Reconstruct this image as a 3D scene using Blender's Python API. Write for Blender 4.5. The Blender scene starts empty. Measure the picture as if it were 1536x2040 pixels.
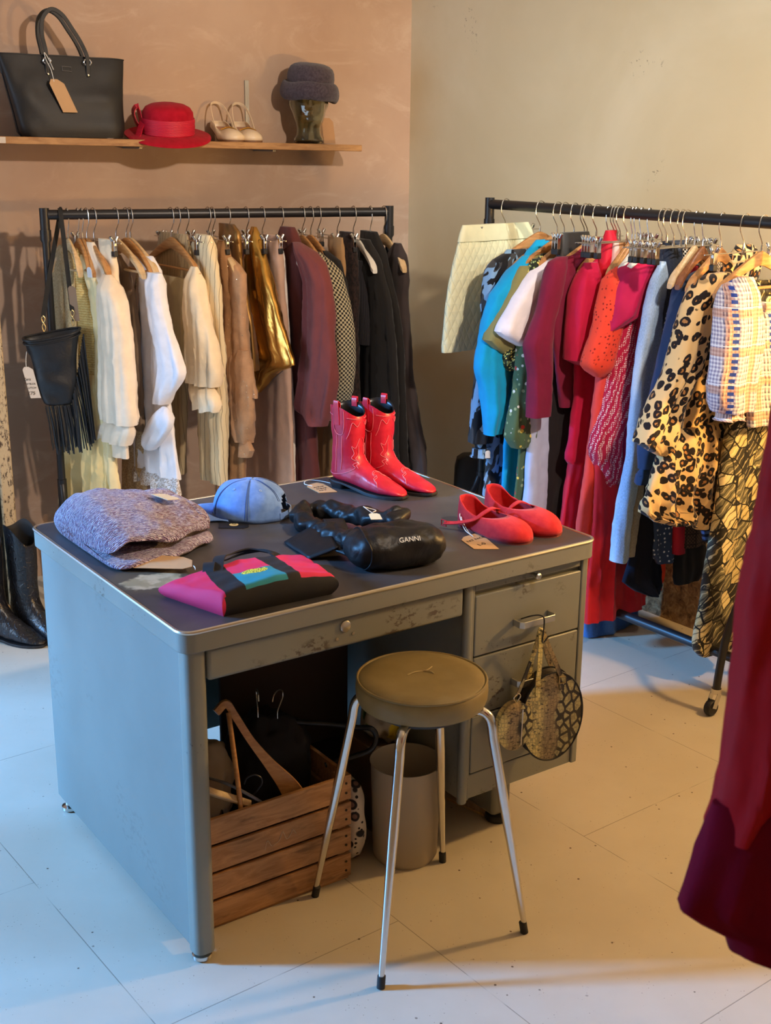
import bpy, bmesh, math, random
from math import sin, cos, pi, radians, sqrt, exp
from mathutils import Vector, Matrix, Euler

scene = bpy.context.scene
COL = scene.collection
random.seed(7)

# ------------------------------------------------------------------ camera
cam_data = bpy.data.cameras.new('camera')
cam = bpy.data.objects.new('camera', cam_data)
COL.objects.link(cam)
cam_data.sensor_fit = 'AUTO'
cam_data.sensor_width = 36.0
cam_data.lens = 2473.0 / 2040.0 * 36.0
cam_data.clip_start = 0.05
cam.location = (0.0, 0.0, 1.63)
CAM_PITCH, CAM_ROLL = radians(16.64), radians(0.63)
cam.matrix_world = (Matrix.Translation((0, 0, 1.63)) @ Matrix.Rotation(pi / 2 - CAM_PITCH, 4, 'X') @ Matrix.Rotation(CAM_ROLL, 4, 'Z'))
cam_data.dof.use_dof = True
cam_data.dof.focus_distance = 3.3
cam_data.dof.aperture_fstop = 9.0
scene.camera = cam

# ------------------------------------------------------------------ view, world, lights
scene.view_settings.view_transform = 'Standard'
scene.view_settings.look = 'None'
scene.view_settings.gamma = 1.0
scene.view_settings.use_curve_mapping = False
scene.view_settings.exposure = 0.0
scene.cycles.max_bounces = 8
scene.cycles.transparent_max_bounces = 12
scene.cycles.caustics_reflective = False
scene.cycles.caustics_refractive = False

world = bpy.data.worlds.new('world')
scene.world = world
world.use_nodes = True
world.node_tree.nodes['Background'].inputs[0].default_value = (0.30, 0.55, 1.0, 1)
world.node_tree.nodes['Background'].inputs[1].default_value = 0.4

def add_light(name, kind, loc, target, energy, color, **kw):
    d = bpy.data.lights.new(name, kind)
    o = bpy.data.objects.new(name, d)
    COL.objects.link(o)
    o.location = loc
    v = Vector(target) - Vector(loc)
    o.rotation_euler = v.to_track_quat('-Z', 'Y').to_euler()
    d.energy = energy
    d.color = color
    for k, val in kw.items():
        setattr(d, k, val)
    return o

# daylight coming in through the shop window in the left-hand wall
WIN_A = Vector((-3.90, 3.055, 0)); WIN_DIR = Vector((0.56, -0.828, 0)).normalized(); WIN_N = Vector((0.828, 0.56, 0)).normalized()
WIN_S, WIN_W, WIN_Z0, WIN_Z1 = 0.82, 1.5, 0.35, 2.25
wc = WIN_A + WIN_DIR * WIN_S
sky = wc + Vector((-2.95, -0.16, 0))
add_light('window_sky', 'AREA', (sky.x, sky.y, 3.05), (-0.3, 2.75, 0.10), 1420.0, (0.105, 0.42, 1.0), shape='RECTANGLE', size=0.6, size_y=0.8)
st = wc - WIN_N * 0.12
add_light('window_street', 'AREA', (st.x, st.y, (WIN_Z0 + WIN_Z1) / 2), (st.x + WIN_N.x, st.y + WIN_N.y, (WIN_Z0 + WIN_Z1) / 2 - .5), 40.0, (0.56, 0.75, 1.0),
          shape='RECTANGLE', size=WIN_W, size_y=WIN_Z1 - WIN_Z0, spread=radians(150))
# ceiling spotlight in front of the back wall, and the standing lamp by the right-hand wall
add_light('ceiling_bulb_light', 'SPOT', (1.15, 1.75, 2.52), (-1.05, 4.6, 1.05), 245.0, (1.0, 0.84, 0.70), spot_size=radians(78), spot_blend=0.7, shadow_soft_size=0.05)
add_light('right_wall_fill_light', 'SPOT', (2.05, 1.85, 2.58), (1.62, 3.5, 1.95), 400.0, (0.78, 0.93, 1.0), spot_size=radians(46), spot_blend=0.8, shadow_soft_size=0.06)  # added spot that brightens the upper right-hand wall; it has no fixture
add_light('warm_fill_light', 'POINT', (1.55, 1.35, 2.30), (0, 0, 0), 2.0, (1.0, 0.70, 0.40), shadow_soft_size=0.20)  # added soft warm fill for the front of the room, no pendant hangs here
add_light('standing_lamp_light', 'POINT', (1.66, 2.98, 1.28), (0, 0, 0), 88.0, (1.0, 0.58, 0.20), shadow_soft_size=0.045)

# ------------------------------------------------------------------ helpers
from mathutils import noise as mnoise
def S(r, g, b):
    """sRGB 0-255 to linear rgba"""
    def f(c):
        c /= 255.0
        return c / 12.92 if c <= 0.04045 else ((c + 0.055) / 1.055) ** 2.4
    return (f(r), f(g), f(b), 1.0)

def smooth(t):
    t = max(0.0, min(1.0, t))
    return t * t * (3 - 2 * t)

def lerp(a, b, t):
    return a + (b - a) * t

def interp(tab, x):
    """piecewise-linear lookup through (x, y) pairs"""
    if x <= tab[0][0]:
        return tab[0][1]
    for (x0, y0), (x1, y1) in zip(tab, tab[1:]):
        if x <= x1:
            return y0 + (y1 - y0) * (x - x0) / (x1 - x0) if x1 != x0 else y1
    return tab[-1][1]

def catmull(pts, n):
    """dense smooth curve through points"""
    P = [Vector(p) for p in pts]
    out = []
    for i in range(len(P) - 1):
        p0 = P[i - 1] if i else P[0] * 2 - P[1]
        p1, p2 = P[i], P[i + 1]
        p3 = P[i + 2] if i + 2 < len(P) else P[-1] * 2 - P[-2]
        for k in range(n):
            t = k / n
            out.append(0.5 * ((2 * p1) + (p2 - p0) * t + (2 * p0 - 5 * p1 + 4 * p2 - p3) * t * t + (3 * p1 - p0 - 3 * p2 + p3) * t ** 3))
    out.append(P[-1])
    return out

class MB:
    """collects geometry, then links it as one mesh object"""
    def __init__(self):
        self.v, self.f, self.uv = [], [], {}
        self.mi = []

    def add(self, verts, faces, uvs=None, mi=0):
        o = len(self.v)
        self.v += [tuple(p) for p in verts]
        if uvs:
            for i, u in enumerate(uvs):
                self.uv[o + i] = u
        for f in faces:
            self.f.append([o + i for i in f])
            self.mi.append(mi)
        return o

    def loft(self, rings, closed=True, cap0=True, cap1=True, uvs=None, mi=0):
        n = len(rings[0])
        verts = [p for r in rings for p in r]
        faces = []
        m = n if closed else n - 1
        for i in range(len(rings) - 1):
            for j in range(m):
                a, b = i * n + j, i * n + (j + 1) % n
                faces.append((a, b, b + n, a + n))
        if closed and cap0:
            faces.append(tuple(range(n))[::-1])
        if closed and cap1:
            faces.append(tuple(range((len(rings) - 1) * n, len(rings) * n)))
        fl = [u for r in uvs for u in r] if uvs else None
        return self.add(verts, faces, fl, mi)

    def tube(self, path, r, n=8, cap=True, flat=1.0, up=None, mi=0):
        P = [Vector(p) for p in path]
        rings = []
        prev = None
        for i, p in enumerate(P):
            t = (P[min(i + 1, len(P) - 1)] - P[max(i - 1, 0)]).normalized()
            if prev is None:
                ref = Vector(up) if up else (Vector((0, 0, 1)) if abs(t.z) < 0.9 else Vector((1, 0, 0)))
                a = (ref - t * ref.dot(t)).normalized()
            else:
                a = (prev - t * prev.dot(t))
                a = a.normalized() if a.length > 1e-6 else prev
            prev = a
            b = t.cross(a)
            rr = r(i / max(1, len(P) - 1)) if callable(r) else (r[i] if isinstance(r, (list, tuple)) else r)
            rings.append([p + a * (cos(2 * pi * k / n) * rr * flat) + b * (sin(2 * pi * k / n) * rr) for k in range(n)])
        self.loft(rings, True, cap, cap, mi=mi)

    def strip(self, path, w, th, up=(0, 0, 1), mi=0):
        """flat band of width w, thickness th along a path; 'up' is the band's thickness direction hint"""
        P = [Vector(p) for p in path]
        rings = []
        for i, p in enumerate(P):
            t = (P[min(i + 1, len(P) - 1)] - P[max(i - 1, 0)]).normalized()
            u = Vector(up(i / (len(P) - 1)) if callable(up) else up)
            u = (u - t * u.dot(t)).normalized()
            b = t.cross(u)
            ww = w(i / (len(P) - 1)) if callable(w) else w
            rings.append([p + b * ww / 2 + u * th / 2, p - b * ww / 2 + u * th / 2, p - b * ww / 2 - u * th / 2, p + b * ww / 2 - u * th / 2])
        self.loft(rings, mi=mi)

    def box(self, x0, x1, y0, y1, z0, z1, mi=0, M=None):
        v = [Vector((x, y, z)) for z in (z0, z1) for y in (y0, y1) for x in (x0, x1)]
        if M:
            v = [M @ p for p in v]
        self.add(v, [(0, 2, 3, 1), (4, 5, 7, 6), (0, 1, 5, 4), (2, 6, 7, 3), (0, 4, 6, 2), (1, 3, 7, 5)], mi=mi)

    def prism(self, outline, z0, z1, M=None, mi=0):
        n = len(outline)
        v = [Vector((p[0], p[1], z0)) for p in outline] + [Vector((p[0], p[1], z1)) for p in outline]
        if M:
            v = [M @ p for p in v]
        f = [tuple(range(n))[::-1], tuple(range(n, 2 * n))] + [(i, (i + 1) % n, n + (i + 1) % n, n + i) for i in range(n)]
        self.add(v, f, mi=mi)

    def lathe(self, prof, n=40, M=None, cap0=True, cap1=True, mi=0, squash=(1, 1)):
        rings = []
        for r, z in prof:
            ring = [Vector((r * squash[0] * cos(2 * pi * k / n), r * squash[1] * sin(2 * pi * k / n), z)) for k in range(n)]
            rings.append([M @ p for p in ring] if M else ring)
        self.loft(rings, True, cap0, cap1, mi=mi)

    def build(self, name, mat, parent=None, smooth_=True, bevel=0.0, subsurf=0, solid=0.0, bseg=2, loc=None, mats=None, angle=40, recalc=True):
        me = bpy.data.meshes.new(name)
        me.from_pydata(self.v, [], self.f)
        if self.uv:
            uvl = me.uv_layers.new(name='cloth')
            for lp in me.loops:
                uvl.data[lp.index].uv = self.uv.get(lp.vertex_index, (0, 0))
        bm = bmesh.new()
        bm.from_mesh(me)
        if recalc:
            bmesh.ops.recalc_face_normals(bm, faces=bm.faces)
        bm.to_mesh(me)
        bm.free()
        if smooth_:
            me.polygons.foreach_set('use_smooth', [True] * len(me.polygons))
            try:
                me.set_sharp_from_angle(angle=radians(angle))
            except Exception:
                pass
        for m in (mats or [mat]):
            me.materials.append(m)
        if mats:
            me.polygons.foreach_set('material_index', self.mi)
        o = bpy.data.objects.new(name, me)
        COL.objects.link(o)
        if parent:
            o.parent = parent
        if loc:
            o.location = loc
        if solid:
            md = o.modifiers.new('thickness', 'SOLIDIFY'); md.thickness = solid; md.offset = 0
        if bevel:
            md = o.modifiers.new('round_edges', 'BEVEL'); md.width = bevel; md.segments = bseg; md.limit_method = 'ANGLE'; md.angle_limit = radians(35)
            md.harden_normals = False
        if subsurf:
            md = o.modifiers.new('smooth', 'SUBSURF'); md.levels = subsurf; md.render_levels = subsurf
        return o

def tag(o, label, cat, group=None):
    o['label'] = label
    o['category'] = cat
    if group:
        o['group'] = group
    return o

def thing(name, label, cat, loc=(0, 0, 0), rz=0.0, group=None):
    o = bpy.data.objects.new(name, None)
    COL.objects.link(o)
    o.empty_display_size = 0.05
    o.location = loc
    o.rotation_euler = (0, 0, rz)
    return tag(o, label, cat, group)

def struct(o):
    o['kind'] = 'structure'
    return o

def copy_tree(o, parent=None):
    c = o.copy()
    COL.objects.link(c)
    if parent:
        c.parent = parent
    for ch in list(o.children):
        copy_tree(ch, c)
    return c

def lettering(name, txt, size, mat, parent, loc, rot, align='LEFT', shear=0.0, space=1.0):
    cu = bpy.data.curves.new(name, 'FONT')
    cu.body = txt
    cu.size = size
    cu.align_x = align
    cu.shear = shear
    cu.space_line = 0.8
    cu.space_character = space
    cu.extrude = 0.00015
    cu.materials.append(mat)
    tmp = bpy.data.objects.new(name + '_curve', cu)
    COL.objects.link(tmp)
    dg = bpy.context.evaluated_depsgraph_get()
    me = bpy.data.meshes.new_from_object(tmp.evaluated_get(dg))
    bpy.data.objects.remove(tmp)
    o = bpy.data.objects.new(name, me)
    COL.objects.link(o)
    o.parent = parent
    o.location = loc
    o.rotation_euler = rot
    return o

# ------------------------------------------------------------------ materials
class NT:
    def __init__(self, name):
        self.m = bpy.data.materials.new(name)
        self.m.use_nodes = True
        self.t = self.m.node_tree
        self.b = self.t.nodes['Principled BSDF']
        self._uv = None

    def n(self, typ, **kw):
        nd = self.t.nodes.new(typ)
        for k, v in kw.items():
            if k.startswith('i_'):
                nd.inputs[k[2:].replace('_', ' ')].default_value = v
            else:
                setattr(nd, k, v)
        return nd

    def l(self, a, b):
        self.t.links.new(a, b)

    def uv(self, sx=1.0, sy=1.0, rot=0.0, loc=(0, 0, 0)):
        u = self.n('ShaderNodeUVMap'); u.uv_map = 'cloth'
        mp = self.n('ShaderNodeMapping')
        mp.inputs['Scale'].default_value = (sx, sy, 1)
        mp.inputs['Rotation'].default_value = (0, 0, rot)
        mp.inputs['Location'].default_value = loc
        self.l(u.outputs[0], mp.inputs[0])
        return mp.outputs[0]

    def obj(self, sx=1.0, sy=1.0, sz=1.0, rot=(0, 0, 0), loc=(0, 0, 0)):
        u = self.n('ShaderNodeTexCoord')
        mp = self.n('ShaderNodeMapping')
        mp.inputs['Scale'].default_value = (sx, sy, sz)
        mp.inputs['Rotation'].default_value = rot
        mp.inputs['Location'].default_value = loc
        self.l(u.outputs['Object'], mp.inputs[0])
        return mp.outputs[0]

    def noise(self, vec, scale, detail=3.0, rough=0.55, dist=0.0):
        nd = self.n('ShaderNodeTexNoise')
        nd.inputs['Scale'].default_value = scale
        nd.inputs['Detail'].default_value = detail
        nd.inputs['Roughness'].default_value = rough
        nd.inputs['Distortion'].default_value = dist
        self.l(vec, nd.inputs['Vector'])
        return nd.outputs[0]

    def voro(self, vec, scale, feature='F1', out='Distance', rnd=1.0):
        nd = self.n('ShaderNodeTexVoronoi')
        nd.feature = feature
        nd.inputs['Scale'].default_value = scale
        nd.inputs['Randomness'].default_value = rnd
        self.l(vec, nd.inputs['Vector'])
        return nd.outputs[out]

    def wave(self, vec, scale, dist=0.0, detail=0.0, dscale=1.0, direction='X', profile='SIN'):
        nd = self.n('ShaderNodeTexWave')
        nd.bands_direction = direction
        nd.wave_profile = profile
        nd.inputs['Scale'].default_value = scale
        nd.inputs['Distortion'].default_value = dist
        nd.inputs['Detail'].default_value = detail
        nd.inputs['Detail Scale'].default_value = dscale
        self.l(vec, nd.inputs['Vector'])
        return nd.outputs['Fac']

    def ramp(self, fac, stops, interp_='LINEAR'):
        nd = self.n('ShaderNodeValToRGB')
        cr = nd.color_ramp
        cr.interpolation = interp_
        while len(cr.elements) < len(stops):
            cr.elements.new(0.5)
        for e, (p, c) in zip(cr.elements, stops):
            e.position = p
            e.color = c if len(c) == 4 else (*c, 1)
        self.l(fac, nd.inputs[0])
        return nd.outputs[0]

    def thr(self, fac, a, b):
        """smoothstep between a and b -> 0..1"""
        nd = self.n('ShaderNodeMapRange')
        nd.interpolation_type = 'SMOOTHSTEP'
        nd.inputs[1].default_value = a
        nd.inputs[2].default_value = b
        self.l(fac, nd.inputs[0])
        return nd.outputs[0]

    def mix(self, fac, a, b, blend='MIX'):
        nd = self.n('ShaderNodeMix')
        nd.data_type = 'RGBA'
        nd.blend_type = blend
        for sock, val in ((nd.inputs[0], fac), (nd.inputs[6], a), (nd.inputs[7], b)):
            if isinstance(val, (int, float)):
                sock.default_value = val
            elif isinstance(val, tuple):
                sock.default_value = val
            else:
                self.l(val, sock)
        return nd.outputs[2]

    def math(self, op, a, b=0.0):
        nd = self.n('ShaderNodeMath')
        nd.operation = op
        for s, v in ((nd.inputs[0], a), (nd.inputs[1], b)):
            if isinstance(v, (int, float)):
                s.default_value = v
            else:
                self.l(v, s)
        return nd.outputs[0]

    def sep(self, vec):
        nd = self.n('ShaderNodeSeparateXYZ')
        self.l(vec, nd.inputs[0])
        return nd.outputs

    def color(self, c):
        s = self.b.inputs['Base Color']
        if isinstance(c, tuple):
            s.default_value = c
        else:
            self.l(c, s)

    def bump(self, h, strength=0.3, dist=0.002):
        nd = self.n('ShaderNodeBump')
        nd.inputs['Strength'].default_value = strength
        nd.inputs['Distance'].default_value = dist
        self.l(h, nd.inputs['Height'])
        self.l(nd.outputs[0], self.b.inputs['Normal'])

    def set(self, **kw):
        for k, v in kw.items():
            self.b.inputs[k.replace('_', ' ')].default_value = v
        return self

MAT = {}

def plain(name, c, rough=0.6, metal=0.0, bump=0.0, bscale=200.0, spec=0.5, var=0.0, vscale=6.0):
    if name in MAT:
        return MAT[name]
    t = NT(name)
    t.set(Roughness=rough, Metallic=metal, Specular_IOR_Level=spec)
    if var:
        f = t.noise(t.obj(), vscale, 4)
        t.color(t.mix(t.thr(f, 0.3, 0.7), tuple(x * (1 - var) for x in c[:3]) + (1,), tuple(min(1, x * (1 + var)) for x in c[:3]) + (1,)))
    else:
        t.color(c)
    if bump:
        t.bump(t.noise(t.obj(), bscale, 3), bump, 0.002)
    MAT[name] = t.m
    return t.m

def wood(name, c1, c2, axis='X', scale=1.0, rough=0.5):
    if name in MAT:
        return MAT[name]
    t = NT(name)
    s = {'X': (2, 14, 14), 'Y': (14, 2, 14), 'Z': (14, 14, 2)}[axis]
    v = t.obj(*[q * scale for q in s])
    f = t.noise(v, 4.0, 5, 0.6, 1.5)
    t.color(t.mix(t.thr(f, 0.35, 0.65), c1, c2))
    t.set(Roughness=rough)
    t.bump(f, 0.1, 0.001)
    MAT[name] = t.m
    return t.m

# ------------------------------------------------------------------ the room
CORNER = Vector((0.083, 5.355, 0))
LDIR = Vector((sin(radians(60)), cos(radians(60)), 0))       # along the pink wall, towards the corner
LN = Vector((LDIR.y, -LDIR.x, 0))                            # out of the pink wall, into the room
RDIR = Vector((0.611, -0.792, 0)).normalized()               # along the cream wall, away from the corner
RN = Vector((-RDIR.y * -1, 0, 0))
RN = Vector((RDIR.y, -RDIR.x, 0)).normalized()               # into the room
HGT = 2.75
CR_A = CORNER
CR_B = Vector(WIN_A)
CR_C = WIN_A + WIN_DIR * 4.8
CR_D = Vector((2.6, -1.7, 0))
CR_E = CORNER + RDIR * 6.0

def wall_mb(p, q, z0=0.0, z1=HGT, th=0.1, outward=None):
    mb = MB()
    d = (q - p).normalized()
    o = outward * th
    pts = [p, q, q + o, p + o]
    mb.prism([(a.x, a.y) for a in pts], z0, z1)
    return mb

t = NT('pink_plaster')
v = t.obj()
f1 = t.noise(v, 1.1, 6, 0.62, 0.4)
f2 = t.noise(t.obj(1.0, 1.0, 2.2), 2.6, 8, 0.7, 1.6)
base = t.mix(t.thr(f1, 0.35, 0.68), S(172, 141, 118), S(184, 157, 134))
pale = t.thr(f2, 0.50, 0.72)
t.color(t.mix(t.math('MULTIPLY', pale, 0.45), base, S(200, 176, 154)))
t.set(Roughness=0.62, Specular_IOR_Level=0.35)
t.bump(t.noise(v, 9.0, 6, 0.6), 0.08, 0.01)
PINK = t.m

t = NT('cream_paint')
v = t.obj()
f1 = t.noise(v, 1.4, 5, 0.6, 0.5)
zz = t.sep(v)[2]
crk = t.voro(t.mix(0.12, v, t.n('ShaderNodeTexNoise').outputs[1]), 1.3, 'DISTANCE_TO_EDGE')
base = t.mix(t.thr(f1, 0.3, 0.7), S(208, 194, 160), S(218, 206, 176))
spots = t.math('MULTIPLY', t.thr(t.noise(v, 3.1, 2), 0.66, 0.70), t.thr(t.noise(v, 60, 3, 0.7), 0.60, 0.66))
base = t.mix(t.math('MULTIPLY', spots, 0.7), base, S(120, 105, 85))
rough_mask = t.thr(t.math('ADD', zz, t.math('MULTIPLY', t.noise(v, 5, 4), 0.22)), 0.52, 0.40)
rough_mask = t.math('MULTIPLY', rough_mask, t.thr(t.sep(v)[0], 0.74, 0.84))
stone = t.noise(t.obj(1, 1, 1), 34, 6, 0.7, 0.6)
stonec = t.ramp(stone, [(0.32, S(74, 52, 34)), (0.5, S(150, 112, 74)), (0.68, S(196, 164, 118))])
t.color(t.mix(rough_mask, base, stonec))
t.set(Roughness=0.6, Specular_IOR_Level=0.3)
hb = t.math('ADD', t.math('MULTIPLY', t.math('MULTIPLY', stone, rough_mask), 1.0), t.math('MULTIPLY', t.noise(v, 7, 5), 0.05))
t.bump(hb, 0.9, 0.03)
CREAM = t.m

t = NT('painted_floor')
rz = math.atan2(RDIR.y, RDIR.x)
gm = t.n('ShaderNodeTexCoord')
mp = t.n('ShaderNodeMapping'); mp.vector_type = 'TEXTURE'
mp.inputs['Rotation'].default_value = (0, 0, rz)
mp.inputs['Location'].default_value = (0.698, 0.538, 0)
t.l(gm.outputs['Object'], mp.inputs[0])
br = t.n('ShaderNodeTexBrick')
br.offset = 0.5; br.squash = 1.0
br.inputs['Scale'].default_value = 1.0
br.inputs['Mortar Size'].default_value = 0.0012
br.inputs['Mortar Smooth'].default_value = 0.4
br.inputs['Brick Width'].default_value = 1.22
br.inputs['Row Height'].default_value = 0.578
br.inputs['Color1'].default_value = (1, 1, 1, 1); br.inputs['Color2'].default_value = (1, 1, 1, 1); br.inputs['Mortar'].default_value = (0, 0, 0, 1)
t.l(mp.outputs[0], br.inputs['Vector'])
v = t.obj()
f1 = t.noise(v, 2.0, 5, 0.6)
base = t.mix(t.thr(f1, 0.3, 0.7), S(194, 184, 164), S(204, 195, 176))
wear = t.noise(v, 6.0, 3)
seam = t.math('MULTIPLY', br.outputs['Fac'], t.thr(wear, 0.36, 0.5))
base = t.mix(t.math('MULTIPLY', seam, 0.62), base, S(84, 72, 58))
fl = t.voro(v, 26, 'F1')
flc = t.thr(t.math('ADD', fl, t.math('MULTIPLY', t.noise(v, 90, 2), 0.1)), 0.135, 0.10)
sparse = t.thr(t.noise(v, 9, 2), 0.48, 0.54)
base = t.mix(t.math('MULTIPLY', flc, sparse), base, S(88, 70, 54))
speck = t.thr(t.voro(v, 95, 'F1'), 0.13, 0.08)
base = t.mix(t.math('MULTIPLY', t.math('MULTIPLY', speck, t.thr(t.noise(v, 14, 2), 0.5, 0.58)), 0.7), base, S(120, 98, 76))
t.color(base)
t.set(Roughness=0.42, Specular_IOR_Level=0.35)
t.bump(t.math('SUBTRACT', t.math('MULTIPLY', t.noise(v, 40, 4), 0.15), seam), 0.25, 0.003)
FLOORM = t.m
WHITE = plain('white_paint', S(226, 218, 204), 0.7)

mb = MB()
mb.prism([(p.x, p.y) for p in (CR_A + Vector((0, .1, 0)), CR_B - WIN_N * .1 - LN * .1, CR_C - WIN_N * .1 + Vector((0, -.1, 0)), CR_D + Vector((0, -.1, 0)), CR_E - RN * .1)][::-1], -0.1, 0.0)
struct(mb.build('floor', FLOORM, smooth_=False))
mb = MB()
mb.prism([(p.x, p.y) for p in (CR_A + Vector((0, .1, 0)), CR_B - WIN_N * .1 - LN * .1, CR_C - WIN_N * .1 + Vector((0, -.1, 0)), CR_D + Vector((0, -.1, 0)), CR_E - RN * .1)][::-1], HGT, HGT + 0.1)
struct(mb.build('ceiling', WHITE, smooth_=False))
struct(wall_mb(CR_B, CR_A, outward=-LN).build('wall_back', PINK, smooth_=False))
struct(wall_mb(CR_A, CR_E, outward=-RN).build('wall_right', CREAM, smooth_=False))
w0, w1 = WIN_S - WIN_W / 2, WIN_S + WIN_W / 2
P0, P1 = CR_B + WIN_DIR * w0, CR_B + WIN_DIR * w1
mb = wall_mb(CR_B, P0, outward=-WIN_N)
for a, b, z0, z1 in ((P1, CR_C, 0, HGT), (P0, P1, 0, WIN_Z0), (P0, P1, WIN_Z1, HGT)):
    m2 = wall_mb(a, b, z0, z1, outward=-WIN_N)
    mb.add(m2.v, m2.f)
struct(mb.build('wall_left', WHITE, smooth_=False))
struct(wall_mb(CR_C, CR_D, outward=Vector((0, -1, 0))).build('wall_front', WHITE, smooth_=False))
struct(wall_mb(CR_D, CR_E, outward=Vector((1, -.3, 0)).normalized()).build('wall_side', WHITE, smooth_=False))
mb = MB()
for s in (0.0, 0.5, 1.0):
    c = P0.lerp(P1, s) - WIN_N * 0.04
    M = Matrix.Translation(c) @ Matrix.Rotation(math.atan2(WIN_DIR.y, WIN_DIR.x), 4, 'Z')
    mb.box(-.03, .03, -.025, .025, WIN_Z0, WIN_Z1, M=M)
for z in (WIN_Z0, WIN_Z1 - .06):
    M = Matrix.Translation(P0 - WIN_N * 0.04) @ Matrix.Rotation(math.atan2(WIN_DIR.y, WIN_DIR.x), 4, 'Z')
    mb.box(0, WIN_W, -.025, .025, z, z + .06, M=M)
struct(mb.build('window_1', WHITE, smooth_=False))

# ------------------------------------------------------------------ the steel desk
DESK = Vector((-0.378, 2.158, 0)); DROT = radians(35.09)
DM = Matrix.Translation(DESK) @ Matrix.Rotation(DROT, 4, 'Z')
def dk(x, y, z=0.74):
    return DM @ Vector((x, y, z))
DW, DD, DH = 1.073, 0.818, 0.74

def enamel(name, c, chips=0.5):
    t = NT(name)
    v = t.obj()
    f = t.noise(v, 3.0, 4, 0.6)
    base = t.mix(t.thr(f, 0.3, 0.7), tuple(x * 0.93 for x in c[:3]) + (1,), tuple(x * 1.05 for x in c[:3]) + (1,))
    m = t.math('MULTIPLY', t.thr(t.noise(t.obj(1, 1, 1), 4.2, 2), 0.60, 0.66), t.thr(t.noise(t.obj(1, 1, 1.6), 55, 5, 0.7), 0.52, 0.58))
    base = t.mix(t.math('MULTIPLY', m, chips), base, S(70, 52, 36))
    scr = t.math('MULTIPLY', t.thr(t.noise(t.obj(1, 1, 1), 7.0, 2), 0.58, 0.62), t.thr(t.noise(t.obj(1, 1, 1), 140, 3, 0.7), 0.62, 0.66))
    base = t.mix(t.math('MULTIPLY', scr, chips), base, S(60, 48, 38))
    t.color(base)
    t.set(Roughness=0.42, Specular_IOR_Level=0.45)
    t.bump(t.noise(v, 220, 2), 0.03, 0.001)
    return t.m
ENAMEL = enamel('desk_enamel', S(128, 128, 117), 0.75)
ENAMELP = enamel('desk_panel_enamel', S(124, 126, 118), 0.18)
ENAMEL2 = enamel('desk_rim_enamel', S(132, 131, 120), 0.9)
CHROME = plain('chrome', S(214, 212, 208), 0.18, 1.0)
ALU = plain('brushed_aluminium', S(205, 202, 192), 0.34, 1.0)
DARK = plain('dark_rubber', S(24, 23, 22), 0.6)
BLACKP = plain('black_paint', S(24, 24, 26), 0.42)
t = NT('linoleum_top')
v = t.obj()
f = t.noise(v, 5.0, 6, 0.65, 0.5)
lino = t.mix(t.thr(f, 0.35, 0.7), S(62, 60, 61), S(76, 74, 74))
xx, yy, _z = t.sep(v)
dx = t.math('SUBTRACT', xx, 0.078); dy = t.math('SUBTRACT', yy, 0.305)
rr = t.math('ADD', t.math('MULTIPLY', t.math('MULTIPLY', dx, dx), 90.0), t.math('MULTIPLY', t.math('MULTIPLY', dy, dy), 240.0))
patch = t.thr(t.math('ADD', rr, t.math('MULTIPLY', t.noise(v, 22, 4), 1.4)), 1.25, 1.05)
rr2 = t.math('ADD', t.math('MULTIPLY', t.math('MULTIPLY', dx, dx), 40.0), t.math('MULTIPLY', t.math('MULTIPLY', dy, dy), 90.0))
halo = t.thr(t.math('ADD', rr2, t.math('MULTIPLY', t.noise(v, 18, 4), 1.2)), 1.35, 0.9)
lino = t.mix(t.math('MULTIPLY', halo, 0.5), lino, S(98, 88, 66))
lino = t.mix(patch, lino, t.mix(t.thr(t.noise(v, 30, 4), 0.4, 0.6), S(186, 174, 146), S(150, 140, 112)))
t.color(lino)
t.set(Roughness=0.40, Specular_IOR_Level=0.5)
t.bump(t.noise(v, 120, 4), 0.05, 0.001)
LINO = t.m

def rrect(x0, x1, y0, y1, r, n=6):
    out = []
    for cx, cy, a0 in ((x1 - r, y0 + r, -pi / 2), (x1 - r, y1 - r, 0), (x0 + r, y1 - r, pi / 2), (x0 + r, y0 + r, pi)):
        for k in range(n + 1):
            a = a0 + pi / 2 * k / n
            out.append((cx + r * cos(a), cy + r * sin(a)))
    return out

desk = thing('steel_desk', 'large old grey steel office desk with dark top and chipped green-grey enamel', 'desk', DESK, DROT)
mb = MB(); mb.prism(rrect(0.004, DW - .004, .004, DD - .004, .026), .70, .7405)
mb.build('desktop', LINO, desk, bevel=.002)
mb = MB()
o_ = rrect(0, DW, 0, DD, .03); i_ = rrect(.01, DW - .01, .01, DD - .01, .022)
mb.loft([[Vector((x, y, .696)) for x, y in o_], [Vector((x, y, .7385)) for x, y in o_], [Vector((x, y, .7395)) for x, y in i_], [Vector((x, y, .696)) for x, y in i_]], cap0=False, cap1=False)
n_ = len(o_)
mb.f += [[i, (i + 1) % n_, 3 * n_ + (i + 1) % n_, 3 * n_ + i] for i in range(n_)]; mb.mi += [0] * n_
mb.build('rim', ENAMEL2, desk, bevel=.002)
mb = MB()
pth = [(x, y, .7385) for x, y in rrect(.001, DW - .001, .001, DD - .001, .029)]
mb.tube(pth + pth[:2], .0042, 8)
o = mb.build('edge_strip', ALU, desk); o['label'] = 'thin bright metal edging around the top'
mb = MB(); mb.box(.014, .036, .045, DD - .02, .028, .70)
mb.build('side_panel', ENAMELP, desk, bevel=.004)
mb = MB()
mb.prism(rrect(.012, .058, .012, .06, .017), .022, .70)
mb.build('corner_post', ENAMEL, desk)
mb = MB(); mb.box(.04, DW - .02, DD - .035, DD - .02, .10, .70)
mb.build('back_panel', ENAMEL, desk, bevel=.003)
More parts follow.
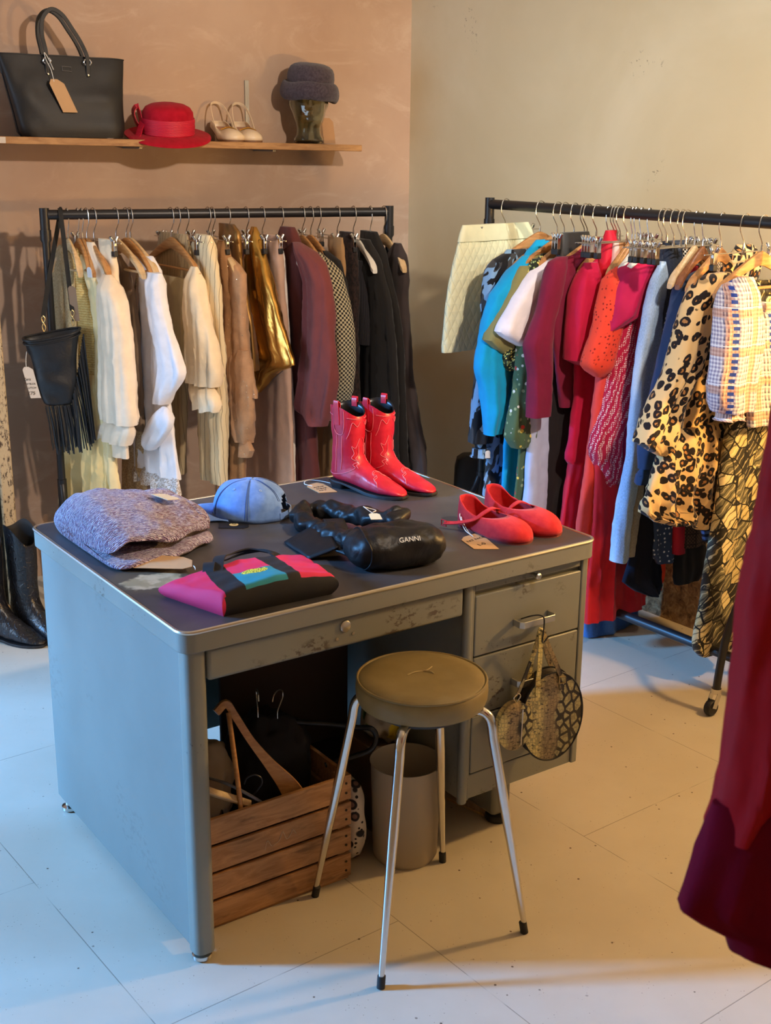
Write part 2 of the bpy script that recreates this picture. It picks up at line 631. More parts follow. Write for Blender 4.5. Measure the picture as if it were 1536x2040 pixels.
def glide(x, y, z1=.024):
    m = MB(); m.lathe([(.0, 0), (.017, 0), (.021, .004), (.021, .012), (.012, .016), (.010, z1)], 20, Matrix.Translation((x, y, 0)))
    return m
for gx, gy in ((.034, .036), (.03, DD - .06)):
    glide(gx, gy, .03).build('foot', CHROME, desk)
# centre drawer
mb = MB(); mb.box(.058, .684, .0125, .035, .626, .694); mb.box(.065, .68, .035, .5, .632, .69)
cd = mb.build('drawer', ENAMEL, desk, bevel=.007, bseg=3)
m = MB(); m.lathe([(0, 0), (.0125, 0), (.0125, .003), (.010, .0045), (0, .0045)], 24, Matrix.Translation((.372, .0125, .672)) @ Matrix.Rotation(pi / 2, 4, 'X'))
m.build('lock', ALU, cd)
m = MB()
for x_, z_ in ((.352, .648), (.392, .652)):
    m.lathe([(0, 0), (.0035, 0), (.0035, .002), (0, .002)], 12, Matrix.Translation((x_, .0125, z_)) @ Matrix.Rotation(pi / 2, 4, 'X'))
m.build('screw_head', ALU, cd)
# pedestal
mb = MB()
mb.box(.700, .719, .016, DD - .04, .157, .70)
mb.box(1.043, 1.061, .016, DD - .04, .157, .70)
mb.box(.719, 1.043, .03, DD - .04, .157, .70)
mb.prism(rrect(.692, .714, .012, .034, .010), .152, .70)
mb.build('pedestal', ENAMEL, desk, bevel=.003)
def drawer_front(z0, z1, x0=.722, x1=1.041, y0=.017, name='drawer'):
    m = MB(); m.box(x0, x1, y0, y0 + .02, z0, z1)
    return m.build(name, ENAMEL, desk, bevel=.003)
sl = drawer_front(.6725, .6935, y0=.020, name='writing_slide')
m = MB(); m.lathe([(.0, 0), (.004, 0), (.004, .012), (.008, .015), (.008, .022), (.005, .025), (0, .025)], 16, Matrix.Translation((.89, .020, .683)) @ Matrix.Rotation(pi / 2, 4, 'X'))
m.build('knob', ALU, sl)
for z0, z1 in ((.517, .663), (.371, .513), (.224, .367)):
    d_ = drawer_front(z0, z1)
    hz = {.517: .577, .371: .431, .224: .288}[z0]
    m = MB()
    m.strip([(.836, .017, hz), (.836, -.006, hz), (.842, -.013, hz), (.934, -.013, hz), (.940, -.006, hz), (.940, .017, hz)], .016, .004, up=lambda t_: (0, -1, 0) if .3 < t_ < .7 else ((-1, -.3, 0) if t_ < .5 else (1, -.3, 0)))
    m.build('handle', ALU, d_, bevel=.001)
mb = MB(); mb.box(.720, 1.042, .021, .035, .158, .220)
mb.build('kick_strip', ENAMEL, desk, bevel=.002)
mb = MB(); mb.box(.868, .925, .10, .72, .022, .157)
mb.build('pedestal_leg', ENAMEL, desk, bevel=.01)
for gy in (.12, .70):
    m = MB(); m.lathe([(0, 0), (.026, 0), (.03, .006), (.028, .018), (.015, .024)], 20, Matrix.Translation((.897, gy, 0)))
    m.build('foot', DARK, desk)

# ------------------------------------------------------------------ the stool
def stool():
    c = Vector((.079, 2.356, 0))
    r = thing('round_stool', 'round four-legged stool with torn olive vinyl seat and chrome legs', 'stool', c)
    t = NT('olive_vinyl')
    v = t.obj()
    f = t.noise(v, 14, 4)
    base = t.mix(t.thr(f, .3, .7), S(130, 114, 74), S(142, 126, 86))
    t.color(base); t.set(Roughness=.46, Specular_IOR_Level=.4); t.bump(t.noise(v, 160, 3), .12, .001)
    VIN = t.m
    mb = MB()
    mb.lathe([(0, .517), (.118, .517), (.132, .523), (.1365, .535), (.1375, .550), (.1365, .562), (.133, .569), (.126, .5735), (.10, .576), (.06, .5765), (.02, .5755), (0, .5755)], 64)
    seat = mb.build('seat', VIN, r)
    mb = MB()
    mb.tube([(.1335 * cos(a), .1335 * sin(a), .5705) for a in [2 * pi * k / 72 for k in range(73)]], .0028, 8)
    mb.build('piping', VIN, seat)
    # the tear in the vinyl
    TEAR = plain('torn_vinyl_edge', S(190, 172, 130), .8)
    mb = MB()
    for path in ([(-.030, -.022), (-.016, -.010), (-.004, .0), (.010, .004), (.022, .020)], [(.004, .002), (.018, -.004), (.026, -.012)]):
        P = [(x, y + .02, .5767 + .0012 * sin(i * 2)) for i, (x, y) in enumerate(path)]
        mb.tube(catmull(P, 4), .0011, 6)
    mb.build('tear', TEAR, seat)
    mb = MB(); mb.lathe([(0, .502), (.10, .502), (.104, .517), (0, .517)], 40)
    mb.build('seat_base', BLACKP, r)
    for fx, fy in ((-.149, 2.429), (.001, 2.115), (.309, 2.303), (.144, 2.575)):
        d = (Vector((fx, fy, 0)) - c); L = d.length; d.normalize()
        pts = [d * .07 + Vector((0, 0, .508)), d * .118 + Vector((0, 0, .510)), d * .137 + Vector((0, 0, .503)), d * .147 + Vector((0, 0, .486)), d * .152 + Vector((0, 0, .455)), d * (L) + Vector((0, 0, .012))]
        P = catmull(pts[:5], 5) + [pts[4].lerp(pts[5], q) for q in (.15, .3, .45, .6, .75, .9, 1.0)]
        m = MB()
        nn = len(P)
        m.tube(P, [(.0105 if i < 22 else lerp(.0112, .0058, (i - 22) / max(1, nn - 23))) for i in range(nn)], 12)
        lg = m.build('leg', CHROME, r)
        m = MB()
        top = d * (L - .0048) + Vector((0, 0, .026)); bot = d * L
        m.tube([bot, bot.lerp(top, .3), top], .0085, 12)
        m.build('rubber_foot', DARK, lg)
stool()

# ------------------------------------------------------------------ waste bin
t = NT('bin_plastic'); t.color(S(164, 151, 130)); t.set(Roughness=.5); BINM = t.m
mb = MB()
mb.lathe([(0, .004), (.066, .004), (.070, .0), (.0765, .012), (.083, .245), (.0855, .249), (.083, .249), (.0805, .244), (.074, .014), (0, .012)], 48, Matrix.Translation((.055, 2.607, 0)))
o = mb.build('waste_bin', BINM)
tag(o, 'pale grey round plastic waste bin behind the stool legs', 'bin')

# ------------------------------------------------------------------ wooden crate and what is in it
t = NT('crate_wood')
v = t.obj(3, 22, 22)
f = t.noise(v, 3.0, 6, .65, 1.2)
base = t.mix(t.thr(f, .3, .7), S(148, 104, 64), S(184, 138, 92))
st = t.thr(t.noise(t.obj(2, 2, 8), 3.5, 4), .56, .68)
base = t.mix(t.math('MULTIPLY', st, .6), base, S(70, 46, 30))
t.color(base); t.set(Roughness=.7); t.bump(f, .2, .002)
CRATE = t.m
crate = thing('wooden_crate', 'slatted wooden crate of hangers and cloth under the desk', 'crate', dk(.27, .26, 0), DROT)
X0, X1, Y0, Y1 = -.198, .180, -.155, .125
slz = [(.008, .066), (.074, .132), (.140, .198), (.206, .266)]
for nm, ya, yb in (('front_panel', Y0, Y0 + .009), ('back_side', Y1 - .009, Y1)):
    m = MB()
    for k, (a, b) in enumerate(slz):
        m.box(X0, X1, ya, yb, a, b)
    o = m.build(nm, CRATE, crate, smooth_=False, bevel=.0015)
    if nm == 'front_panel':
        scr = plain('chalk_scrawl', S(196, 170, 140), .9)
        m = MB()
        m.tube(catmull([(-.045, 0, .150), (-.038, 0, .172), (-.028, 0, .156), (-.018, 0, .158), (-.008, 0, .164), (.0, 0, .182), (.010, 0, .160), (.020, 0, .168), (.026, 0, .178), (.034, 0, .166)], 4), .0008, 5)
        m.build('chalk_scrawl', scr, o, loc=(0, Y0 - .0006, 0))
        NAIL = plain('nail_head', S(60, 52, 44), .5, .8)
        m = MB()
        for (a, b) in slz:
            for q in (.3, .7):
                for x_ in (X0 + .014, X1 - .014):
                    m.lathe([(0, 0), (.003, 0), (.003, .0015), (0, .0015)], 8, Matrix.Translation((x_, Y0, lerp(a, b, q))) @ Matrix.Rotation(pi / 2, 4, 'X'))
        m.build('nail', NAIL, o)
for xa, xb in ((X0, X0 + .009), (X1 - .009, X1)):
    m = MB()
    for (a, b) in slz:
        m.box(xa, xb, Y0 + .009, Y1 - .009, a, b)
    m.build('end_panel', CRATE, crate, smooth_=False, bevel=.0015)
for xa, ya in ((X0 + .009, Y0 + .009), (X1 - .031, Y0 + .009), (X0 + .009, Y1 - .031), (X1 - .031, Y1 - .031)):
    m = MB(); m.box(xa, xa + .022, ya, ya + .022, .004, .268)
    m.build('corner_post', CRATE, crate, smooth_=False, bevel=.001)
m = MB(); m.box(X0 + .004, X1 - .004, Y0 + .006, Y1 - .006, 0.0, .010)
m.build('base', CRATE, crate, smooth_=False)

# ------------------------------------------------------------------ fabrics
def fab(name, c, rough=0.85, sheen=0.12, weave=0.12, wscale=900.0, pat=None, metal=0.0, spec=0.25, crease=0.25):
    if name in MAT:
        return MAT[name]
    t = NT(name)
    t.set(Roughness=rough, Metallic=metal, Specular_IOR_Level=spec, Sheen_Weight=sheen, Sheen_Roughness=0.5)
    h = None
    if pat:
        res = pat(t)
        if isinstance(res, dict):
            t.color(res.get('c', c)); h = res.get('h')
            if 'rough' in res: t.l(res['rough'], t.b.inputs['Roughness'])
            if 'metal' in res: t.l(res['metal'], t.b.inputs['Metallic'])
        else:
            t.color(res)
    else:
        f = t.noise(t.uv(), 18, 4)
        t.color(t.mix(t.thr(f, .3, .7), tuple(x * .94 for x in c[:3]) + (1,), tuple(min(1, x * 1.05) for x in c[:3]) + (1,)))
    if h is None:
        h = t.math('ADD', t.math('MULTIPLY', t.noise(t.uv(), wscale, 2), weave), t.math('MULTIPLY', t.noise(t.uv(3, 1), 9, 4, .6), crease * 4))
        t.bump(h, .35, .004)
    else:
        t.bump(h, .6, .004)
    MAT[name] = t.m
    return t.m

def p_pin(c, line, per=0.022, w=0.06):
    def f(t):
        x = t.sep(t.uv())[0]
        s = t.math('ABSOLUTE', t.math('SUBTRACT', t.math('FRACT', t.math('MULTIPLY', x, 1 / per)), .5))
        return t.mix(t.thr(s, w, w * .4), c, line)
    return f

def p_check(c1, c2, per=0.012, c3=None):
    def f(t):
        ck = t.n('ShaderNodeTexChecker'); ck.inputs['Scale'].default_value = 1 / per
        t.l(t.uv(), ck.inputs[0])
        col = t.mix(ck.outputs['Fac'], c1, c2)
        if c3:
            x, y, _ = t.sep(t.uv())
            a = t.math('LESS_THAN', t.math('FRACT', t.math('MULTIPLY', x, 1 / (per * 6))), .12)
            b = t.math('LESS_THAN', t.math('FRACT', t.math('MULTIPLY', y, 1 / (per * 6))), .12)
            col = t.mix(t.math('MULTIPLY', t.math('MAXIMUM', a, b), .8), col, c3)
        return col
    return f

def p_dots(c, d, scale=45, r=0.28):
    def f(t):
        v = t.voro(t.uv(), scale, 'F1', rnd=.35)
        return t.mix(t.thr(v, r, r * .75), c, d)
    return f

def p_leopard(base, ring, core):
    def f(t):
        uv = t.uv()
        wob = t.mix(.035, uv, t.n('ShaderNodeTexNoise').outputs[1])
        nz = t.n('ShaderNodeTexNoise'); nz.inputs['Scale'].default_value = 40; t.l(uv, nz.inputs['Vector'])
        wv = t.mix(.010, uv, nz.outputs[1])
        d = t.voro(wv, 38, 'F1', rnd=.9)
        brk = t.noise(uv, 75, 2)
        outer = t.thr(t.math('ADD', d, t.math('MULTIPLY', t.math('SUBTRACT', t.noise(uv, 60, 2), .5), .25)), .53, .48)
        inner = t.thr(t.math('ADD', d, t.math('MULTIPLY', t.math('SUBTRACT', brk, .5), .7)), .20, .14)
        col = t.mix(outer, base, ring)
        return t.mix(t.math('MULTIPLY', inner, outer), col, core)
    return f

def p_camo(c1, c2, c3, scale=13):
    def f(t):
        v = t.uv(1.0, .55, .35)
        a = t.noise(v, scale, 1.5, .5, 1.0)
        b = t.noise(t.uv(1.0, .5, -.4, (3.1, 1.7, 0)), scale * .85, 1.5, .5, 1.2)
        col = t.mix(t.thr(b, .51, .53), c1, c2)
        return t.mix(t.thr(a, .515, .535), col, c3)
    return f

def p_floral(bg, cols, scale=38, r=.3, leaf=None, dens=.5):
    def f(t):
        uv = t.uv()
        col = bg
        if leaf:
            lv = t.voro(t.uv(1, 1, .4, (2, 3, 0)), scale * 1.5, 'F1')
            col = t.mix(t.thr(lv, .24, .18), bg, leaf)
        for i, cc in enumerate(cols):
            nd = t.n('ShaderNodeTexVoronoi'); nd.inputs['Scale'].default_value = scale * (1 + .22 * i)
            t.l(t.uv(1, 1, .5 * i, (i * 1.37, i * 2.1, 0)), nd.inputs['Vector'])
            keep = t.math('GREATER_THAN', t.sep(nd.outputs['Color'])[0], dens)
            m = t.math('MULTIPLY', t.thr(nd.outputs['Distance'], r, r * .75), keep)
            col = t.mix(m, col, cc)
        return col
    return f

def p_plaid():
    def f(t):
        x, y, _ = t.sep(t.uv())
        def band(co, per, w, ph=0.0):
            return t.math('LESS_THAN', t.math('FRACT', t.math('ADD', t.math('MULTIPLY', co, 1 / per), ph)), w)
        g = t.math('MULTIPLY', t.math('ADD', band(x, .011, .5), band(y, .011, .5)), .5)
        col = t.mix(g, S(238, 232, 226), S(150, 140, 160))
        tan = t.math('MAXIMUM', band(x, .092, .30, .2), band(y, .105, .22, .35))
        col = t.mix(t.math('MULTIPLY', tan, .55), col, S(206, 132, 62))
        col = t.mix(t.math('MULTIPLY', t.math('MULTIPLY', band(x, .011, .5), band(y, .022, .5)), t.math('MULTIPLY', band(x, .07, .35), .6)), col, S(48, 46, 76))
        blue = t.math('MULTIPLY', band(x, .21, .085, .86), t.math('SUBTRACT', 1.0, t.math('MULTIPLY', band(y, .018, .45), .9)))
        col = t.mix(blue, col, S(44, 70, 150))
        return t.mix(t.math('MULTIPLY', band(y, .105, .03, .1), .8), col, S(250, 246, 240))
    return f

def p_abstract():
    def f(t):
        uv = t.uv()
        nd = t.n('ShaderNodeTexVoronoi'); nd.inputs['Scale'].default_value = 24; nd.distance = 'CHEBYCHEV'
        t.l(t.uv(1, .8, .6), nd.inputs['Vector'])
        cell = t.sep(nd.outputs['Color'])[0]
        edge = t.voro(t.uv(1, .8, .6), 24, 'DISTANCE_TO_EDGE')
        sp = t.n('ShaderNodeTexWave'); sp.wave_type = 'RINGS'; sp.inputs['Scale'].default_value = 1.3; sp.inputs['Distortion'].default_value = 2.0
        t.l(t.mix(1.0, (0, 0, 0, 1), nd.outputs['Position']), sp.inputs['Vector'])
        ang = t.wave(t.uv(1, 1, .8), 14, 5, 2, 1.5)
        col = t.ramp(cell, [(.0, S(62, 58, 44)), (.25, S(206, 186, 128)), (.5, S(118, 112, 84)), (.72, S(228, 210, 156)), (.86, S(40, 38, 32))], 'CONSTANT')
        col = t.mix(t.math('MULTIPLY', t.thr(ang, .90, .95), .8), col, S(44, 40, 32))
        col = t.mix(t.math('MULTIPLY', t.thr(ang, .10, .05), .5), col, S(236, 220, 168))
        return t.mix(t.thr(edge, .05, .03), col, S(34, 32, 28))
    return f

def p_quilt(c):
    def f(t):
        x, y, _ = t.sep(t.uv())
        a = t.math('ABSOLUTE', t.math('SUBTRACT', t.math('FRACT', t.math('ADD', t.math('MULTIPLY', x, 34.0), t.math('MULTIPLY', y, 19.0))), .5))
        b = t.math('ABSOLUTE', t.math('SUBTRACT', t.math('FRACT', t.math('SUBTRACT', t.math('MULTIPLY', x, 34.0), t.math('MULTIPLY', y, 19.0))), .5))
        m = t.math('MINIMUM', t.math('SUBTRACT', .5, a), t.math('SUBTRACT', .5, b))
        h = t.math('POWER', t.math('MULTIPLY', m, 2.0), .45)
        return {'c': c, 'h': t.math('MULTIPLY', h, 1.4)}
    return f

def p_smock(c, d):
    def f(t):
        w = t.wave(t.uv(), 38, 3.0, 2, 3.0, 'Y')
        v = t.wave(t.uv(), 55, 4.0, 2, 4.0, 'X')
        h = t.math('ADD', w, t.math('MULTIPLY', v, .6))
        return {'c': t.mix(t.thr(h, .2, 1.1), d, c), 'h': t.math('MULTIPLY', h, .8)}
    return f

def p_tweed(c, d, scale=260):
    def f(t):
        n = t.noise(t.uv(1, .5), scale, 3, .7)
        return {'c': t.mix(t.thr(n, .38, .62), d, c), 'h': n}
    return f

def p_sequin(c, s):
    def f(t):
        v = t.voro(t.uv(), 60, 'F1', rnd=1)
        m = t.thr(v, .12, .09)
        n = t.noise(t.uv(), 30, 4)
        return {'c': t.mix(m, t.mix(t.thr(n, .3, .7), tuple(x * .82 for x in c[:3]) + (1,), c), s), 'metal': t.math('MULTIPLY', m, .8), 'rough': t.math('SUBTRACT', .8, t.math('MULTIPLY', m, .6)), 'h': t.math('ADD', n, m)}
    return f

def p_eyelet(c, d):
    def f(t):
        v = t.voro(t.uv(), 85, 'F1', rnd=.6)
        big = t.noise(t.uv(), 9, 2)
        m = t.math('MULTIPLY', t.thr(v, .30, .22), t.thr(big, .46, .54))
        return {'c': t.mix(m, c, d), 'h': t.math('SUBTRACT', t.noise(t.uv(), 12, 3), t.math('MULTIPLY', m, .5))}
    return f

def p_denim(c, light=None, fade=.5):
    def f(t):
        n = t.noise(t.uv(1.6, .6), 240, 3, .7)
        big = t.noise(t.uv(3, .6), 5, 4)
        col = t.mix(t.thr(n, .35, .65), tuple(x * .8 for x in c[:3]) + (1,), tuple(min(1, x * 1.2) for x in c[:3]) + (1,))
        if light:
            col = t.mix(t.math('MULTIPLY', t.thr(big, .4, .65), fade), col, light)
        return {'c': col, 'h': t.math('MULTIPLY', n, .5)}
    return f

def p_paisley(c, d):
    def f(t):
        w = t.wave(t.uv(1, .6, .5), 17, 9, 2, 1.1)
        dots = t.voro(t.uv(), 170, 'F1', rnd=.3)
        return t.mix(t.math('MULTIPLY', t.thr(w, .45, .6), t.thr(dots, .42, .3)), c, d)
    return f

def p_rib(c, scale=60):
    def f(t):
        w = t.wave(t.uv(), scale, .3, 1, 1, 'X')
        return {'c': c, 'h': t.math('MULTIPLY', w, .6)}
    return f

def p_lace(c, d):
    def f(t):
        v = t.voro(t.uv(1, 1.2), 95, 'DISTANCE_TO_EDGE')
        v2 = t.voro(t.uv(1, 1.2, .4), 40, 'F1')
        return t.mix(t.math('MAXIMUM', t.thr(v, .09, .05), t.thr(v2, .22, .16)), d, c)
    return f

def p_stripe_y(c, d, per=.02):
    def f(t):
        y = t.sep(t.uv())[1]
        return t.mix(t.math('LESS_THAN', t.math('FRACT', t.math('MULTIPLY', y, 1 / per)), .5), c, d)
    return f

# ------------------------------------------------------------------ clothes rails
BLK = plain('rail_black', S(30, 29, 31), 0.38)
def rail(label, A, B, zb, out, name='clothes_rail', half=.15):
    """A, B: the two post positions; out: horizontal unit vector across the bar"""
    r = thing(name, label, 'clothes rail', ((A + B) / 2).to_tuple()[:2] + (0,))
    C0 = Vector(((A + B) / 2).to_tuple()[:2] + (0,))
    D = (B - A).normalized()
    a, b = A - C0, B - C0
    Z = Vector((0, 0, 1))
    m = MB(); m.tube([a + Z * zb + D * .01, b + Z * zb - D * .01], .0165, 20)
    m.build('top_bar', BLK, r)
    m = MB(); m.tube([a + Z * .12, b + Z * .12], .0155, 16)
    m.build('bottom_bar', BLK, r)
    CW = plain('caster_wheel', S(22, 22, 23), .5)
    for p in (a, b):
        m = MB()
        m.tube([p + Z * .10, p + Z * (zb - .03)], .0135, 16)
        m.tube([p + Z * (zb - .09), p + Z * (zb + .022)], .0165, 16)
        m.tube([p + Z * (zb - .085), p + Z * (zb - .05)], .019, 16)
        m.tube([p + Z * .33, p + Z * .46], .0165, 16)
        m.build('post', BLK, r)
        for s in (-1, 1):
            o = out * s
            m = MB()
            m.tube(catmull([p + Z * .44 + o * .008, p + Z * .40 + o * .03, p + Z * .33 + o * .085, p + Z * .24 + o * .125, p + Z * .15 + o * (half - .008), p + Z * .075 + o * half], 5), .012, 12)
            lg = m.build('leg', BLK, r)
            m = MB()
            cpos = p + o * half + D * .0
            m.lathe([(0, -.010), (.022, -.010), (.0245, -.006), (.0245, .006), (.022, .010), (0, .010)], 22, Matrix.Translation(cpos + o * .018 + Z * .0245) @ Matrix.Rotation(math.atan2(D.y, D.x), 4, 'Z') @ Matrix.Rotation(pi / 2, 4, 'Y'))
            m.build('caster_wheel', CW, lg)
            m = MB()
            m.tube([cpos + Z * .082, cpos + Z * .066], .015, 14)
            for q in (-.0125, .0125):
                m.strip([cpos + D * q + Z * .066, cpos + D * q + o * .018 + Z * .0245], .020, .0016, up=D)
            m.build('caster_fork', CHROME, lg)
    return r

RA, RB = Vector((0.352, 4.458, 0)), Vector((1.108, 3.480, 0))
ZR = 1.423
R_OUT = Vector((-0.792, -0.611, 0)).normalized()
rail('black clothes rail of colourful clothes along the cream wall', RA, RB, ZR, R_OUT)
LA, LB, ZL = Vector((-1.158, 4.281, 0)), Vector((0.001, 4.699, 0)), 1.38
LDR = (LB - LA).normalized()
L_OUT = Vector((LDR.y, -LDR.x, 0))
rail('black clothes rail of cream, gold and black clothes against the pink plaster wall', LA, LB, ZL, L_OUT)

# ------------------------------------------------------------------ hangers: one of each kind, then copies
WOODM = wood('hanger_wood', S(176, 122, 70), S(200, 148, 92), 'X', 1.0, .45)
WOODP = wood('hanger_pale_wood', S(206, 172, 124), S(224, 194, 150), 'X', 1.0, .45)
WOODD = wood('hanger_dark_wood', S(120, 72, 40), S(146, 92, 54), 'X', 1.0, .45)
WHITEH = plain('hanger_white', S(232, 226, 212), .4)
WIRE = plain('hanger_wire', S(200, 196, 188), .25, 1.0)
BLKTIP = plain('clip_tip', S(28, 26, 26), .5)
PARK = []
def hook_mb(drop=-.072):
    m = MB()
    pts = [(.0, 0, drop), (0, 0, -.058), (.010, 0, -.042), (.022, 0, -.024), (.0225, 0, -.004), (.016, 0, .0150), (0, 0, .0215), (-.016, 0, .015), (-.0225, 0, .0), (-.0225, 0, -.008)]
    m.tube(catmull(pts, 4), .0017, 8)
    m.tube([(0, 0, drop), (0, 0, -.062)], .0030, 8)
    return m
def hanger_arms(mat, root, bar, wide=1.0, span=.2):
    m = MB()
    rings = []
    for k in range(33):
        x = lerp(-span, span, k / 32)
        t_ = abs(x) / span
        top = -.078 - .098 * (t_ ** 1.25) - (.012 * smooth((t_ - .85) / .15))
        hh = lerp(.040, .020, min(1, t_ * 1.3)) * (1 if t_ < .97 else .7)
        th = (.0062 + .0055 * wide * smooth((t_ - .3) / .6)) * (1 if t_ < .97 else .75)
        yb = -.012 * t_ * t_ * wide
        rings.append([(x, yb - th, top - hh * .15), (x, yb - th * .6, top), (x, yb + th * .6, top), (x, yb + th, top - hh * .15), (x, yb + th, top - hh * .85), (x, yb + th * .6, top - hh), (x, yb - th * .6, top - hh), (x, yb - th, top - hh * .85)])
    m.loft(rings)
    m.build('arms', mat, root)
    hook_mb(-.082).build('hook', WIRE, root)
    if bar:
        m = MB(); m.tube([(-span * .86, -.006, -.182), (span * .86, -.006, -.182)], .0045, 10)
        m.build('trouser_bar', mat, root)
def hanger_proto(kind):
    r = bpy.data.objects.new({'C': 'clip_hanger'}.get(kind, 'wooden_hanger' if kind in 'WPDB' else 'coat_hanger'), None)
    COL.objects.link(r); r.empty_display_size = .04
    if kind == 'C':
        hook_mb(-.082).build('hook', WIRE, r)
        m = MB(); m.tube([(-.18, 0, -.086), (.18, 0, -.086)], .0018, 8); m.tube([(0, 0, -.078), (0, 0, -.092)], .004, 8)
        m.build('cross_wire', WIRE, r)
        for x in (-.135, .135):
            m = MB()
            m.box(x - .009, x + .009, -.006, -.004, -.128, -.078); m.box(x - .009, x + .009, .004, .006, -.128, -.078)
            m.tube([(x - .008, 0, -.092), (x + .008, 0, -.092)], .0055, 10)
            m.tube([(x, -.006, -.080), (x, -.014, -.066)], .006, 8); m.tube([(x, .006, -.080), (x, .014, -.066)], .006, 8)
            cl = m.build('clip', CHROME, r, bevel=.001)
            m = MB(); m.box(x - .010, x + .010, -.008, .008, -.132, -.114)
            m.build('clip_tip', BLKTIP, cl, bevel=.002)
    else:
        mat = {'W': WOODM, 'P': WOODP, 'D': WOODD, 'H': WHITEH, 'B': WOODM}[kind]
        hanger_arms(mat, r, kind in 'BPW', .4 if kind == 'B' else 1.0)
    return r
PROTO = {}
def hanger(kind, pos, rz, label, group):
    if kind not in PROTO:
        r = PROTO[kind] = hanger_proto(kind)
    else:
        r = copy_tree(PROTO[kind])
    r.location = pos
    r.rotation_euler = (0, 0, rz)
    return tag(r, label, 'hanger', group)

# ------------------------------------------------------------------ garments
def resample(rows, step=.016):
    """rows (z, u0, u1) from top to bottom, smoothly interpolated"""
    P = [Vector(r) for r in rows]
    out = []
    for i in range(len(P) - 1):
        n = max(1, int(abs(P[i].x - P[i + 1].x) / step))
        p0 = P[i - 1] if i else P[0]
        p3 = P[i + 2] if i + 2 < len(P) else P[-1]
        for k in range(n):
            q = k / n
            a = P[i].lerp(P[i + 1], q)
            c = 0.5 * ((2 * P[i]) + (P[i + 1] - p0) * q + (2 * p0 - 5 * P[i] + 4 * P[i + 1] - p3) * q * q + (3 * P[i] - p0 - 3 * P[i + 1] + p3) * q ** 3)
            c = a.lerp(c, .7)
            out.append((a.x, c.y, c.z))
    out.append(tuple(P[-1]))
    return out

def cloth_piece(rows, th, amp, freq, seed, yoff=0.0, hollow=True, n=56, grow=1.0, hem=0.0, seam=1):
    """a hanging piece of cloth: closed tube following the rows, with gathered folds and creases; seam = +1 / -1 says on which flat side the pattern seam runs"""
    rnd = random.Random(seed)
    ph = [rnd.uniform(0, 6.28) for _ in range(8)]
    R = resample(rows)
    zt, zb = R[0][0], R[-1][0]
    k0 = 3 * n // 4 if seam > 0 else n // 4
    def fold(x):
        q = .5 + .5 * sin(x)
        return (q ** 2.2) * 2 - .75
    rings, uvs = [], []
    for (z, u0, u1) in R:
        if u1 < u0:
            u0, u1 = u1, u0
        hw = max(.004, (u1 - u0) / 2); mid = (u0 + u1) / 2
        tz = (zt - z) / max(1e-4, zt - zb)
        A = amp * (.30 + .70 * smooth(tz * grow * 1.15)) * min(1, hw / .03)
        half = min(th / 2, hw * .85) * (1 - .5 * (1 - smooth((zt - z) / .035)))
        ring = []
        for k in range(n):
            a = 2 * pi * (k + k0) / n
            cx, sx = cos(a), sin(a)
            u = mid + hw * (abs(cx) ** .85) * (1 if cx >= 0 else -1)
            y = half * (abs(sx) ** .70) * (1 if sx >= 0 else -1)
            du = u - mid
            sgn = 1 if sx >= 0 else 1.7
            rip = A * (.75 * fold(freq * du * 2 * pi + ph[0] * sgn + .9 * sin(z * 5 + ph[1])) + .5 * fold(freq * 2.3 * du * 2 * pi + ph[2] * sgn + 1.5 * sin(z * 6 + ph[3])))
            fade = 1 - abs(cx) ** 5
            y += rip * (.25 + .75 * fade) + amp * .3 * sin(z * 11 + ph[4])
            q = Vector((u * 1.0, y * 2.0, z * .45))
            cr = mnoise.noise(q * 26 + Vector((seed, 0, 0))) * .55 + mnoise.noise(Vector((u * 1.5 + z * .8, y * 2, z * 1.2 - u)) * 30 + Vector((0, seed, 3))) * .45
            c_ = cr * (.0045 + amp * .45) * min(1, hw / .03)
            y += c_ * (abs(sx) ** .5) * (1 if sx >= 0 else -1)
            u += c_ * .5 * cx
            zz = z + (hem * sin(freq * du * 2 * pi + ph[5]) * smooth((tz - .8) / .2) if hem else 0)
            ring.append((u, y + yoff, zz))
        ring.append(ring[0])
        # pattern coordinates run along the cloth, starting from the visible face
        acc = [0.0]
        for k in range(n):
            acc.append(acc[-1] + sqrt((ring[k + 1][0] - ring[k][0]) ** 2 + (ring[k + 1][1] - ring[k][1]) ** 2))
        m0 = acc[n // 2]
        uv = [(acc[k] - m0 + seed * .37, z) for k in range(n + 1)]
        rings.append(ring); uvs.append(uv)
    if hollow:      # turn the hem inwards so that the opening shows
        last, lu = rings[-1], uvs[-1]
        mx = sum(p[0] for p in last[:n]) / n; my = sum(p[1] for p in last[:n]) / n
        for q, dz in ((.92, .0015), (.88, .03)):
            rings.append([(mx + (p[0] - mx) * q, my + (p[1] - my) * (q * .85), p[2] + dz) for p in last]); uvs.append(lu)
    m = MB()
    m.loft(rings, closed=False, uvs=uvs)
    m.f.append(list(range(n))[::-1]); m.mi.append(0)
    b = (len(rings) - 1) * (n + 1)
    m.f.append([b + k for k in range(n)]); m.mi.append(0)
    return m

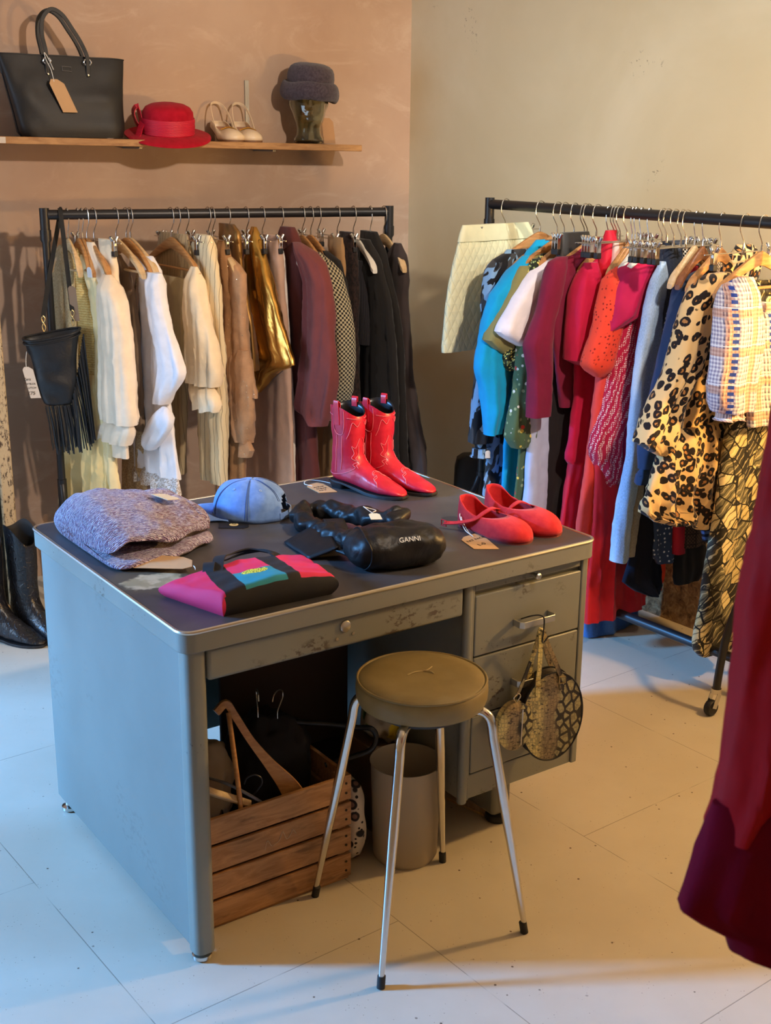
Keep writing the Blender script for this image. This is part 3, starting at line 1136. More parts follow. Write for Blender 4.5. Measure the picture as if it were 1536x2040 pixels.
GCOUNT = [0]
def garment(name, label, cat, group, pos, rz, pieces, hang, hang_label, span=1.0, seam=1):
    r = thing(name, label, cat, pos, rz, group)
    main = {}
    for (part, mat, th, amp, freq, yoff, mirror, opts, rows) in pieces:
        GCOUNT[0] += 1
        mt = MAT[mat]
        par = main.get(opts.get('on')) or r
        m = cloth_piece(rows, th, amp, freq, GCOUNT[0] * 13 + 5, yoff, hem=opts.get('hem', 0.0), seam=seam)
        o = m.build(part, mt, par, angle=60)
        main.setdefault(part, o)
        if mirror:
            m2 = cloth_piece([(z, -b, -a) for z, a, b in rows], th, amp, freq, GCOUNT[0] * 13 + 7, yoff, hem=opts.get('hem', 0.0), seam=seam)
            m2.build(part, mt, par, angle=60)
    if hang:
        h = hanger(hang, pos, rz, hang_label, 'hangers on the rails')
        h.scale = (span, 1, 1)
    return r


fab('oat_tweed', S(208,190,150), pat=p_tweed(S(216,200,162), S(186,164,120)))
fab('lemon_smock', S(238,222,160), pat=p_smock(S(250,220,146), S(226,182,96)))
fab('lemon_muslin', S(250,222,156), crease=.5)
fab('pale_lemon', S(248,228,174), rough=.6)
fab('cream_satin', S(248,228,200), rough=.42, spec=.45)
fab('cream_skirt', S(244,224,192), rough=.6)
fab('taupe_chiffon', S(140,116,92), rough=.7)
fab('beige_lace', S(206,178,136), pat=p_lace(S(214,188,146), S(180,150,110)))
fab('white_cotton', S(240,238,242), rough=.7)
fab('white_lace', S(236,234,236), pat=p_lace(S(240,238,240), S(186,172,160)))
fab('ivory_cami', S(216,198,152), rough=.45, spec=.4)
fab('ivory_crepe', S(242,222,188), rough=.65)
fab('beige_pinstripe', S(196,172,130), pat=p_pin(S(190,164,122), S(116,94,68), .020))
fab('cream_pinstripe', S(226,206,164), pat=p_pin(S(230,210,168), S(112,96,80), .020))
fab('blush_sequin', S(190,146,106), pat=p_sequin(S(196,150,110), S(250,226,190)))
fab('caramel_sequin', S(170,126,84), pat=p_sequin(S(176,130,86), S(250,220,170)))
fab('bronze_lame', S(150,112,62), rough=.38, metal=.75)
fab('gold_foil', S(220,170,84), rough=.27, metal=.92, sheen=0.0, crease=.4)
fab('blush_cotton', S(206,166,140), rough=.8)
fab('white_linen', S(232,220,206), rough=.8)
fab('maroon_wool', S(124,62,58), rough=.9)
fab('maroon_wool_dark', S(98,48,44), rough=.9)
fab('houndstooth_wool', S(120,110,84), pat=p_check(S(188,174,138), S(34,30,26), .0075))
fab('black_wool', S(30,27,26), rough=.95)
fab('tan_twill', S(166,128,84), rough=.85)
fab('dark_lace', S(42,30,27), pat=p_tweed(S(54,38,33), S(26,20,19), 120))
fab('black_velvet', S(30,28,27), rough=.85, sheen=.05)
fab('black_knit', S(26,25,28), pat=p_rib(S(34,32,36), 40))
fab('black_crepe', S(34,31,29), rough=.9)
fab('charcoal_crepe', S(62,52,50), rough=.85)
fab('cream_quilt', S(226,224,184), pat=p_quilt(S(228,226,188)))
fab('cream_leather', S(228,226,188), rough=.5)
fab('blue_camo', S(60,70,80), pat=p_camo(S(132,168,200), S(62,62,64), S(22,22,26), 21))
fab('turquoise_cotton', S(10,160,216), rough=.8)
fab('olive_cotton', S(136,130,82), rough=.85)
fab('ditsy_floral', S(40,46,30), pat=p_floral(S(36,42,28), [S(200,196,130), S(150,170,110), S(232,214,110)], 75, .34, None, .35))
fab('white_tee', S(238,232,238), rough=.85)
fab('green_floral', S(76,98,68), pat=p_floral(S(78,100,70), [S(196,64,52), S(224,200,96), S(226,222,208)], 26, .23, S(150,164,120), .5))
fab('pale_blue_cotton', S(184,194,226), rough=.85)
fab('black_leather', S(34,30,28), rough=.5, spec=.4)
fab('black_trouser', S(32,26,28), rough=.9)
fab('burgundy_knit', S(122,24,54), rough=.95)
fab('crimson_crepe', S(186,14,62), rough=.8)
fab('scarlet_satin', S(204,18,46), rough=.6)
fab('blush_satin', S(236,194,180), rough=.5)
fab('tan_waist', S(200,150,104), rough=.7)
fab('coral_eyelet', S(232,66,42), pat=p_eyelet(S(234,68,44), S(140,26,18)))
fab('red_linen', S(196,24,34), rough=.8)
fab('red_linen_lit', S(226,70,62), rough=.8)  # brighter red: light on the dress's near edge put into the colour
fab('orange_linen', S(214,66,36), rough=.8)
fab('raspberry_crepe', S(186,16,72), rough=.75)
fab('pink_paisley', S(196,60,80), pat=p_paisley(S(178,22,58), S(240,214,206)))
fab('pink_wool', S(206,70,106), rough=.9)
fab('light_denim', S(150,176,206), pat=p_denim(S(150,176,206), S(206,218,228), .6))
fab('grey_denim', S(150,146,132), pat=p_denim(S(150,146,132), S(180,174,158), .4))
fab('dark_denim', S(44,52,68), pat=p_denim(S(44,52,68)))
fab('blue_denim', S(48,92,150), pat=p_denim(S(46,88,146), S(120,164,214), .4))
fab('navy_dots', S(44,66,104), pat=p_dots(S(46,66,98), S(214,222,236), 62, .26))
fab('glen_check', S(150,122,90), pat=p_check(S(186,160,122), S(66,46,36), .0055, S(52,36,28)))
fab('black_white_trim', S(220,210,196), pat=p_check(S(230,222,206), S(40,36,34), .006))
fab('red_jersey', S(186,24,48), rough=.7)
fab('navy_cotton', S(46,64,94), rough=.85)
fab('navy_velvet', S(24,27,38), rough=.9, sheen=.02, spec=.1)
fab('black_jersey', S(20,19,21), rough=.9)
fab('leopard_cotton', S(214,178,120), pat=p_leopard(S(220,184,126), S(26,18,16), S(168,116,62)))
fab('plaid_cotton', S(220,210,206), pat=p_plaid())
fab('abstract_print', S(180,160,110), pat=p_abstract())
fab('blue_stripe', S(60,90,160), pat=p_stripe_y(S(88,116,176), S(28,34,60), .02))
fab('brown_tweed', S(84,62,48), pat=p_check(S(96,72,54), S(58,42,34), .006, S(40,28,22)))
fab('wine_crepe', S(104,10,36), rough=.95, sheen=0.0, spec=.1)
fab('red_velvet', S(156,8,24), rough=.6, sheen=0.0, spec=.2)

garment('cardigan', 'oatmeal tweed sleeveless top nearest the left post, behind the black bag strap', 'top', 'clothes on the rail by the pink wall', (-1.088, 4.306, 1.380), -0.822, [
    ('body','oat_tweed',0.04,0.006,9,0.0,False,{},[(-0.103,-0.066,-0.038),(-0.126,-0.09,0.001),(-0.17,-0.115,0.012),(-0.221,-0.133,0.016),(-0.358,-0.145,0.017),(-0.569,-0.129,0.012),(-0.696,-0.124,0.008)]),
], 'P', 'pale wooden hanger on the rail holding the oatmeal tweed sleeveless top nearest', 0.45, -1)
garment('dress', 'butter-yellow smocked sleeveless dress with ruffled neckline and tiered gathered skirt', 'dress', 'clothes on the rail by the pink wall', (-1.056, 4.318, 1.380), -0.831, [
    ('skirt','lemon_muslin',0.055,0.016,14,0.0,False,{},[(-0.524,-0.045,0.069),(-0.63,-0.096,0.092),(-0.735,-0.148,0.105),(-0.843,-0.197,0.111),(-0.962,-0.234,0.112),(-1.085,-0.259,0.106)]),
    ('bodice','lemon_smock',0.045,0.004,9,0.0,False,{},[(-0.111,-0.028,0.003),(-0.154,-0.044,0.019),(-0.221,-0.053,0.025),(-0.287,-0.054,0.048),(-0.352,-0.052,0.078),(-0.457,-0.047,0.073),(-0.541,-0.051,0.071)]),
], 'W', 'wooden hanger on the rail holding the butter-yellow smocked sleeveless dress with', 0.45, -1)
garment('blouse', 'pale lemon sleeveless ruffle dress between the smocked dress and the cream satin blouse', 'dress', 'clothes on the rail by the pink wall', (-1.043, 4.322, 1.380), -0.835, [
    ('body','pale_lemon',0.04,0.012,16,0.0,False,{},[(-0.132,-0.006,0.046),(-0.183,0.012,0.074),(-0.231,0.034,0.109),(-0.348,0.055,0.127),(-0.451,0.06,0.123),(-0.626,0.04,0.125),(-0.804,0.02,0.13),(-0.955,0.013,0.149),(-1.058,0.001,0.146)]),
], 'W', 'wooden hanger on the rail holding the pale lemon sleeveless ruffle dress', 0.45, -1)
garment('blouse', 'cream satin blouse with a full buttoned-cuff sleeve', 'blouse', 'clothes on the rail by the pink wall', (-1.029, 4.327, 1.380), -0.839, [
    ('body','cream_satin',0.035,0.006,9,0.0,False,{},[(-0.09,-0.005,0.044),(-0.118,-0.001,0.058),(-0.164,0.011,0.114),(-0.21,0.022,0.156),(-0.308,0.045,0.185),(-0.477,0.036,0.195),(-0.684,0.019,0.202),(-0.818,0.018,0.199)]),
    ('sleeve','cream_satin',0.085,0.008,14,-0.012,False,{},[(-0.188,0.125,0.172),(-0.23,0.11,0.207),(-0.269,0.105,0.233),(-0.367,0.098,0.246),(-0.501,0.089,0.259),(-0.602,0.078,0.269),(-0.66,0.075,0.28),(-0.686,0.082,0.271)]),
    ('cuff','cream_satin',0.07,0.006,20,-0.012,False,{},[(-0.684,0.058,0.255),(-0.711,0.037,0.259),(-0.763,0.017,0.228)]),
], 'W', 'wooden hanger on the rail holding the cream satin blouse with a', 0.80, -1)
garment('skirt', 'cream skirt with lace edge on a clip hanger beside the white wooden hanger', 'skirt', 'clothes on the rail by the pink wall', (-1.007, 4.335, 1.380), -0.846, [
    ('body','cream_skirt',0.035,0.006,9,0.0,False,{},[(-0.077,0.028,0.121),(-0.146,0.034,0.13),(-0.228,0.042,0.149),(-0.295,0.059,0.185),(-0.445,0.063,0.181),(-0.729,0.04,0.16)]),
], 'C', 'metal clip hanger on the rail holding the cream skirt with lace edge', 1.00, -1)
garment('blouse', 'sheer taupe wrap top under the thick cream wooden hanger', 'top', 'clothes on the rail by the pink wall', (-0.937, 4.361, 1.380), -0.866, [
    ('body','taupe_chiffon',0.03,0.006,9,0.0,False,{},[(-0.135,-0.004,0.024),(-0.186,-0.01,0.075),(-0.285,-0.014,0.107),(-0.386,-0.018,0.125),(-0.56,-0.029,0.13),(-0.74,-0.041,0.121)]),
], 'P', 'pale wooden hanger on the rail holding the sheer taupe wrap top under', 1.00, -1)
garment('camisole', 'beige lace camisole dress hanging by thin straps beside the white shirt', 'dress', 'clothes on the rail by the pink wall', (-0.904, 4.373, 1.380), -0.876, [
    ('body','beige_lace',0.03,0.006,9,0.0,False,{},[(-0.315,-0.011,0.025),(-0.362,-0.016,0.042),(-0.465,-0.034,0.061),(-0.645,-0.053,0.059),(-0.904,-0.116,0.05),(-1.096,-0.14,0.04)]),
    ('strap','beige_lace',0.004,0,9,0.0,False,{},[(-0.169,0.068,0.078),(-0.249,0.039,0.05),(-0.333,0.013,0.024)]),
], 'W', 'wooden hanger on the rail holding the beige lace camisole dress hanging', 1.00, -1)
garment('shirt', 'crisp white cotton shirt dress with folded-up sleeve and lace hem', 'shirt', 'clothes on the rail by the pink wall', (-0.891, 4.377, 1.380), -0.880, [
    ('body','white_cotton',0.05,0.01,11,0.0,False,{},[(-0.133,0.078,0.145),(-0.179,0.067,0.175),(-0.278,0.053,0.194),(-0.379,0.04,0.199),(-0.516,0.015,0.208),(-0.653,-0.01,0.225),(-0.792,-0.036,0.245),(-0.891,-0.055,0.262)]),
    ('lace_hem','white_lace',0.055,0.01,14,0.0,False,{'hem':0.004},[(-0.885,-0.054,0.266),(-0.914,-0.061,0.267),(-0.944,-0.068,0.272)]),
    ('sleeve','white_cotton',0.06,0.008,9,-0.02,False,{},[(-0.18,0.159,0.24),(-0.271,0.157,0.246),(-0.335,0.169,0.268),(-0.43,0.177,0.316),(-0.502,0.181,0.347),(-0.553,0.173,0.311),(-0.623,0.175,0.242)]),
    ('sleeve','white_cotton',0.05,0.006,9,-0.045,False,{},[(-0.623,0.261,0.289),(-0.658,0.209,0.316),(-0.706,0.155,0.292),(-0.761,0.126,0.223),(-0.794,0.131,0.174)]),
], 'P', 'pale wooden hanger on the rail holding the crisp white cotton shirt dress', 1.00, -1)
garment('trousers', 'beige pinstripe trousers behind the big bare wooden hanger', 'trousers', 'clothes on the rail by the pink wall', (-0.736, 4.433, 1.380), -0.924, [
    ('body','beige_pinstripe',0.03,0.006,9,0.0,False,{},[(-0.068,-0.14,0.064),(-0.155,-0.172,0.094),(-0.224,-0.187,0.082),(-0.384,-0.17,0.063),(-0.549,-0.136,0.033),(-0.853,-0.101,-0.005),(-0.943,-0.088,-0.02)]),
], 'C', 'metal clip hanger on the rail holding the beige pinstripe trousers behind the', 1.00, -1)
garment('blouse', 'cream blouse with draped neck and long sleeve gathered into a frilled cuff', 'blouse', 'clothes on the rail by the pink wall', (-0.758, 4.425, 1.380), -0.918, [
    ('body','ivory_cami',0.035,0.008,11,0.0,False,{},[(-0.214,-0.103,0.114),(-0.254,-0.099,0.129),(-0.36,-0.089,0.111),(-0.468,-0.087,0.088),(-0.549,-0.031,0.075)]),
    ('sleeve','ivory_crepe',0.075,0.008,13,-0.008,False,{},[(-0.166,0.157,0.192),(-0.211,0.139,0.213),(-0.309,0.124,0.245),(-0.44,0.107,0.288),(-0.515,0.097,0.308),(-0.565,0.112,0.288)]),
    ('cuff','ivory_crepe',0.07,0.008,18,-0.008,False,{'hem':0.004},[(-0.563,0.124,0.274),(-0.594,0.136,0.3),(-0.623,0.148,0.315),(-0.651,0.169,0.297)]),
], 'B', 'big wooden hanger with a bar on the rail holding the cream blouse with draped neck', 1.00, -1)
garment('trousers', 'cream pinstripe high-waisted trousers held by a dark clip', 'trousers', 'clothes on the rail by the pink wall', (-0.708, 4.443, 1.380), -0.932, [
    ('body','cream_pinstripe',0.05,0.008,7,0.0,False,{},[(-0.064,0.072,0.166),(-0.114,0.043,0.191),(-0.163,0.024,0.212),(-0.279,0.007,0.233),(-0.449,0.013,0.245),(-0.626,0.05,0.235),(-0.808,0.061,0.229),(-0.931,0.076,0.226)]),
], 'C', 'metal clip hanger on the rail holding the cream pinstripe high-waisted trousers held', 1.00, -1)
garment('trousers', 'caramel sequined wide trousers below the blush sequined blouse', 'trousers', 'clothes on the rail by the pink wall', (-0.635, 4.470, 1.380), -0.952, [
    ('body','caramel_sequin',0.045,0.01,10,0.0,False,{},[(-0.086,0.077,0.128),(-0.219,0.068,0.164),(-0.457,0.061,0.21),(-0.632,0.058,0.224),(-0.815,0.047,0.219),(-1.004,0.028,0.207),(-1.1,0.022,0.202)]),
], 'C', 'metal clip hanger on the rail holding the caramel sequined wide trousers below', 1.00, -1)
garment('blouse', 'blush pink sequined blouse with scalloped hem and drooping cuffed sleeve', 'blouse', 'clothes on the rail by the pink wall', (-0.621, 4.475, 1.380), -0.956, [
    ('body','blush_sequin',0.05,0.008,10,0.0,False,{'hem':0.005},[(-0.14,0.063,0.118),(-0.167,0.042,0.179),(-0.194,0.044,0.22),(-0.317,0.059,0.222),(-0.454,0.07,0.233),(-0.571,0.063,0.278),(-0.607,0.068,0.291)]),
    ('sleeve','blush_sequin',0.06,0.008,12,-0.01,False,{},[(-0.451,0.142,0.252),(-0.57,0.113,0.275),(-0.623,0.106,0.276),(-0.694,0.125,0.277),(-0.749,0.171,0.253),(-0.78,0.189,0.244)]),
    ('cuff','blush_sequin',0.045,0.004,9,-0.01,False,{},[(-0.771,0.182,0.252),(-0.8,0.187,0.272),(-0.829,0.198,0.253)]),
], 'P', 'pale wooden hanger on the rail holding the blush pink sequined blouse with', 0.97, -1)
garment('trousers', 'bronze lame trousers knotted over the hanger', 'trousers', 'clothes on the rail by the pink wall', (-0.569, 4.494, 1.380), -0.970, [
    ('body','bronze_lame',0.035,0.008,8,0.0,False,{},[(-0.036,-0.065,0.048),(-0.059,-0.054,0.084),(-0.158,-0.041,0.101),(-0.227,-0.025,0.106),(-0.361,0.045,0.159),(-0.536,0.094,0.177)]),
], 'C', 'metal clip hanger on the rail holding the bronze lame trousers knotted over', 1.00, -1)
garment('skirt', 'dusty blush button-front skirt below the gold skirt', 'skirt', 'clothes on the rail by the pink wall', (-0.451, 4.536, 1.380), -1.002, [
    ('body','blush_cotton',0.045,0.005,5,0.0,False,{},[(-0.072,0.005,0.128),(-0.191,0.024,0.147),(-0.363,-0.023,0.172),(-0.54,-0.072,0.191),(-0.647,-0.12,0.199),(-0.829,-0.146,0.21),(-0.951,-0.166,0.215),(-1.017,-0.174,0.218)]),
], 'C', 'metal clip hanger on the rail holding the dusty blush button-front skirt below', 1.00, -1)
garment('trousers', 'off-white trousers showing as a pale strip beside the maroon coat', 'trousers', 'clothes on the rail by the pink wall', (-0.441, 4.540, 1.380), -1.005, [
    ('body','white_linen',0.03,0.003,9,0.0,False,{},[(-0.123,0.093,0.131),(-0.296,0.114,0.152),(-0.471,0.136,0.171),(-0.65,0.147,0.185),(-0.955,0.15,0.201)]),
], None, ' on the rail holding the off-white trousers showing as a', 1.00, -1)
garment('skirt', 'shiny gold foil skirt with uneven hem on a chrome clip hanger', 'skirt', 'clothes on the rail by the pink wall', (-0.506, 4.516, 1.380), -0.987, [
    ('body','gold_foil',0.05,0.012,8,0.0,False,{},[(-0.044,0.037,0.067),(-0.074,0.031,0.085),(-0.123,0.017,0.12),(-0.221,-0.011,0.18),(-0.352,-0.01,0.253),(-0.449,0.001,0.307),(-0.493,0.014,0.335),(-0.546,0.033,0.188),(-0.592,0.047,0.13),(-0.633,0.054,0.074)]),
], 'C', 'metal clip hanger on the rail holding the shiny gold foil skirt with', 1.00, -1)
garment('coat', 'long maroon wool coat with wide sleeve', 'coat', 'clothes on the rail by the pink wall', (-0.387, 4.559, 1.380), -1.019, [
    ('body','maroon_wool_dark',0.055,0.006,6,0.0,False,{},[(-0.046,0.006,0.089),(-0.09,0.009,0.126),(-0.156,0.019,0.163),(-0.294,0.031,0.179),(-0.47,0.046,0.195),(-0.648,0.058,0.215),(-0.825,0.069,0.251),(-0.942,0.083,0.272),(-1.065,0.088,0.275)]),
    ('sleeve','maroon_wool',0.075,0.011,9,-0.012,True,{},[(-0.093,0.122,0.179),(-0.122,0.148,0.263),(-0.151,0.178,0.321),(-0.206,0.214,0.359),(-0.305,0.224,0.383),(-0.439,0.218,0.404),(-0.542,0.197,0.407),(-0.616,0.176,0.385),(-0.677,0.159,0.363),(-0.714,0.263,0.338)]),
], 'H', 'white hanger on the rail holding the long maroon wool coat with', 1.00, -1)
garment('blazer', 'black and cream houndstooth jacket', 'jacket', 'clothes on the rail by the pink wall', (-0.312, 4.586, 1.380), -1.039, [
    ('body','houndstooth_wool',0.04,0.004,9,0.0,False,{},[(-0.135,0.062,0.124),(-0.173,0.061,0.185),(-0.288,0.075,0.253),(-0.46,0.089,0.282),(-0.648,0.102,0.236)]),
    ('sleeve','houndstooth_wool',0.085,0.004,9,-0.01,True,{},[(-0.129,0.117,0.155),(-0.161,0.136,0.223),(-0.191,0.166,0.272),(-0.279,0.223,0.33),(-0.378,0.249,0.366),(-0.481,0.256,0.374),(-0.59,0.24,0.356),(-0.707,0.209,0.289)]),
], 'W', 'wooden hanger on the rail holding the black and cream houndstooth jacket', 1.00, -1)
garment('blazer', 'plain black wool jacket tucked behind the houndstooth jacket', 'jacket', 'clothes on the rail by the pink wall', (-0.282, 4.597, 1.380), -1.047, [
    ('body','black_wool',0.04,0.004,9,0.0,False,{},[(-0.126,0.098,0.133),(-0.154,0.114,0.221),(-0.218,0.16,0.266),(-0.355,0.229,0.292),(-0.567,0.236,0.297),(-0.72,0.197,0.275)]),
], 'W', 'wooden hanger on the rail holding the plain black wool jacket tucked', 1.00, -1)
garment('trousers', 'tan twill trousers on a dark clip between the black jacket and black lace dress', 'trousers', 'clothes on the rail by the pink wall', (-0.255, 4.607, 1.380), -1.054, [
    ('body','tan_twill',0.03,0.004,9,0.0,False,{},[(-0.077,0.08,0.188),(-0.19,0.103,0.204),(-0.475,0.061,0.197),(-0.758,-0.017,0.169),(-0.962,-0.02,0.153),(-1.11,-0.022,0.149)]),
], 'C', 'metal clip hanger on the rail holding the tan twill trousers on a', 1.00, -1)
garment('dress', 'dark brown lace dress with a black strap, clipped to its hanger', 'dress', 'clothes on the rail by the pink wall', (-0.187, 4.631, 1.380), -1.072, [
    ('body','dark_lace',0.045,0.006,9,0.0,False,{},[(-0.064,0.029,0.121),(-0.162,0.041,0.149),(-0.303,0.058,0.158),(-0.485,0.075,0.156),(-0.668,0.092,0.17),(-0.777,0.076,0.171),(-0.952,0.076,0.176)]),
], 'C', 'metal clip hanger on the rail holding the dark brown lace dress with', 1.00, -1)
garment('blouse', 'fine black knit top hanging low on a white hanger', 'top', 'clothes on the rail by the pink wall', (-0.129, 4.652, 1.380), -1.086, [
    ('body','black_velvet',0.04,0.006,9,0.0,False,{},[(-0.157,0.018,0.16),(-0.229,0.027,0.197),(-0.37,0.037,0.215),(-0.585,0.056,0.235),(-0.806,0.066,0.248),(-0.994,0.069,0.26)]),
    ('sleeve','black_knit',0.06,0.003,9,-0.015,False,{},[(-0.166,0.052,0.106),(-0.269,0.062,0.151),(-0.374,0.063,0.173),(-0.461,0.059,0.178)]),
], 'H', 'white hanger on the rail holding the fine black knit top hanging', 1.00, -1)
garment('dress', 'black crepe dress next to the black knit top', 'dress', 'clothes on the rail by the pink wall', (-0.115, 4.658, 1.380), -1.090, [
    ('body','black_crepe',0.05,0.006,9,0.0,False,{},[(-0.093,-0.016,0.095),(-0.16,-0.011,0.18),(-0.293,0.003,0.261),(-0.466,0.022,0.304),(-0.68,0.041,0.325),(-0.937,0.053,0.34)]),
], None, ' on the rail holding the black crepe dress next to', 1.00, -1)
garment('dress', 'black sleeveless crepe dress on a dark brown wooden hanger', 'dress', 'clothes on the rail by the pink wall', (-0.067, 4.675, 1.380), -1.102, [
    ('body','black_crepe',0.05,0.006,9,0.0,False,{},[(-0.069,-0.067,0.059),(-0.132,-0.049,0.11),(-0.199,-0.027,0.152),(-0.335,-0.003,0.223),(-0.473,0.021,0.267),(-0.652,0.046,0.292),(-0.835,0.071,0.31),(-0.982,0.087,0.326)]),
], 'D', 'dark wooden hanger on the rail holding the black sleeveless crepe dress on', 0.66, -1)
garment('dress', 'long charcoal sleeveless dress at the corner end of the rail', 'dress', 'clothes on the rail by the pink wall', (-0.018, 4.693, 1.380), -1.115, [
    ('body','charcoal_crepe',0.05,0.008,8,0.0,False,{},[(-0.104,0.09,0.139),(-0.163,0.051,0.173),(-0.233,0.031,0.188),(-0.305,0.037,0.182),(-0.376,0.052,0.201),(-0.482,0.068,0.224),(-0.624,0.102,0.258),(-0.762,0.144,0.315),(-0.902,0.174,0.36),(-1.032,0.187,0.373)]),
], 'P', 'pale wooden hanger on the rail holding the long charcoal sleeveless dress at', 1.00, -1)
garment('skirt', 'short pale cream quilted skirt with a belted waist', 'skirt', 'clothes on the rail by the cream wall', (0.403, 4.393, 1.423), -2.391, [
    ('body','cream_quilt',0.05,0.004,5,0.0,False,{},[(-0.107,-0.151,0.229),(-0.151,-0.159,0.242),(-0.192,-0.168,0.255),(-0.307,-0.182,0.28),(-0.407,-0.195,0.291),(-0.458,-0.199,0.296),(-0.48,-0.201,0.295)]),
    ('waistband','cream_leather',0.046,0.002,9,0.0,False,{},[(-0.06,-0.12,0.214),(-0.086,-0.138,0.225),(-0.114,-0.151,0.234)]),
], 'C', 'metal clip hanger on the rail holding the short pale cream quilted skirt', 1.00, 1)
garment('dress', 'blue, grey and black camouflage-print long-sleeved dress', 'dress', 'clothes on the rail by the cream wall', (0.507, 4.257, 1.423), -2.443, [
    ('body','blue_camo',0.05,0.01,12,0.0,False,{},[(-0.131,-0.154,0.154),(-0.151,-0.176,0.176),(-0.182,-0.193,0.193),(-0.247,-0.199,0.199),(-0.462,-0.211,0.211),(-0.631,-0.217,0.217),(-0.805,-0.218,0.218),(-0.937,-0.224,0.224),(-1.073,-0.225,0.225)]),
    ('sleeve','blue_camo',0.08,0.01,10,0.012,False,{},[(-0.143,0.118,0.179),(-0.161,0.136,0.215),(-0.195,0.162,0.243),(-0.242,0.183,0.256),(-0.356,0.2,0.265),(-0.454,0.209,0.277),(-0.553,0.213,0.284),(-0.62,0.215,0.288),(-0.705,0.215,0.293),(-0.765,0.217,0.293)]),
    ('cuff','blue_camo',0.06,0.01,18,0.012,False,{},[(-0.762,0.222,0.284),(-0.787,0.226,0.273),(-0.813,0.212,0.291)]),
], 'W', 'wooden hanger on the rail holding the blue, grey and black camouflage-print', 1.00, 1)
garment('shirt', 'bright turquoise cotton shirt dress with long sleeve', 'shirt', 'clothes on the rail by the cream wall', (0.556, 4.194, 1.423), -2.443, [
    ('body','turquoise_cotton',0.05,0.008,9,0.0,False,{},[(-0.097,-0.098,0.098),(-0.13,-0.138,0.138),(-0.192,-0.186,0.186),(-0.354,-0.19,0.19),(-0.452,-0.201,0.201),(-0.619,-0.204,0.204),(-0.79,-0.211,0.211),(-0.984,-0.208,0.208),(-1.074,-0.206,0.206)]),
    ('sleeve','turquoise_cotton',0.075,0.006,9,0.01,False,{},[(-0.144,0.129,0.171),(-0.189,0.149,0.228),(-0.259,0.178,0.299),(-0.343,0.191,0.329),(-0.417,0.201,0.345),(-0.494,0.211,0.353),(-0.548,0.219,0.337),(-0.63,0.229,0.32),(-0.717,0.248,0.309)]),
], 'W', 'wooden hanger on the rail holding the bright turquoise cotton shirt dress', 1.00, 1)
garment('blouse', 'olive green short-sleeved blouse', 'blouse', 'clothes on the rail by the cream wall', (0.576, 4.169, 1.423), -2.443, [
    ('body','olive_cotton',0.035,0.006,9,0.0,False,{},[(-0.141,-0.132,0.132),(-0.167,-0.163,0.163),(-0.221,-0.188,0.188),(-0.35,-0.194,0.194),(-0.481,-0.196,0.196),(-0.615,-0.197,0.197)]),
    ('sleeve','olive_cotton',0.075,0.006,9,0.008,False,{},[(-0.172,0.162,0.208),(-0.217,0.173,0.242),(-0.278,0.188,0.277),(-0.339,0.202,0.315),(-0.397,0.21,0.347),(-0.427,0.221,0.315),(-0.455,0.236,0.263)]),
], 'W', 'wooden hanger on the rail holding the olive green short-sleeved blouse', 1.00, 1)
garment('blouse', 'dark green ditsy-floral blouse with gathered short sleeve', 'blouse', 'clothes on the rail by the cream wall', (0.587, 4.154, 1.423), -2.443, [
    ('body','ditsy_floral',0.035,0.006,9,0.0,False,{},[(-0.136,-0.119,0.119),(-0.166,-0.149,0.149),(-0.22,-0.171,0.171),(-0.349,-0.18,0.18),(-0.546,-0.186,0.186)]),
    ('sleeve','ditsy_floral',0.07,0.008,14,0.006,False,{},[(-0.15,0.124,0.166),(-0.218,0.143,0.21),(-0.312,0.16,0.234),(-0.406,0.177,0.261),(-0.456,0.212,0.281),(-0.483,0.224,0.275),(-0.503,0.232,0.256)]),
], None, ' on the rail holding the dark green ditsy-floral blouse with', 1.00, 1)
garment('t_shirt', 'plain white tee with wide elbow sleeve', 't-shirt', 'clothes on the rail by the cream wall', (0.603, 4.133, 1.423), -2.443, [
    ('body','white_tee',0.035,0.006,9,0.0,False,{},[(-0.138,-0.085,0.085),(-0.158,-0.102,0.102),(-0.196,-0.133,0.133),(-0.348,-0.146,0.146),(-0.546,-0.152,0.152)]),
    ('sleeve','white_tee',0.08,0.005,9,0.006,False,{},[(-0.149,0.076,0.117),(-0.185,0.088,0.188),(-0.216,0.095,0.225),(-0.283,0.113,0.283),(-0.365,0.141,0.339),(-0.4,0.162,0.287),(-0.432,0.189,0.226)]),
], 'W', 'wooden hanger on the rail holding the plain white tee with wide', 0.88, 1)
garment('dress', 'sage green dress printed with red, yellow and white flowers', 'dress', 'clothes on the rail by the cream wall', (0.612, 4.123, 1.423), -2.443, [
    ('body','green_floral',0.045,0.01,9,0.0,False,{},[(-0.187,-0.133,0.133),(-0.343,-0.193,0.193),(-0.503,-0.217,0.217),(-0.735,-0.229,0.229),(-0.871,-0.235,0.235),(-1.026,-0.246,0.246)]),
    ('sleeve','green_floral',0.07,0.008,9,0.008,False,{},[(-0.338,0.182,0.243),(-0.433,0.181,0.255),(-0.53,0.179,0.263),(-0.643,0.176,0.282),(-0.711,0.176,0.294),(-0.75,0.193,0.265)]),
], None, ' on the rail holding the sage green dress printed with', 1.00, 1)
garment('trousers', 'pale lilac-blue trousers below the burgundy knit sleeve', 'trousers', 'clothes on the rail by the cream wall', (0.631, 4.098, 1.423), -2.443, [
    ('body','pale_blue_cotton',0.045,0.004,5,0.0,False,{},[(-0.153,0.097,0.144),(-0.341,0.107,0.178),(-0.532,0.116,0.207),(-0.647,0.122,0.221),(-0.765,0.119,0.216),(-1.004,0.117,0.225),(-1.092,0.115,0.224)]),
], 'C', 'metal clip hanger on the rail holding the pale lilac-blue trousers below the', 1.00, 1)
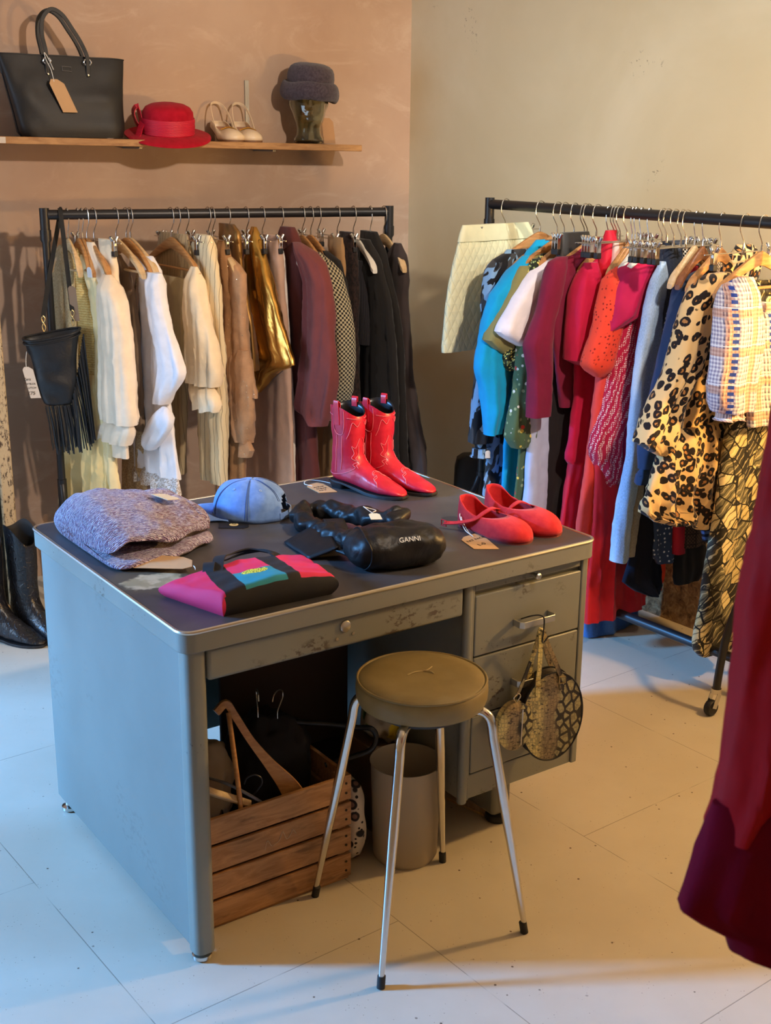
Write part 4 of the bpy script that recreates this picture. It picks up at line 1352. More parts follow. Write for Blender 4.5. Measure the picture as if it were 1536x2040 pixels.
garment('trousers', 'black trousers with a leather-look waist held by a clip', 'trousers', 'clothes on the rail by the cream wall', (0.639, 4.088, 1.423), -2.443, [
    ('body','black_trouser',0.05,0.005,5,0.0,False,{},[(-0.129,-0.019,0.132),(-0.278,-0.008,0.137),(-0.439,0.016,0.142),(-0.604,0.014,0.145),(-0.773,0.013,0.143),(-0.946,0.004,0.143),(-1.105,-0.004,0.144)]),
    ('waistband','black_leather',0.05,0.003,9,0.0,False,{},[(-0.065,-0.006,0.127),(-0.105,-0.019,0.129),(-0.136,-0.022,0.134)]),
], 'C', 'metal clip hanger on the rail holding the black trousers with a leather-look', 1.00, 1)
garment('jumper', 'burgundy high-neck knitted jumper', 'jumper', 'clothes on the rail by the cream wall', (0.664, 4.055, 1.423), -2.443, [
    ('body','burgundy_knit',0.05,0.005,6,0.0,False,{},[(-0.081,-0.053,0.053),(-0.105,-0.062,0.062),(-0.127,-0.106,0.106),(-0.147,-0.169,0.169),(-0.184,-0.194,0.194),(-0.317,-0.198,0.198),(-0.431,-0.172,0.172),(-0.53,-0.153,0.153),(-0.619,-0.129,0.129)]),
    ('sleeve','burgundy_knit',0.075,0.004,9,0.01,False,{},[(-0.133,0.144,0.186),(-0.148,0.152,0.219),(-0.225,0.169,0.245),(-0.283,0.188,0.259),(-0.34,0.207,0.285),(-0.397,0.21,0.312),(-0.491,0.205,0.289),(-0.63,0.205,0.287)]),
], 'W', 'wooden hanger on the rail holding the burgundy high-neck knitted jumper', 1.00, 1)
garment('trousers', 'crimson wide-leg trousers under the crimson flared-sleeve dress', 'trousers', 'clothes on the rail by the cream wall', (0.684, 4.029, 1.423), -2.443, [
    ('body','scarlet_satin',0.05,0.01,8,0.0,False,{},[(-0.278,-0.036,0.038),(-0.536,-0.036,0.052),(-0.733,-0.029,0.082),(-0.799,-0.03,0.096),(-1.006,-0.029,0.127),(-1.158,-0.038,0.138)]),
], None, ' on the rail holding the crimson wide-leg trousers under the', 1.00, 1)
garment('dress', 'crimson crepe tunic with a flared elbow sleeve', 'dress', 'clothes on the rail by the cream wall', (0.694, 4.016, 1.423), -2.443, [
    ('body','crimson_crepe',0.05,0.008,7,0.0,False,{},[(-0.127,-0.05,0.031),(-0.163,-0.078,0.078),(-0.271,-0.105,0.105),(-0.472,-0.121,0.121),(-0.579,-0.113,0.113),(-0.7,-0.125,0.125),(-0.78,-0.143,0.143),(-0.798,-0.124,0.124)]),
    ('sleeve','crimson_crepe',0.085,0.006,9,0.01,False,{},[(-0.151,0.055,0.112),(-0.205,0.05,0.145),(-0.246,0.048,0.158),(-0.355,0.043,0.17),(-0.45,0.052,0.172),(-0.47,0.087,0.13)]),
], 'W', 'wooden hanger on the rail holding the crimson crepe tunic with a', 0.60, 1)
garment('trousers', 'bright scarlet trousers hanging beside the pale pink satin top', 'trousers', 'clothes on the rail by the cream wall', (0.710, 3.996, 1.423), -2.443, [
    ('body','scarlet_satin',0.045,0.005,6,0.0,False,{},[(-0.054,-0.01,0.035),(-0.147,-0.02,0.055),(-0.24,-0.019,0.061),(-0.367,-0.027,0.06),(-0.53,-0.038,0.052),(-0.765,-0.05,0.042)]),
], 'C', 'metal clip hanger on the rail holding the bright scarlet trousers hanging beside', 1.00, 1)
garment('trousers', 'tan-waisted trousers with a pale pink satin edge in a brown clip', 'trousers', 'clothes on the rail by the cream wall', (0.725, 3.976, 1.423), -2.443, [
    ('body','tan_waist',0.034,0.004,9,0.0,False,{},[(-0.09,-0.068,0.015),(-0.131,-0.078,0.016),(-0.209,-0.081,0.023),(-0.335,-0.084,0.03),(-0.463,-0.083,0.033)]),
    ('edging','blush_satin',0.04,0.002,9,0.0,False,{},[(-0.088,0.003,0.03),(-0.131,0.001,0.03),(-0.208,0.008,0.042),(-0.254,0.016,0.055),(-0.332,0.02,0.059),(-0.428,0.021,0.06)]),
], 'C', 'metal clip hanger on the rail holding the tan-waisted trousers with a pale', 1.00, 1)
garment('dress', 'orange-red long skirt reaching almost to the floor behind the rail', 'skirt', 'clothes on the rail by the cream wall', (0.743, 3.953, 1.423), -2.443, [
    ('body','orange_linen',0.05,0.012,9,0.0,False,{},[(-0.207,-0.117,0.013),(-0.525,-0.169,0.021),(-0.928,-0.25,0.017),(-1.136,-0.299,0.028),(-1.224,-0.322,0.036),(-1.299,-0.308,0.039)]),
], 'C', 'metal clip hanger on the rail holding the orange-red long skirt reaching almost', 1.00, 1)
garment('dress', 'long coral-red broderie dress with eyelet sleeves falling to the floor', 'dress', 'clothes on the rail by the cream wall', (0.755, 3.937, 1.423), -2.443, [
    ('body','red_linen_lit',0.06,0.006,7,0.0,False,{},[(-0.091,-0.063,-0.05),(-0.122,-0.05,-0.028),(-0.172,-0.05,0.045),(-0.325,-0.082,0.082),(-0.51,-0.122,0.122),(-0.734,-0.148,0.148),(-0.896,-0.17,0.17),(-0.996,-0.179,0.179),(-1.153,-0.169,0.169),(-1.313,-0.146,0.146)]),
    ('front_panel','red_linen',0.05,0.012,8,0.03,False,{},[(-0.696,-0.039,0.14),(-0.895,-0.077,0.137),(-0.996,-0.099,0.138),(-1.151,-0.133,0.139),(-1.316,-0.164,0.14)]),  # same dress in deep red, covering all but the edge coloured as lit
    ('sleeve','coral_eyelet',0.085,0.006,9,0.01,False,{},[(-0.14,-0.003,0.055),(-0.169,0.013,0.09),(-0.196,0.02,0.116),(-0.277,0.026,0.141),(-0.35,0.033,0.16),(-0.454,0.071,0.193),(-0.492,0.112,0.145)]),
], 'W', 'wooden hanger on the rail holding the long coral-red broderie dress with', 0.47, 1)
garment('blouse', 'pink paisley-print blouse sleeve hanging below the raspberry blouse', 'blouse', 'clothes on the rail by the cream wall', (0.763, 3.928, 1.423), -2.443, [
    ('body','pink_paisley',0.04,0.006,9,0.0,False,{},[(-0.176,-0.05,-0.038),(-0.332,-0.05,-0.021),(-0.523,-0.05,-0.011),(-0.755,-0.05,-0.009),(-0.857,-0.05,-0.009)]),
    ('sleeve','pink_paisley',0.08,0.008,9,0.012,False,{},[(-0.263,-0.009,0.045),(-0.368,0.009,0.085),(-0.478,0.01,0.098),(-0.573,0.015,0.113),(-0.649,0.019,0.137),(-0.717,0.019,0.162),(-0.814,0.03,0.12),(-0.882,0.062,0.095)]),
], 'W', 'wooden hanger on the rail holding the pink paisley-print blouse sleeve hanging', 0.45, 1)
garment('blouse', 'raspberry crepe dress with a wide cape sleeve', 'dress', 'clothes on the rail by the cream wall', (0.776, 3.910, 1.423), -2.443, [
    ('body','raspberry_crepe',0.05,0.006,6,0.0,False,{},[(-0.097,-0.102,-0.05),(-0.121,-0.065,-0.05),(-0.157,-0.05,-0.02),(-0.264,-0.05,0.013),(-0.42,-0.05,0.026),(-0.58,-0.05,0.029),(-0.743,-0.05,0.043),(-0.842,-0.05,0.05),(-0.932,-0.059,0.059)]),
    ('sleeve','raspberry_crepe',0.09,0.005,9,0.012,False,{},[(-0.105,-0.113,-0.068),(-0.139,-0.097,0.048),(-0.161,-0.085,0.088),(-0.234,-0.064,0.111),(-0.299,-0.012,0.126),(-0.323,0.059,0.131),(-0.344,0.105,0.134)]),
], 'H', 'white hanger on the rail holding the raspberry crepe dress with a', 0.45, 1)
garment('cardigan', 'rose pink wool cardigan next to the pale jeans', 'cardigan', 'clothes on the rail by the cream wall', (0.795, 3.886, 1.423), -2.443, [
    ('body','pink_wool',0.05,0.004,9,0.0,False,{},[(-0.128,-0.103,-0.05),(-0.151,-0.054,-0.05),(-0.177,-0.05,-0.008),(-0.198,-0.05,0.009),(-0.281,-0.05,0.012),(-0.386,-0.05,0.008),(-0.513,-0.05,0.007),(-0.66,-0.05,0.007),(-0.743,-0.05,0.003)]),
], 'H', 'white hanger on the rail holding the rose pink wool cardigan next', 0.45, 1)
garment('jeans', 'bright blue wide jeans whose hem rests on the floor', 'jeans', 'clothes on the rail by the cream wall', (0.717, 3.986, 1.423), -2.443, [
    ('body','blue_denim',0.07,0.008,6,0.0,False,{},[(-0.339,-0.094,-0.009),(-0.601,-0.117,-0.009),(-0.766,-0.13,0.016),(-1.108,-0.189,0.046),(-1.287,-0.22,0.051),(-1.36,-0.229,0.05),(-1.419,-0.23,0.034)]),
], 'C', 'metal clip hanger on the rail holding the bright blue wide jeans whose', 1.00, 1)
garment('jeans', 'pale stonewashed jeans with a frayed hem', 'jeans', 'clothes on the rail by the cream wall', (0.828, 3.843, 1.423), -2.443, [
    ('waistband','dark_denim',0.05,0.003,9,0.0,False,{},[(-0.076,-0.113,0.001),(-0.104,-0.112,-0.0),(-0.137,-0.106,0.003)]),
    ('body','grey_denim',0.05,0.005,5,0.0,False,{},[(-0.127,-0.1,-0.005),(-0.193,-0.083,0.001),(-0.274,-0.073,0.021),(-0.398,-0.068,0.036),(-0.48,-0.069,0.047),(-0.608,-0.064,0.047),(-0.739,-0.049,0.048),(-0.914,-0.028,0.069),(-1.065,0.007,0.084)]),
    ('leg','light_denim',0.05,0.004,9,0.012,False,{'hem':0.004},[(-0.134,-0.02,0.016),(-0.19,-0.013,0.043),(-0.27,-0.003,0.065),(-0.392,-0.003,0.086),(-0.472,0.003,0.098),(-0.599,0.008,0.102),(-0.729,0.048,0.101),(-0.9,0.074,0.132),(-1.068,0.082,0.145)]),
], 'C', 'metal clip hanger on the rail holding the pale stonewashed jeans with a', 1.00, 1)
garment('jeans', 'dark indigo jeans beside the pale stonewashed jeans', 'jeans', 'clothes on the rail by the cream wall', (0.840, 3.828, 1.423), -2.443, [
    ('body','dark_denim',0.05,0.005,5,0.0,False,{},[(-0.079,-0.094,0.005),(-0.133,-0.101,-0.002),(-0.253,-0.081,0.008),(-0.407,-0.065,0.017),(-0.564,-0.064,0.014),(-0.726,-0.069,0.013)]),
], 'C', 'metal clip hanger on the rail holding the dark indigo jeans beside the', 1.00, 1)
garment('dress', 'navy spotted cotton dress with a curved hem', 'dress', 'clothes on the rail by the cream wall', (0.847, 3.818, 1.423), -2.443, [
    ('body','navy_dots',0.045,0.008,7,0.02,False,{},[(-0.14,-0.09,-0.035),(-0.209,-0.084,-0.012),(-0.29,-0.085,0.005),(-0.372,-0.086,0.015),(-0.56,-0.116,0.012),(-0.721,-0.148,0.008),(-0.886,-0.176,0.004),(-0.97,-0.187,-0.0),(-1.07,-0.195,-0.007),(-1.105,-0.171,-0.041)]),
], None, ' on the rail holding the navy spotted cotton dress with', 1.00, 1)
garment('skirt', 'black and cream houndstooth checked skirt with a cream side stripe', 'skirt', 'clothes on the rail by the cream wall', (0.856, 3.806, 1.423), -2.443, [
    ('body','glen_check',0.045,0.003,9,0.0,False,{},[(-0.09,-0.244,-0.06),(-0.149,-0.247,-0.063),(-0.256,-0.248,-0.067),(-0.349,-0.235,-0.071)]),
    ('side_stripe','black_white_trim',0.05,0.002,9,0.0,False,{},[(-0.094,-0.081,-0.051),(-0.148,-0.083,-0.053),(-0.255,-0.087,-0.059)]),
], 'C', 'metal clip hanger on the rail holding the black and cream houndstooth checked', 1.00, 1)
garment('trousers', 'black track trousers with a red side stripe', 'trousers', 'clothes on the rail by the cream wall', (0.873, 3.785, 1.423), -2.443, [
    ('body','black_jersey',0.04,0.004,9,0.0,False,{},[(-0.144,-0.169,-0.068),(-0.408,-0.186,-0.072),(-0.73,-0.211,-0.083),(-1.052,-0.246,-0.097),(-1.156,-0.273,-0.1),(-1.186,-0.231,-0.114)]),
    ('side_stripe','red_jersey',0.045,0.003,9,0.0,False,{},[(-0.146,-0.098,-0.053),(-0.313,-0.095,-0.045),(-0.564,-0.114,-0.057),(-0.894,-0.12,-0.072),(-1.074,-0.133,-0.087)]),
], 'C', 'metal clip hanger on the rail holding the black track trousers with a', 1.00, 1)
garment('skirt', 'brown tweed mini skirt half hidden behind the leopard top', 'skirt', 'clothes on the rail by the cream wall', (0.884, 3.771, 1.423), -2.443, [
    ('body','brown_tweed',0.04,0.004,9,0.0,False,{},[(-0.253,-0.201,-0.088),(-0.502,-0.228,-0.091),(-0.794,-0.25,-0.098),(-0.998,-0.246,-0.109),(-1.054,-0.243,-0.116)]),
], 'C', 'metal clip hanger on the rail holding the brown tweed mini skirt half', 1.00, 1)
garment('skirt', 'midnight velvet flared skirt below the navy jacket', 'skirt', 'clothes on the rail by the cream wall', (0.839, 3.829, 1.423), -2.443, [
    ('body','navy_velvet',0.045,0.01,8,0.0,False,{},[(-0.418,-0.203,-0.103),(-0.666,-0.131,-0.017),(-0.79,-0.082,0.024),(-0.962,-0.069,0.043),(-1.074,-0.067,0.058),(-1.148,-0.093,0.091),(-1.195,-0.102,0.02),(-1.224,-0.093,-0.039)]),
], 'C', 'metal clip hanger on the rail holding the midnight velvet flared skirt below', 1.00, 1)
garment('jacket', 'dusty navy jersey jacket with long sleeve', 'jacket', 'clothes on the rail by the cream wall', (0.905, 3.744, 1.423), -2.443, [
    ('body','navy_cotton',0.05,0.006,9,0.0,False,{},[(-0.118,-0.105,-0.05),(-0.143,-0.068,-0.05),(-0.167,-0.05,-0.018),(-0.272,-0.05,0.008),(-0.39,-0.05,0.036),(-0.543,-0.05,0.046),(-0.699,-0.052,0.052)]),
    ('sleeve','navy_cotton',0.08,0.005,9,0.01,False,{},[(-0.154,-0.067,-0.007),(-0.179,-0.051,0.057),(-0.199,-0.039,0.073),(-0.294,-0.008,0.092),(-0.392,0.019,0.118),(-0.49,0.048,0.145),(-0.603,0.072,0.167),(-0.67,0.103,0.19),(-0.731,0.128,0.188)]),
    ('cuff','navy_cotton',0.07,0.008,16,0.01,False,{},[(-0.726,0.133,0.186),(-0.753,0.135,0.198),(-0.777,0.142,0.202)]),
], 'P', 'pale wooden hanger on the rail holding the dusty navy jersey jacket with', 0.45, 1)
garment('top', 'blue striped jersey top showing below the leopard hem', 'top', 'clothes on the rail by the cream wall', (0.923, 3.721, 1.423), -2.443, [
    ('body','blue_stripe',0.035,0.004,9,0.0,False,{},[(-0.249,-0.202,-0.125),(-0.558,-0.198,-0.118),(-0.883,-0.182,-0.117),(-0.984,-0.18,-0.12),(-1.016,-0.174,-0.13)]),
], 'D', 'dark wooden hanger on the rail holding the blue striped jersey top showing', 0.45, 1)
garment('blouse', 'leopard-print blouse with flared sleeve and gathered peplum hem', 'blouse', 'clothes on the rail by the cream wall', (0.962, 3.670, 1.423), -2.443, [
    ('collar','leopard_cotton',0.05,0.01,22,0.0,False,{},[(-0.075,-0.161,-0.095),(-0.092,-0.179,-0.077),(-0.114,-0.188,-0.056),(-0.134,-0.187,-0.039)]),
    ('body','leopard_cotton',0.05,0.006,8,0.0,False,{},[(-0.117,-0.194,-0.047),(-0.141,-0.204,-0.011),(-0.231,-0.162,0.027),(-0.375,-0.134,0.067),(-0.517,-0.095,0.13),(-0.618,-0.097,0.179)]),
    ('peplum','leopard_cotton',0.08,0.022,11,0.012,False,{'hem':0.012},[(-0.593,-0.071,0.192),(-0.675,-0.111,0.232),(-0.78,-0.151,0.275),(-0.831,-0.171,0.278),(-0.869,-0.12,0.207),(-0.911,-0.006,0.086)]),
    ('sleeve','leopard_cotton',0.09,0.01,10,0.02,False,{},[(-0.148,-0.019,0.064),(-0.165,-0.007,0.104),(-0.183,0.005,0.134),(-0.238,0.03,0.166),(-0.313,0.058,0.189),(-0.369,0.077,0.205),(-0.444,0.117,0.235),(-0.515,0.159,0.292),(-0.57,0.175,0.321),(-0.606,0.189,0.342),(-0.636,0.205,0.289),(-0.661,0.217,0.241)]),
], 'W', 'wooden hanger on the rail holding the leopard-print blouse with flared sleeve', 0.62, 1)
garment('trousers', 'olive and cream abstract swirl-print trousers at the near end of the rail', 'trousers', 'clothes on the rail by the cream wall', (1.011, 3.606, 1.423), -2.443, [
    ('body','abstract_print',0.06,0.006,5,0.0,False,{},[(-0.171,-0.217,-0.062),(-0.287,-0.238,-0.056),(-0.461,-0.245,-0.018),(-0.58,-0.253,-0.006),(-0.675,-0.243,-0.0),(-0.895,-0.256,0.023),(-0.999,-0.248,0.043),(-1.089,-0.235,0.043),(-1.178,-0.208,0.049),(-1.266,-0.167,0.062),(-1.305,-0.15,0.052),(-1.325,-0.119,0.029)]),
], 'C', 'metal clip hanger on the rail holding the olive and cream abstract swirl-print', 1.00, 1)
garment('blouse', 'orange and blue plaid blouse with shirred front and puffed sleeve', 'blouse', 'clothes on the rail by the cream wall', (1.049, 3.558, 1.423), -2.513, [
    ('body','plaid_cotton',0.05,0.006,16,0.01,False,{},[(-0.147,0.038,0.084),(-0.184,0.019,0.085),(-0.218,0.001,0.085),(-0.249,-0.282,0.081),(-0.356,-0.302,0.048),(-0.476,-0.314,0.017),(-0.582,-0.324,-0.001)]),
    ('sleeve','plaid_cotton',0.1,0.008,12,0.035,False,{},[(-0.14,0.093,0.127),(-0.163,0.076,0.174),(-0.221,0.054,0.19),(-0.271,0.033,0.198),(-0.312,0.026,0.2),(-0.387,0.032,0.207),(-0.443,0.042,0.206),(-0.49,0.044,0.192),(-0.516,0.059,0.169)]),
    ('cuff','plaid_cotton',0.075,0.008,20,0.035,False,{},[(-0.511,0.073,0.161),(-0.523,0.08,0.153),(-0.54,0.059,0.166)]),
], 'W', 'wooden hanger on the rail holding the orange and blue plaid blouse', 0.84, 1)

# ------------------------------------------------------------------ things lying on the desk
from mathutils import noise as mnoise
KRAFT = plain('kraft_card', S(190, 150, 106), .8, var=.05)
STRING = plain('white_string', S(228, 222, 210), .8)
INK = plain('pen_ink', S(58, 40, 28), .8)

def nz(p, s=1.0, seed=0):
    return mnoise.noise(Vector((p[0] * s + seed * 7.3, p[1] * s - seed * 3.1, p[2] * s + seed)))

def tag_card(name, label, corners, lift=.001, text=None, group=None, mat=None, string=None, hole=True):
    """a card tag lying on a surface: corners given as world points (head-left, head-right, tail-right, tail-left)"""
    a, b, c, d = [Vector(p) for p in corners]
    ctr = (a + b + c + d) / 4
    r = thing(name, label, 'tag', ctr, 0, group)
    a, b, c, d = a - ctr, b - ctr, c - ctr, d - ctr
    nrm = (b - a).cross(d - a).normalized()
    if nrm.z < 0 and abs(nrm.z) > .3:
        nrm = -nrm
    m = MB()
    ol = [a.lerp(d, .16), a.lerp(b, .22), b.lerp(a, .22), b.lerp(c, .16), c, d]
    n_ = len(ol)
    m.add([p + nrm * lift for p in ol] + [p + nrm * (lift + .0012) for p in ol], [tuple(range(n_))[::-1], tuple(range(n_, 2 * n_))] + [(i, (i + 1) % n_, n_ + (i + 1) % n_, n_ + i) for i in range(n_)])
    m.build('card', mat or KRAFT, r, smooth_=False)
    if string:
        m = MB(); m.tube(catmull([Vector(p) - ctr for p in string], 6), .0010, 6)
        m.build('string', STRING, r)
    return r, a, b, c, d, nrm

def on_card(info, txt, size, q=(.2, .4), mat=None, flip=False):
    r, a, b, c, d, nrm = info
    down = ((d - a) + (c - b)).normalized()
    across = (b - a).normalized()
    if flip: across = -across
    # writing runs along 'across', lines go along 'down'
    x = across; z = nrm
    y = z.cross(x).normalized()
    if y.dot(down) > 0:
        z = -z if False else z
        y = -y; 
        z = x.cross(y)
    org = a + (b - a) * q[0] + ((d - a) * (1 - q[0]) + (c - b) * q[0]) * q[1]
    off = nrm * .0027
    M = Matrix((x, y, x.cross(y))).transposed().to_4x4()
    return lettering('handwriting', txt, size, mat or INK, r, org + off, M.to_euler(), shear=.15)

# --- knitted jumper, folded
t = NT('marled_knit')
v = t.obj()
row = t.wave(t.obj(1, 1, 1, (0, 0, .35)), 70, 5.0, 2, 2.2, 'Y')
n1 = t.noise(t.obj(60, 130, 90), 1.6, 3, .7)
n2 = t.noise(v, 7, 3)
n3 = t.noise(t.obj(90, 160, 90), 1.2, 2, .7)
base = t.mix(t.thr(n1, .40, .6), S(140, 104, 140), S(216, 194, 212))
base = t.mix(t.math('MULTIPLY', t.thr(n3, .54, .64), .8), base, S(238, 226, 226))
base = t.mix(t.math('MULTIPLY', t.thr(n2, .5, .62), t.math('MULTIPLY', t.thr(n1, .58, .44), .8)), base, S(120, 42, 58))
base = t.mix(t.math('MULTIPLY', t.thr(row, .35, .1), .5), base, S(84, 52, 74))
t.color(base)
t.set(Roughness=.95, Sheen_Weight=.4, Specular_IOR_Level=.15)
t.bump(t.math('ADD', t.math('MULTIPLY', row, .9), t.math('MULTIPLY', n1, .9)), 1.0, .006)
KNIT = t.m
def knit_jumper():
    r = thing('knitted_jumper', 'folded chunky lilac and maroon marled knitted jumper at the left back of the desk', 'jumper', dk(.16, .59), DROT)
    outer = [(.285, .006), (.20, .003), (.10, .002), (.02, .004), (-.012, .022), (-.022, .046), (-.012, .070), (.015, .088), (.06, .098), (.11, .100), (.16, .094), (.21, .082), (.25, .070), (.272, .060), (.280, .050), (.270, .043)]
    inner = [(.23, .052), (.18, .062), (.13, .066), (.09, .062), (.066, .050), (.070, .036), (.10, .030), (.16, .030), (.22, .030), (.27, .030), (.290, .024), (.296, .014)]
    prof = catmull([(x, 0, z) for x, z in outer + inner + [outer[0]]], 4)[:-1]
    rings = []
    N_ = 36
    for k in range(N_ + 1):
        s = k / N_
        y = lerp(-.128, .150, s)
        eL, eR = s, 1 - s
        sc = (.45 + .55 * min(1, eL / .16) ** .5) * (.80 + .20 * min(1, eR / .08) ** .5)
        shr = (.90 + .10 * min(1, eL / .12) ** .5) * (.94 + .06 * min(1, eR / .1) ** .5)
        closing = smooth((eL - .12) / .34)
        deep = lerp(1.0, .80, smooth((s - .45) / .55))
        ring = []
        for ip, p in enumerate(prof):
            px = p.x; pz = p.z
            if not closing >= 1 and p.x > .05:
                px = lerp(.165, px, .45 + .55 * closing) if 14 * 4 <= ip < 26 * 4 else px
            Y = .165 - px * 1.20 * deep * shr - .02
            q = Vector((y, Y, pz * sc * 1.0))
            if p.z > .03:
                q.z *= lerp(1.06, .82, smooth((s - .3) / .7))
            d = nz(q, 22, 3) * .007 + nz(q, 60, 5) * .003
            q.z = max(.001, q.z + d * (1 if p.z > .01 else .1)); q.y += d * .6
            ring.append(q)
        rings.append(ring)
    m = MB(); m.loft(rings)
    m.build('body', KNIT, r, subsurf=1, angle=180)
    # a rolled cuff poking out on the right
    m = MB()
    P = catmull([(.05, .06, .070), (.09, .05, .074), (.125, .02, .068), (.142, -.03, .052), (.140, -.085, .036)], 6)
    m.tube(P, lambda q: .020 + .004 * sin(q * 9), 14)
    m.build('sleeve', KNIT, r, subsurf=1, angle=180)
knit_jumper()
tag_card('price_tag', 'pale price tag tucked into the top of the knitted jumper', [dk(.248, .60, .833), dk(.268, .545, .830), dk(.225, .53, .838), dk(.208, .58, .842)], mat=plain('pale_card', S(206, 190, 158), .8))

# --- baseball cap
t = NT('cap_cotton'); v = t.obj()
t.color(t.mix(t.thr(t.noise(v, 40, 4), .3, .7), S(84, 118, 172), S(104, 138, 192))); t.set(Roughness=.85, Sheen_Weight=.15)
t.bump(t.noise(v, 400, 2), .2, .001); CAPM = t.m
CAPIN = plain('cap_lining', S(52, 44, 44), .9)
CAPST = plain('cap_stitching', S(60, 84, 130), .8)
def cap():
    r = thing('baseball_cap', 'washed blue cotton baseball cap with open back on the desk', 'cap', dk(.488, .612), DROT + radians(140))
    A_, B_, H_ = .094, .080, .088       # half length (x, bill to the front = +x), half width, height
    def P(phi, e, out=0.0):
        ce, se = cos(e), sin(e)
        k = ce ** .75
        slump = 1 + .05 * cos(phi) * se
        x = (A_ + out) * k * cos(phi) * slump; y = (B_ + out) * k * sin(phi); z = (H_ + out) * se ** .9 if se > 0 else 0
        seam = .0016 * abs(sin(3 * phi + pi / 2)) ** .5 if e < 1.5 else 0
        q = Vector((x, y, z + .002))
        d = nz(q, 22, 2) * .004
        return q + Vector((x, y, z)).normalized() * (d + seam)
    NP, NE = 72, 18
    m = MB()
    verts = [P(2 * pi * i / NP, (pi / 2) * j / NE) for j in range(NE) for i in range(NP)]
    faces = []
    for j in range(NE - 1):
        for i in range(NP):
            ph = 2 * pi * (i + .5) / NP; el = (pi / 2) * (j + .5) / NE
            dphi = abs(((ph - pi + pi) % (2 * pi)) - pi)
            if (dphi / .50) ** 2 + ((el - .12) / .50) ** 2 < 1 and el > .13:
                continue
            a, b = j * NP + i, j * NP + (i + 1) % NP
            faces.append((a, b, b + NP, a + NP))
    top = len(verts); verts.append(P(0, pi / 2 - .001))
    for i in range(NP):
        faces.append(((NE - 1) * NP + i, (NE - 1) * NP + (i + 1) % NP, top))
    m.add(verts, faces)
    m.build('crown', CAPM, r, solid=.0022, angle=70)
    m = MB()
    m.lathe([(.0, 0), (.0055, .001), (.006, .004), (.003, .006), (0, .0062)], 14, Matrix.Translation(P(0, pi / 2 - .001) - Vector((0, 0, .001))))
    m.build('button', CAPM, r)
    m = MB()
    rings = []
    for k in range(25):
        ph = lerp(-1.12, 1.12, k / 24)
        row = []
        for q in range(8):
            s = q / 7
            base = P(ph, .02)
            ext = .074 * cos(ph * .80) ** .7 * s
            p = base + Vector((ext, ext * .15 * sin(ph), .016 * s - .010 * s * s * 1.0 - .008 * abs(sin(ph)) * s))
            p.z = max(p.z, .003)
            row.append(p)
        rings.append(row)
    m.loft(rings, closed=False)
    m.build('bill', CAPM, r, solid=.004)
    m = MB()
    for k in range(6):
        ph = pi / 6 + k * pi / 3
        m.tube([P(ph, e, .0018) for e in [1.5 * q / 18 for q in range(1 if k not in (2, 3) else 6, 19)]], .0009, 5)
        m.tube([P(ph + .06, e, .0016) for e in [1.45 * q / 18 for q in range(1 if k not in (2, 3) else 6, 19)]], .0006, 5)
    m.build('stitching', CAPST, r)
    m = MB()
    for k in range(6):
        ph = k * pi / 3
        if k == 3: continue
        p = P(ph, .95, .001); nrm = p.normalized()
        M = Matrix.Translation(p) @ nrm.to_track_quat('Z', 'Y').to_matrix().to_4x4()
        m.lathe([(.0016, 0), (.0034, .0004), (.0034, .0009), (.0016, .0009)], 12, M, cap0=False, cap1=False)
    m.build('eyelet', plain('cap_eyelet', S(140, 164, 200), .8), r)
    m = MB()
    m.strip([P(pi - .62 + 1.24 * q / 12, .10, .0015) for q in range(13)], .015, .0025, up=lambda s: (-cos(.62 - 1.24 * s), -sin(-.62 + 1.24 * s) * -1, 0))
    bk = m.build('strap', CAPM, r)
    m = MB()
    p = P(pi - .1, .10, .003)
    M = Matrix.Translation(p)
    m.tube([M @ Vector((0, y, z)) for y, z in ((-.011, -.009), (.011, -.009), (.011, .009), (-.011, .009), (-.011, -.009))], .0014, 6)
    m.build('buckle', ALU, bk)
cap()
tg = tag_card('shop_label', 'small black printed swing label lying in front of the blue cap', [dk(.452, .560), dk(.425, .515), dk(.366, .555), dk(.392, .602)], mat=plain('black_card', S(26, 26, 28), .5), lift=.001)
m = MB()
rr_, a_, b_, c_, d_, n_ = tg
cc_ = (a_ + b_ + c_ + d_) / 4 + n_ * .0024
m.lathe([(0, 0), (.011, 0), (.011, .0004), (0, .0004)], 24, Matrix.Translation(cc_))
o = m.build('emblem', plain('gold_print', S(206, 190, 140), .5), rr_)
on_card(tg, 'D', .014, (.33, .55), plain('black_print', S(30, 26, 22), .6)).location.z += .0012

# --- pink, black and teal tote lying on its side
def heightfield(poly, H, nu, nv, marg, hfun):
    FL, FR, BR, BL = [Vector(p) for p in poly]
    rings, uvs = [], []
    for i in range(nu + 1):
        u = lerp(-marg, 1 + marg, i / nu)
        row, uv = [], []
        for j in range(nv + 1):
            v = lerp(-marg * 1.4, 1 + marg * 1.4, j / nv)
            uc, vc = max(0, min(1, u)), max(0, min(1, v))
            p = (FL * (1 - uc) + FR * uc) * (1 - vc) + (BL * (1 - uc) + BR * uc) * vc
            du = max(0, -u, u - 1) / marg; dv = max(0, -v, v - 1) / (marg * 1.4)
            e = max(du, dv) if max(du, dv) > 0 else 0
            out = .010 * sin(min(1, e) * pi)
            z = H * hfun(uc, vc) * (1 - e)
            q = Vector((p.x, p.y, 0))
            dirx = (FR - FL).normalized() * ((1 if u > 1 else -1 if u < 0 else 0)) + (BL - FL).normalized() * ((1 if v > 1 else -1 if v < 0 else 0))
            q += dirx * out
            z += nz((q.x, q.y, 0), 30, 4) * .004 * (1 - e)
            q.z = max(.0008, z)
            row.append(q); uv.append((u, v))
        rings.append(row); uvs.append(uv)
    m = MB(); m.loft(rings, closed=False, uvs=uvs)
    return m
t = NT('tote_colours')
x, y, _ = t.sep(t.uv())
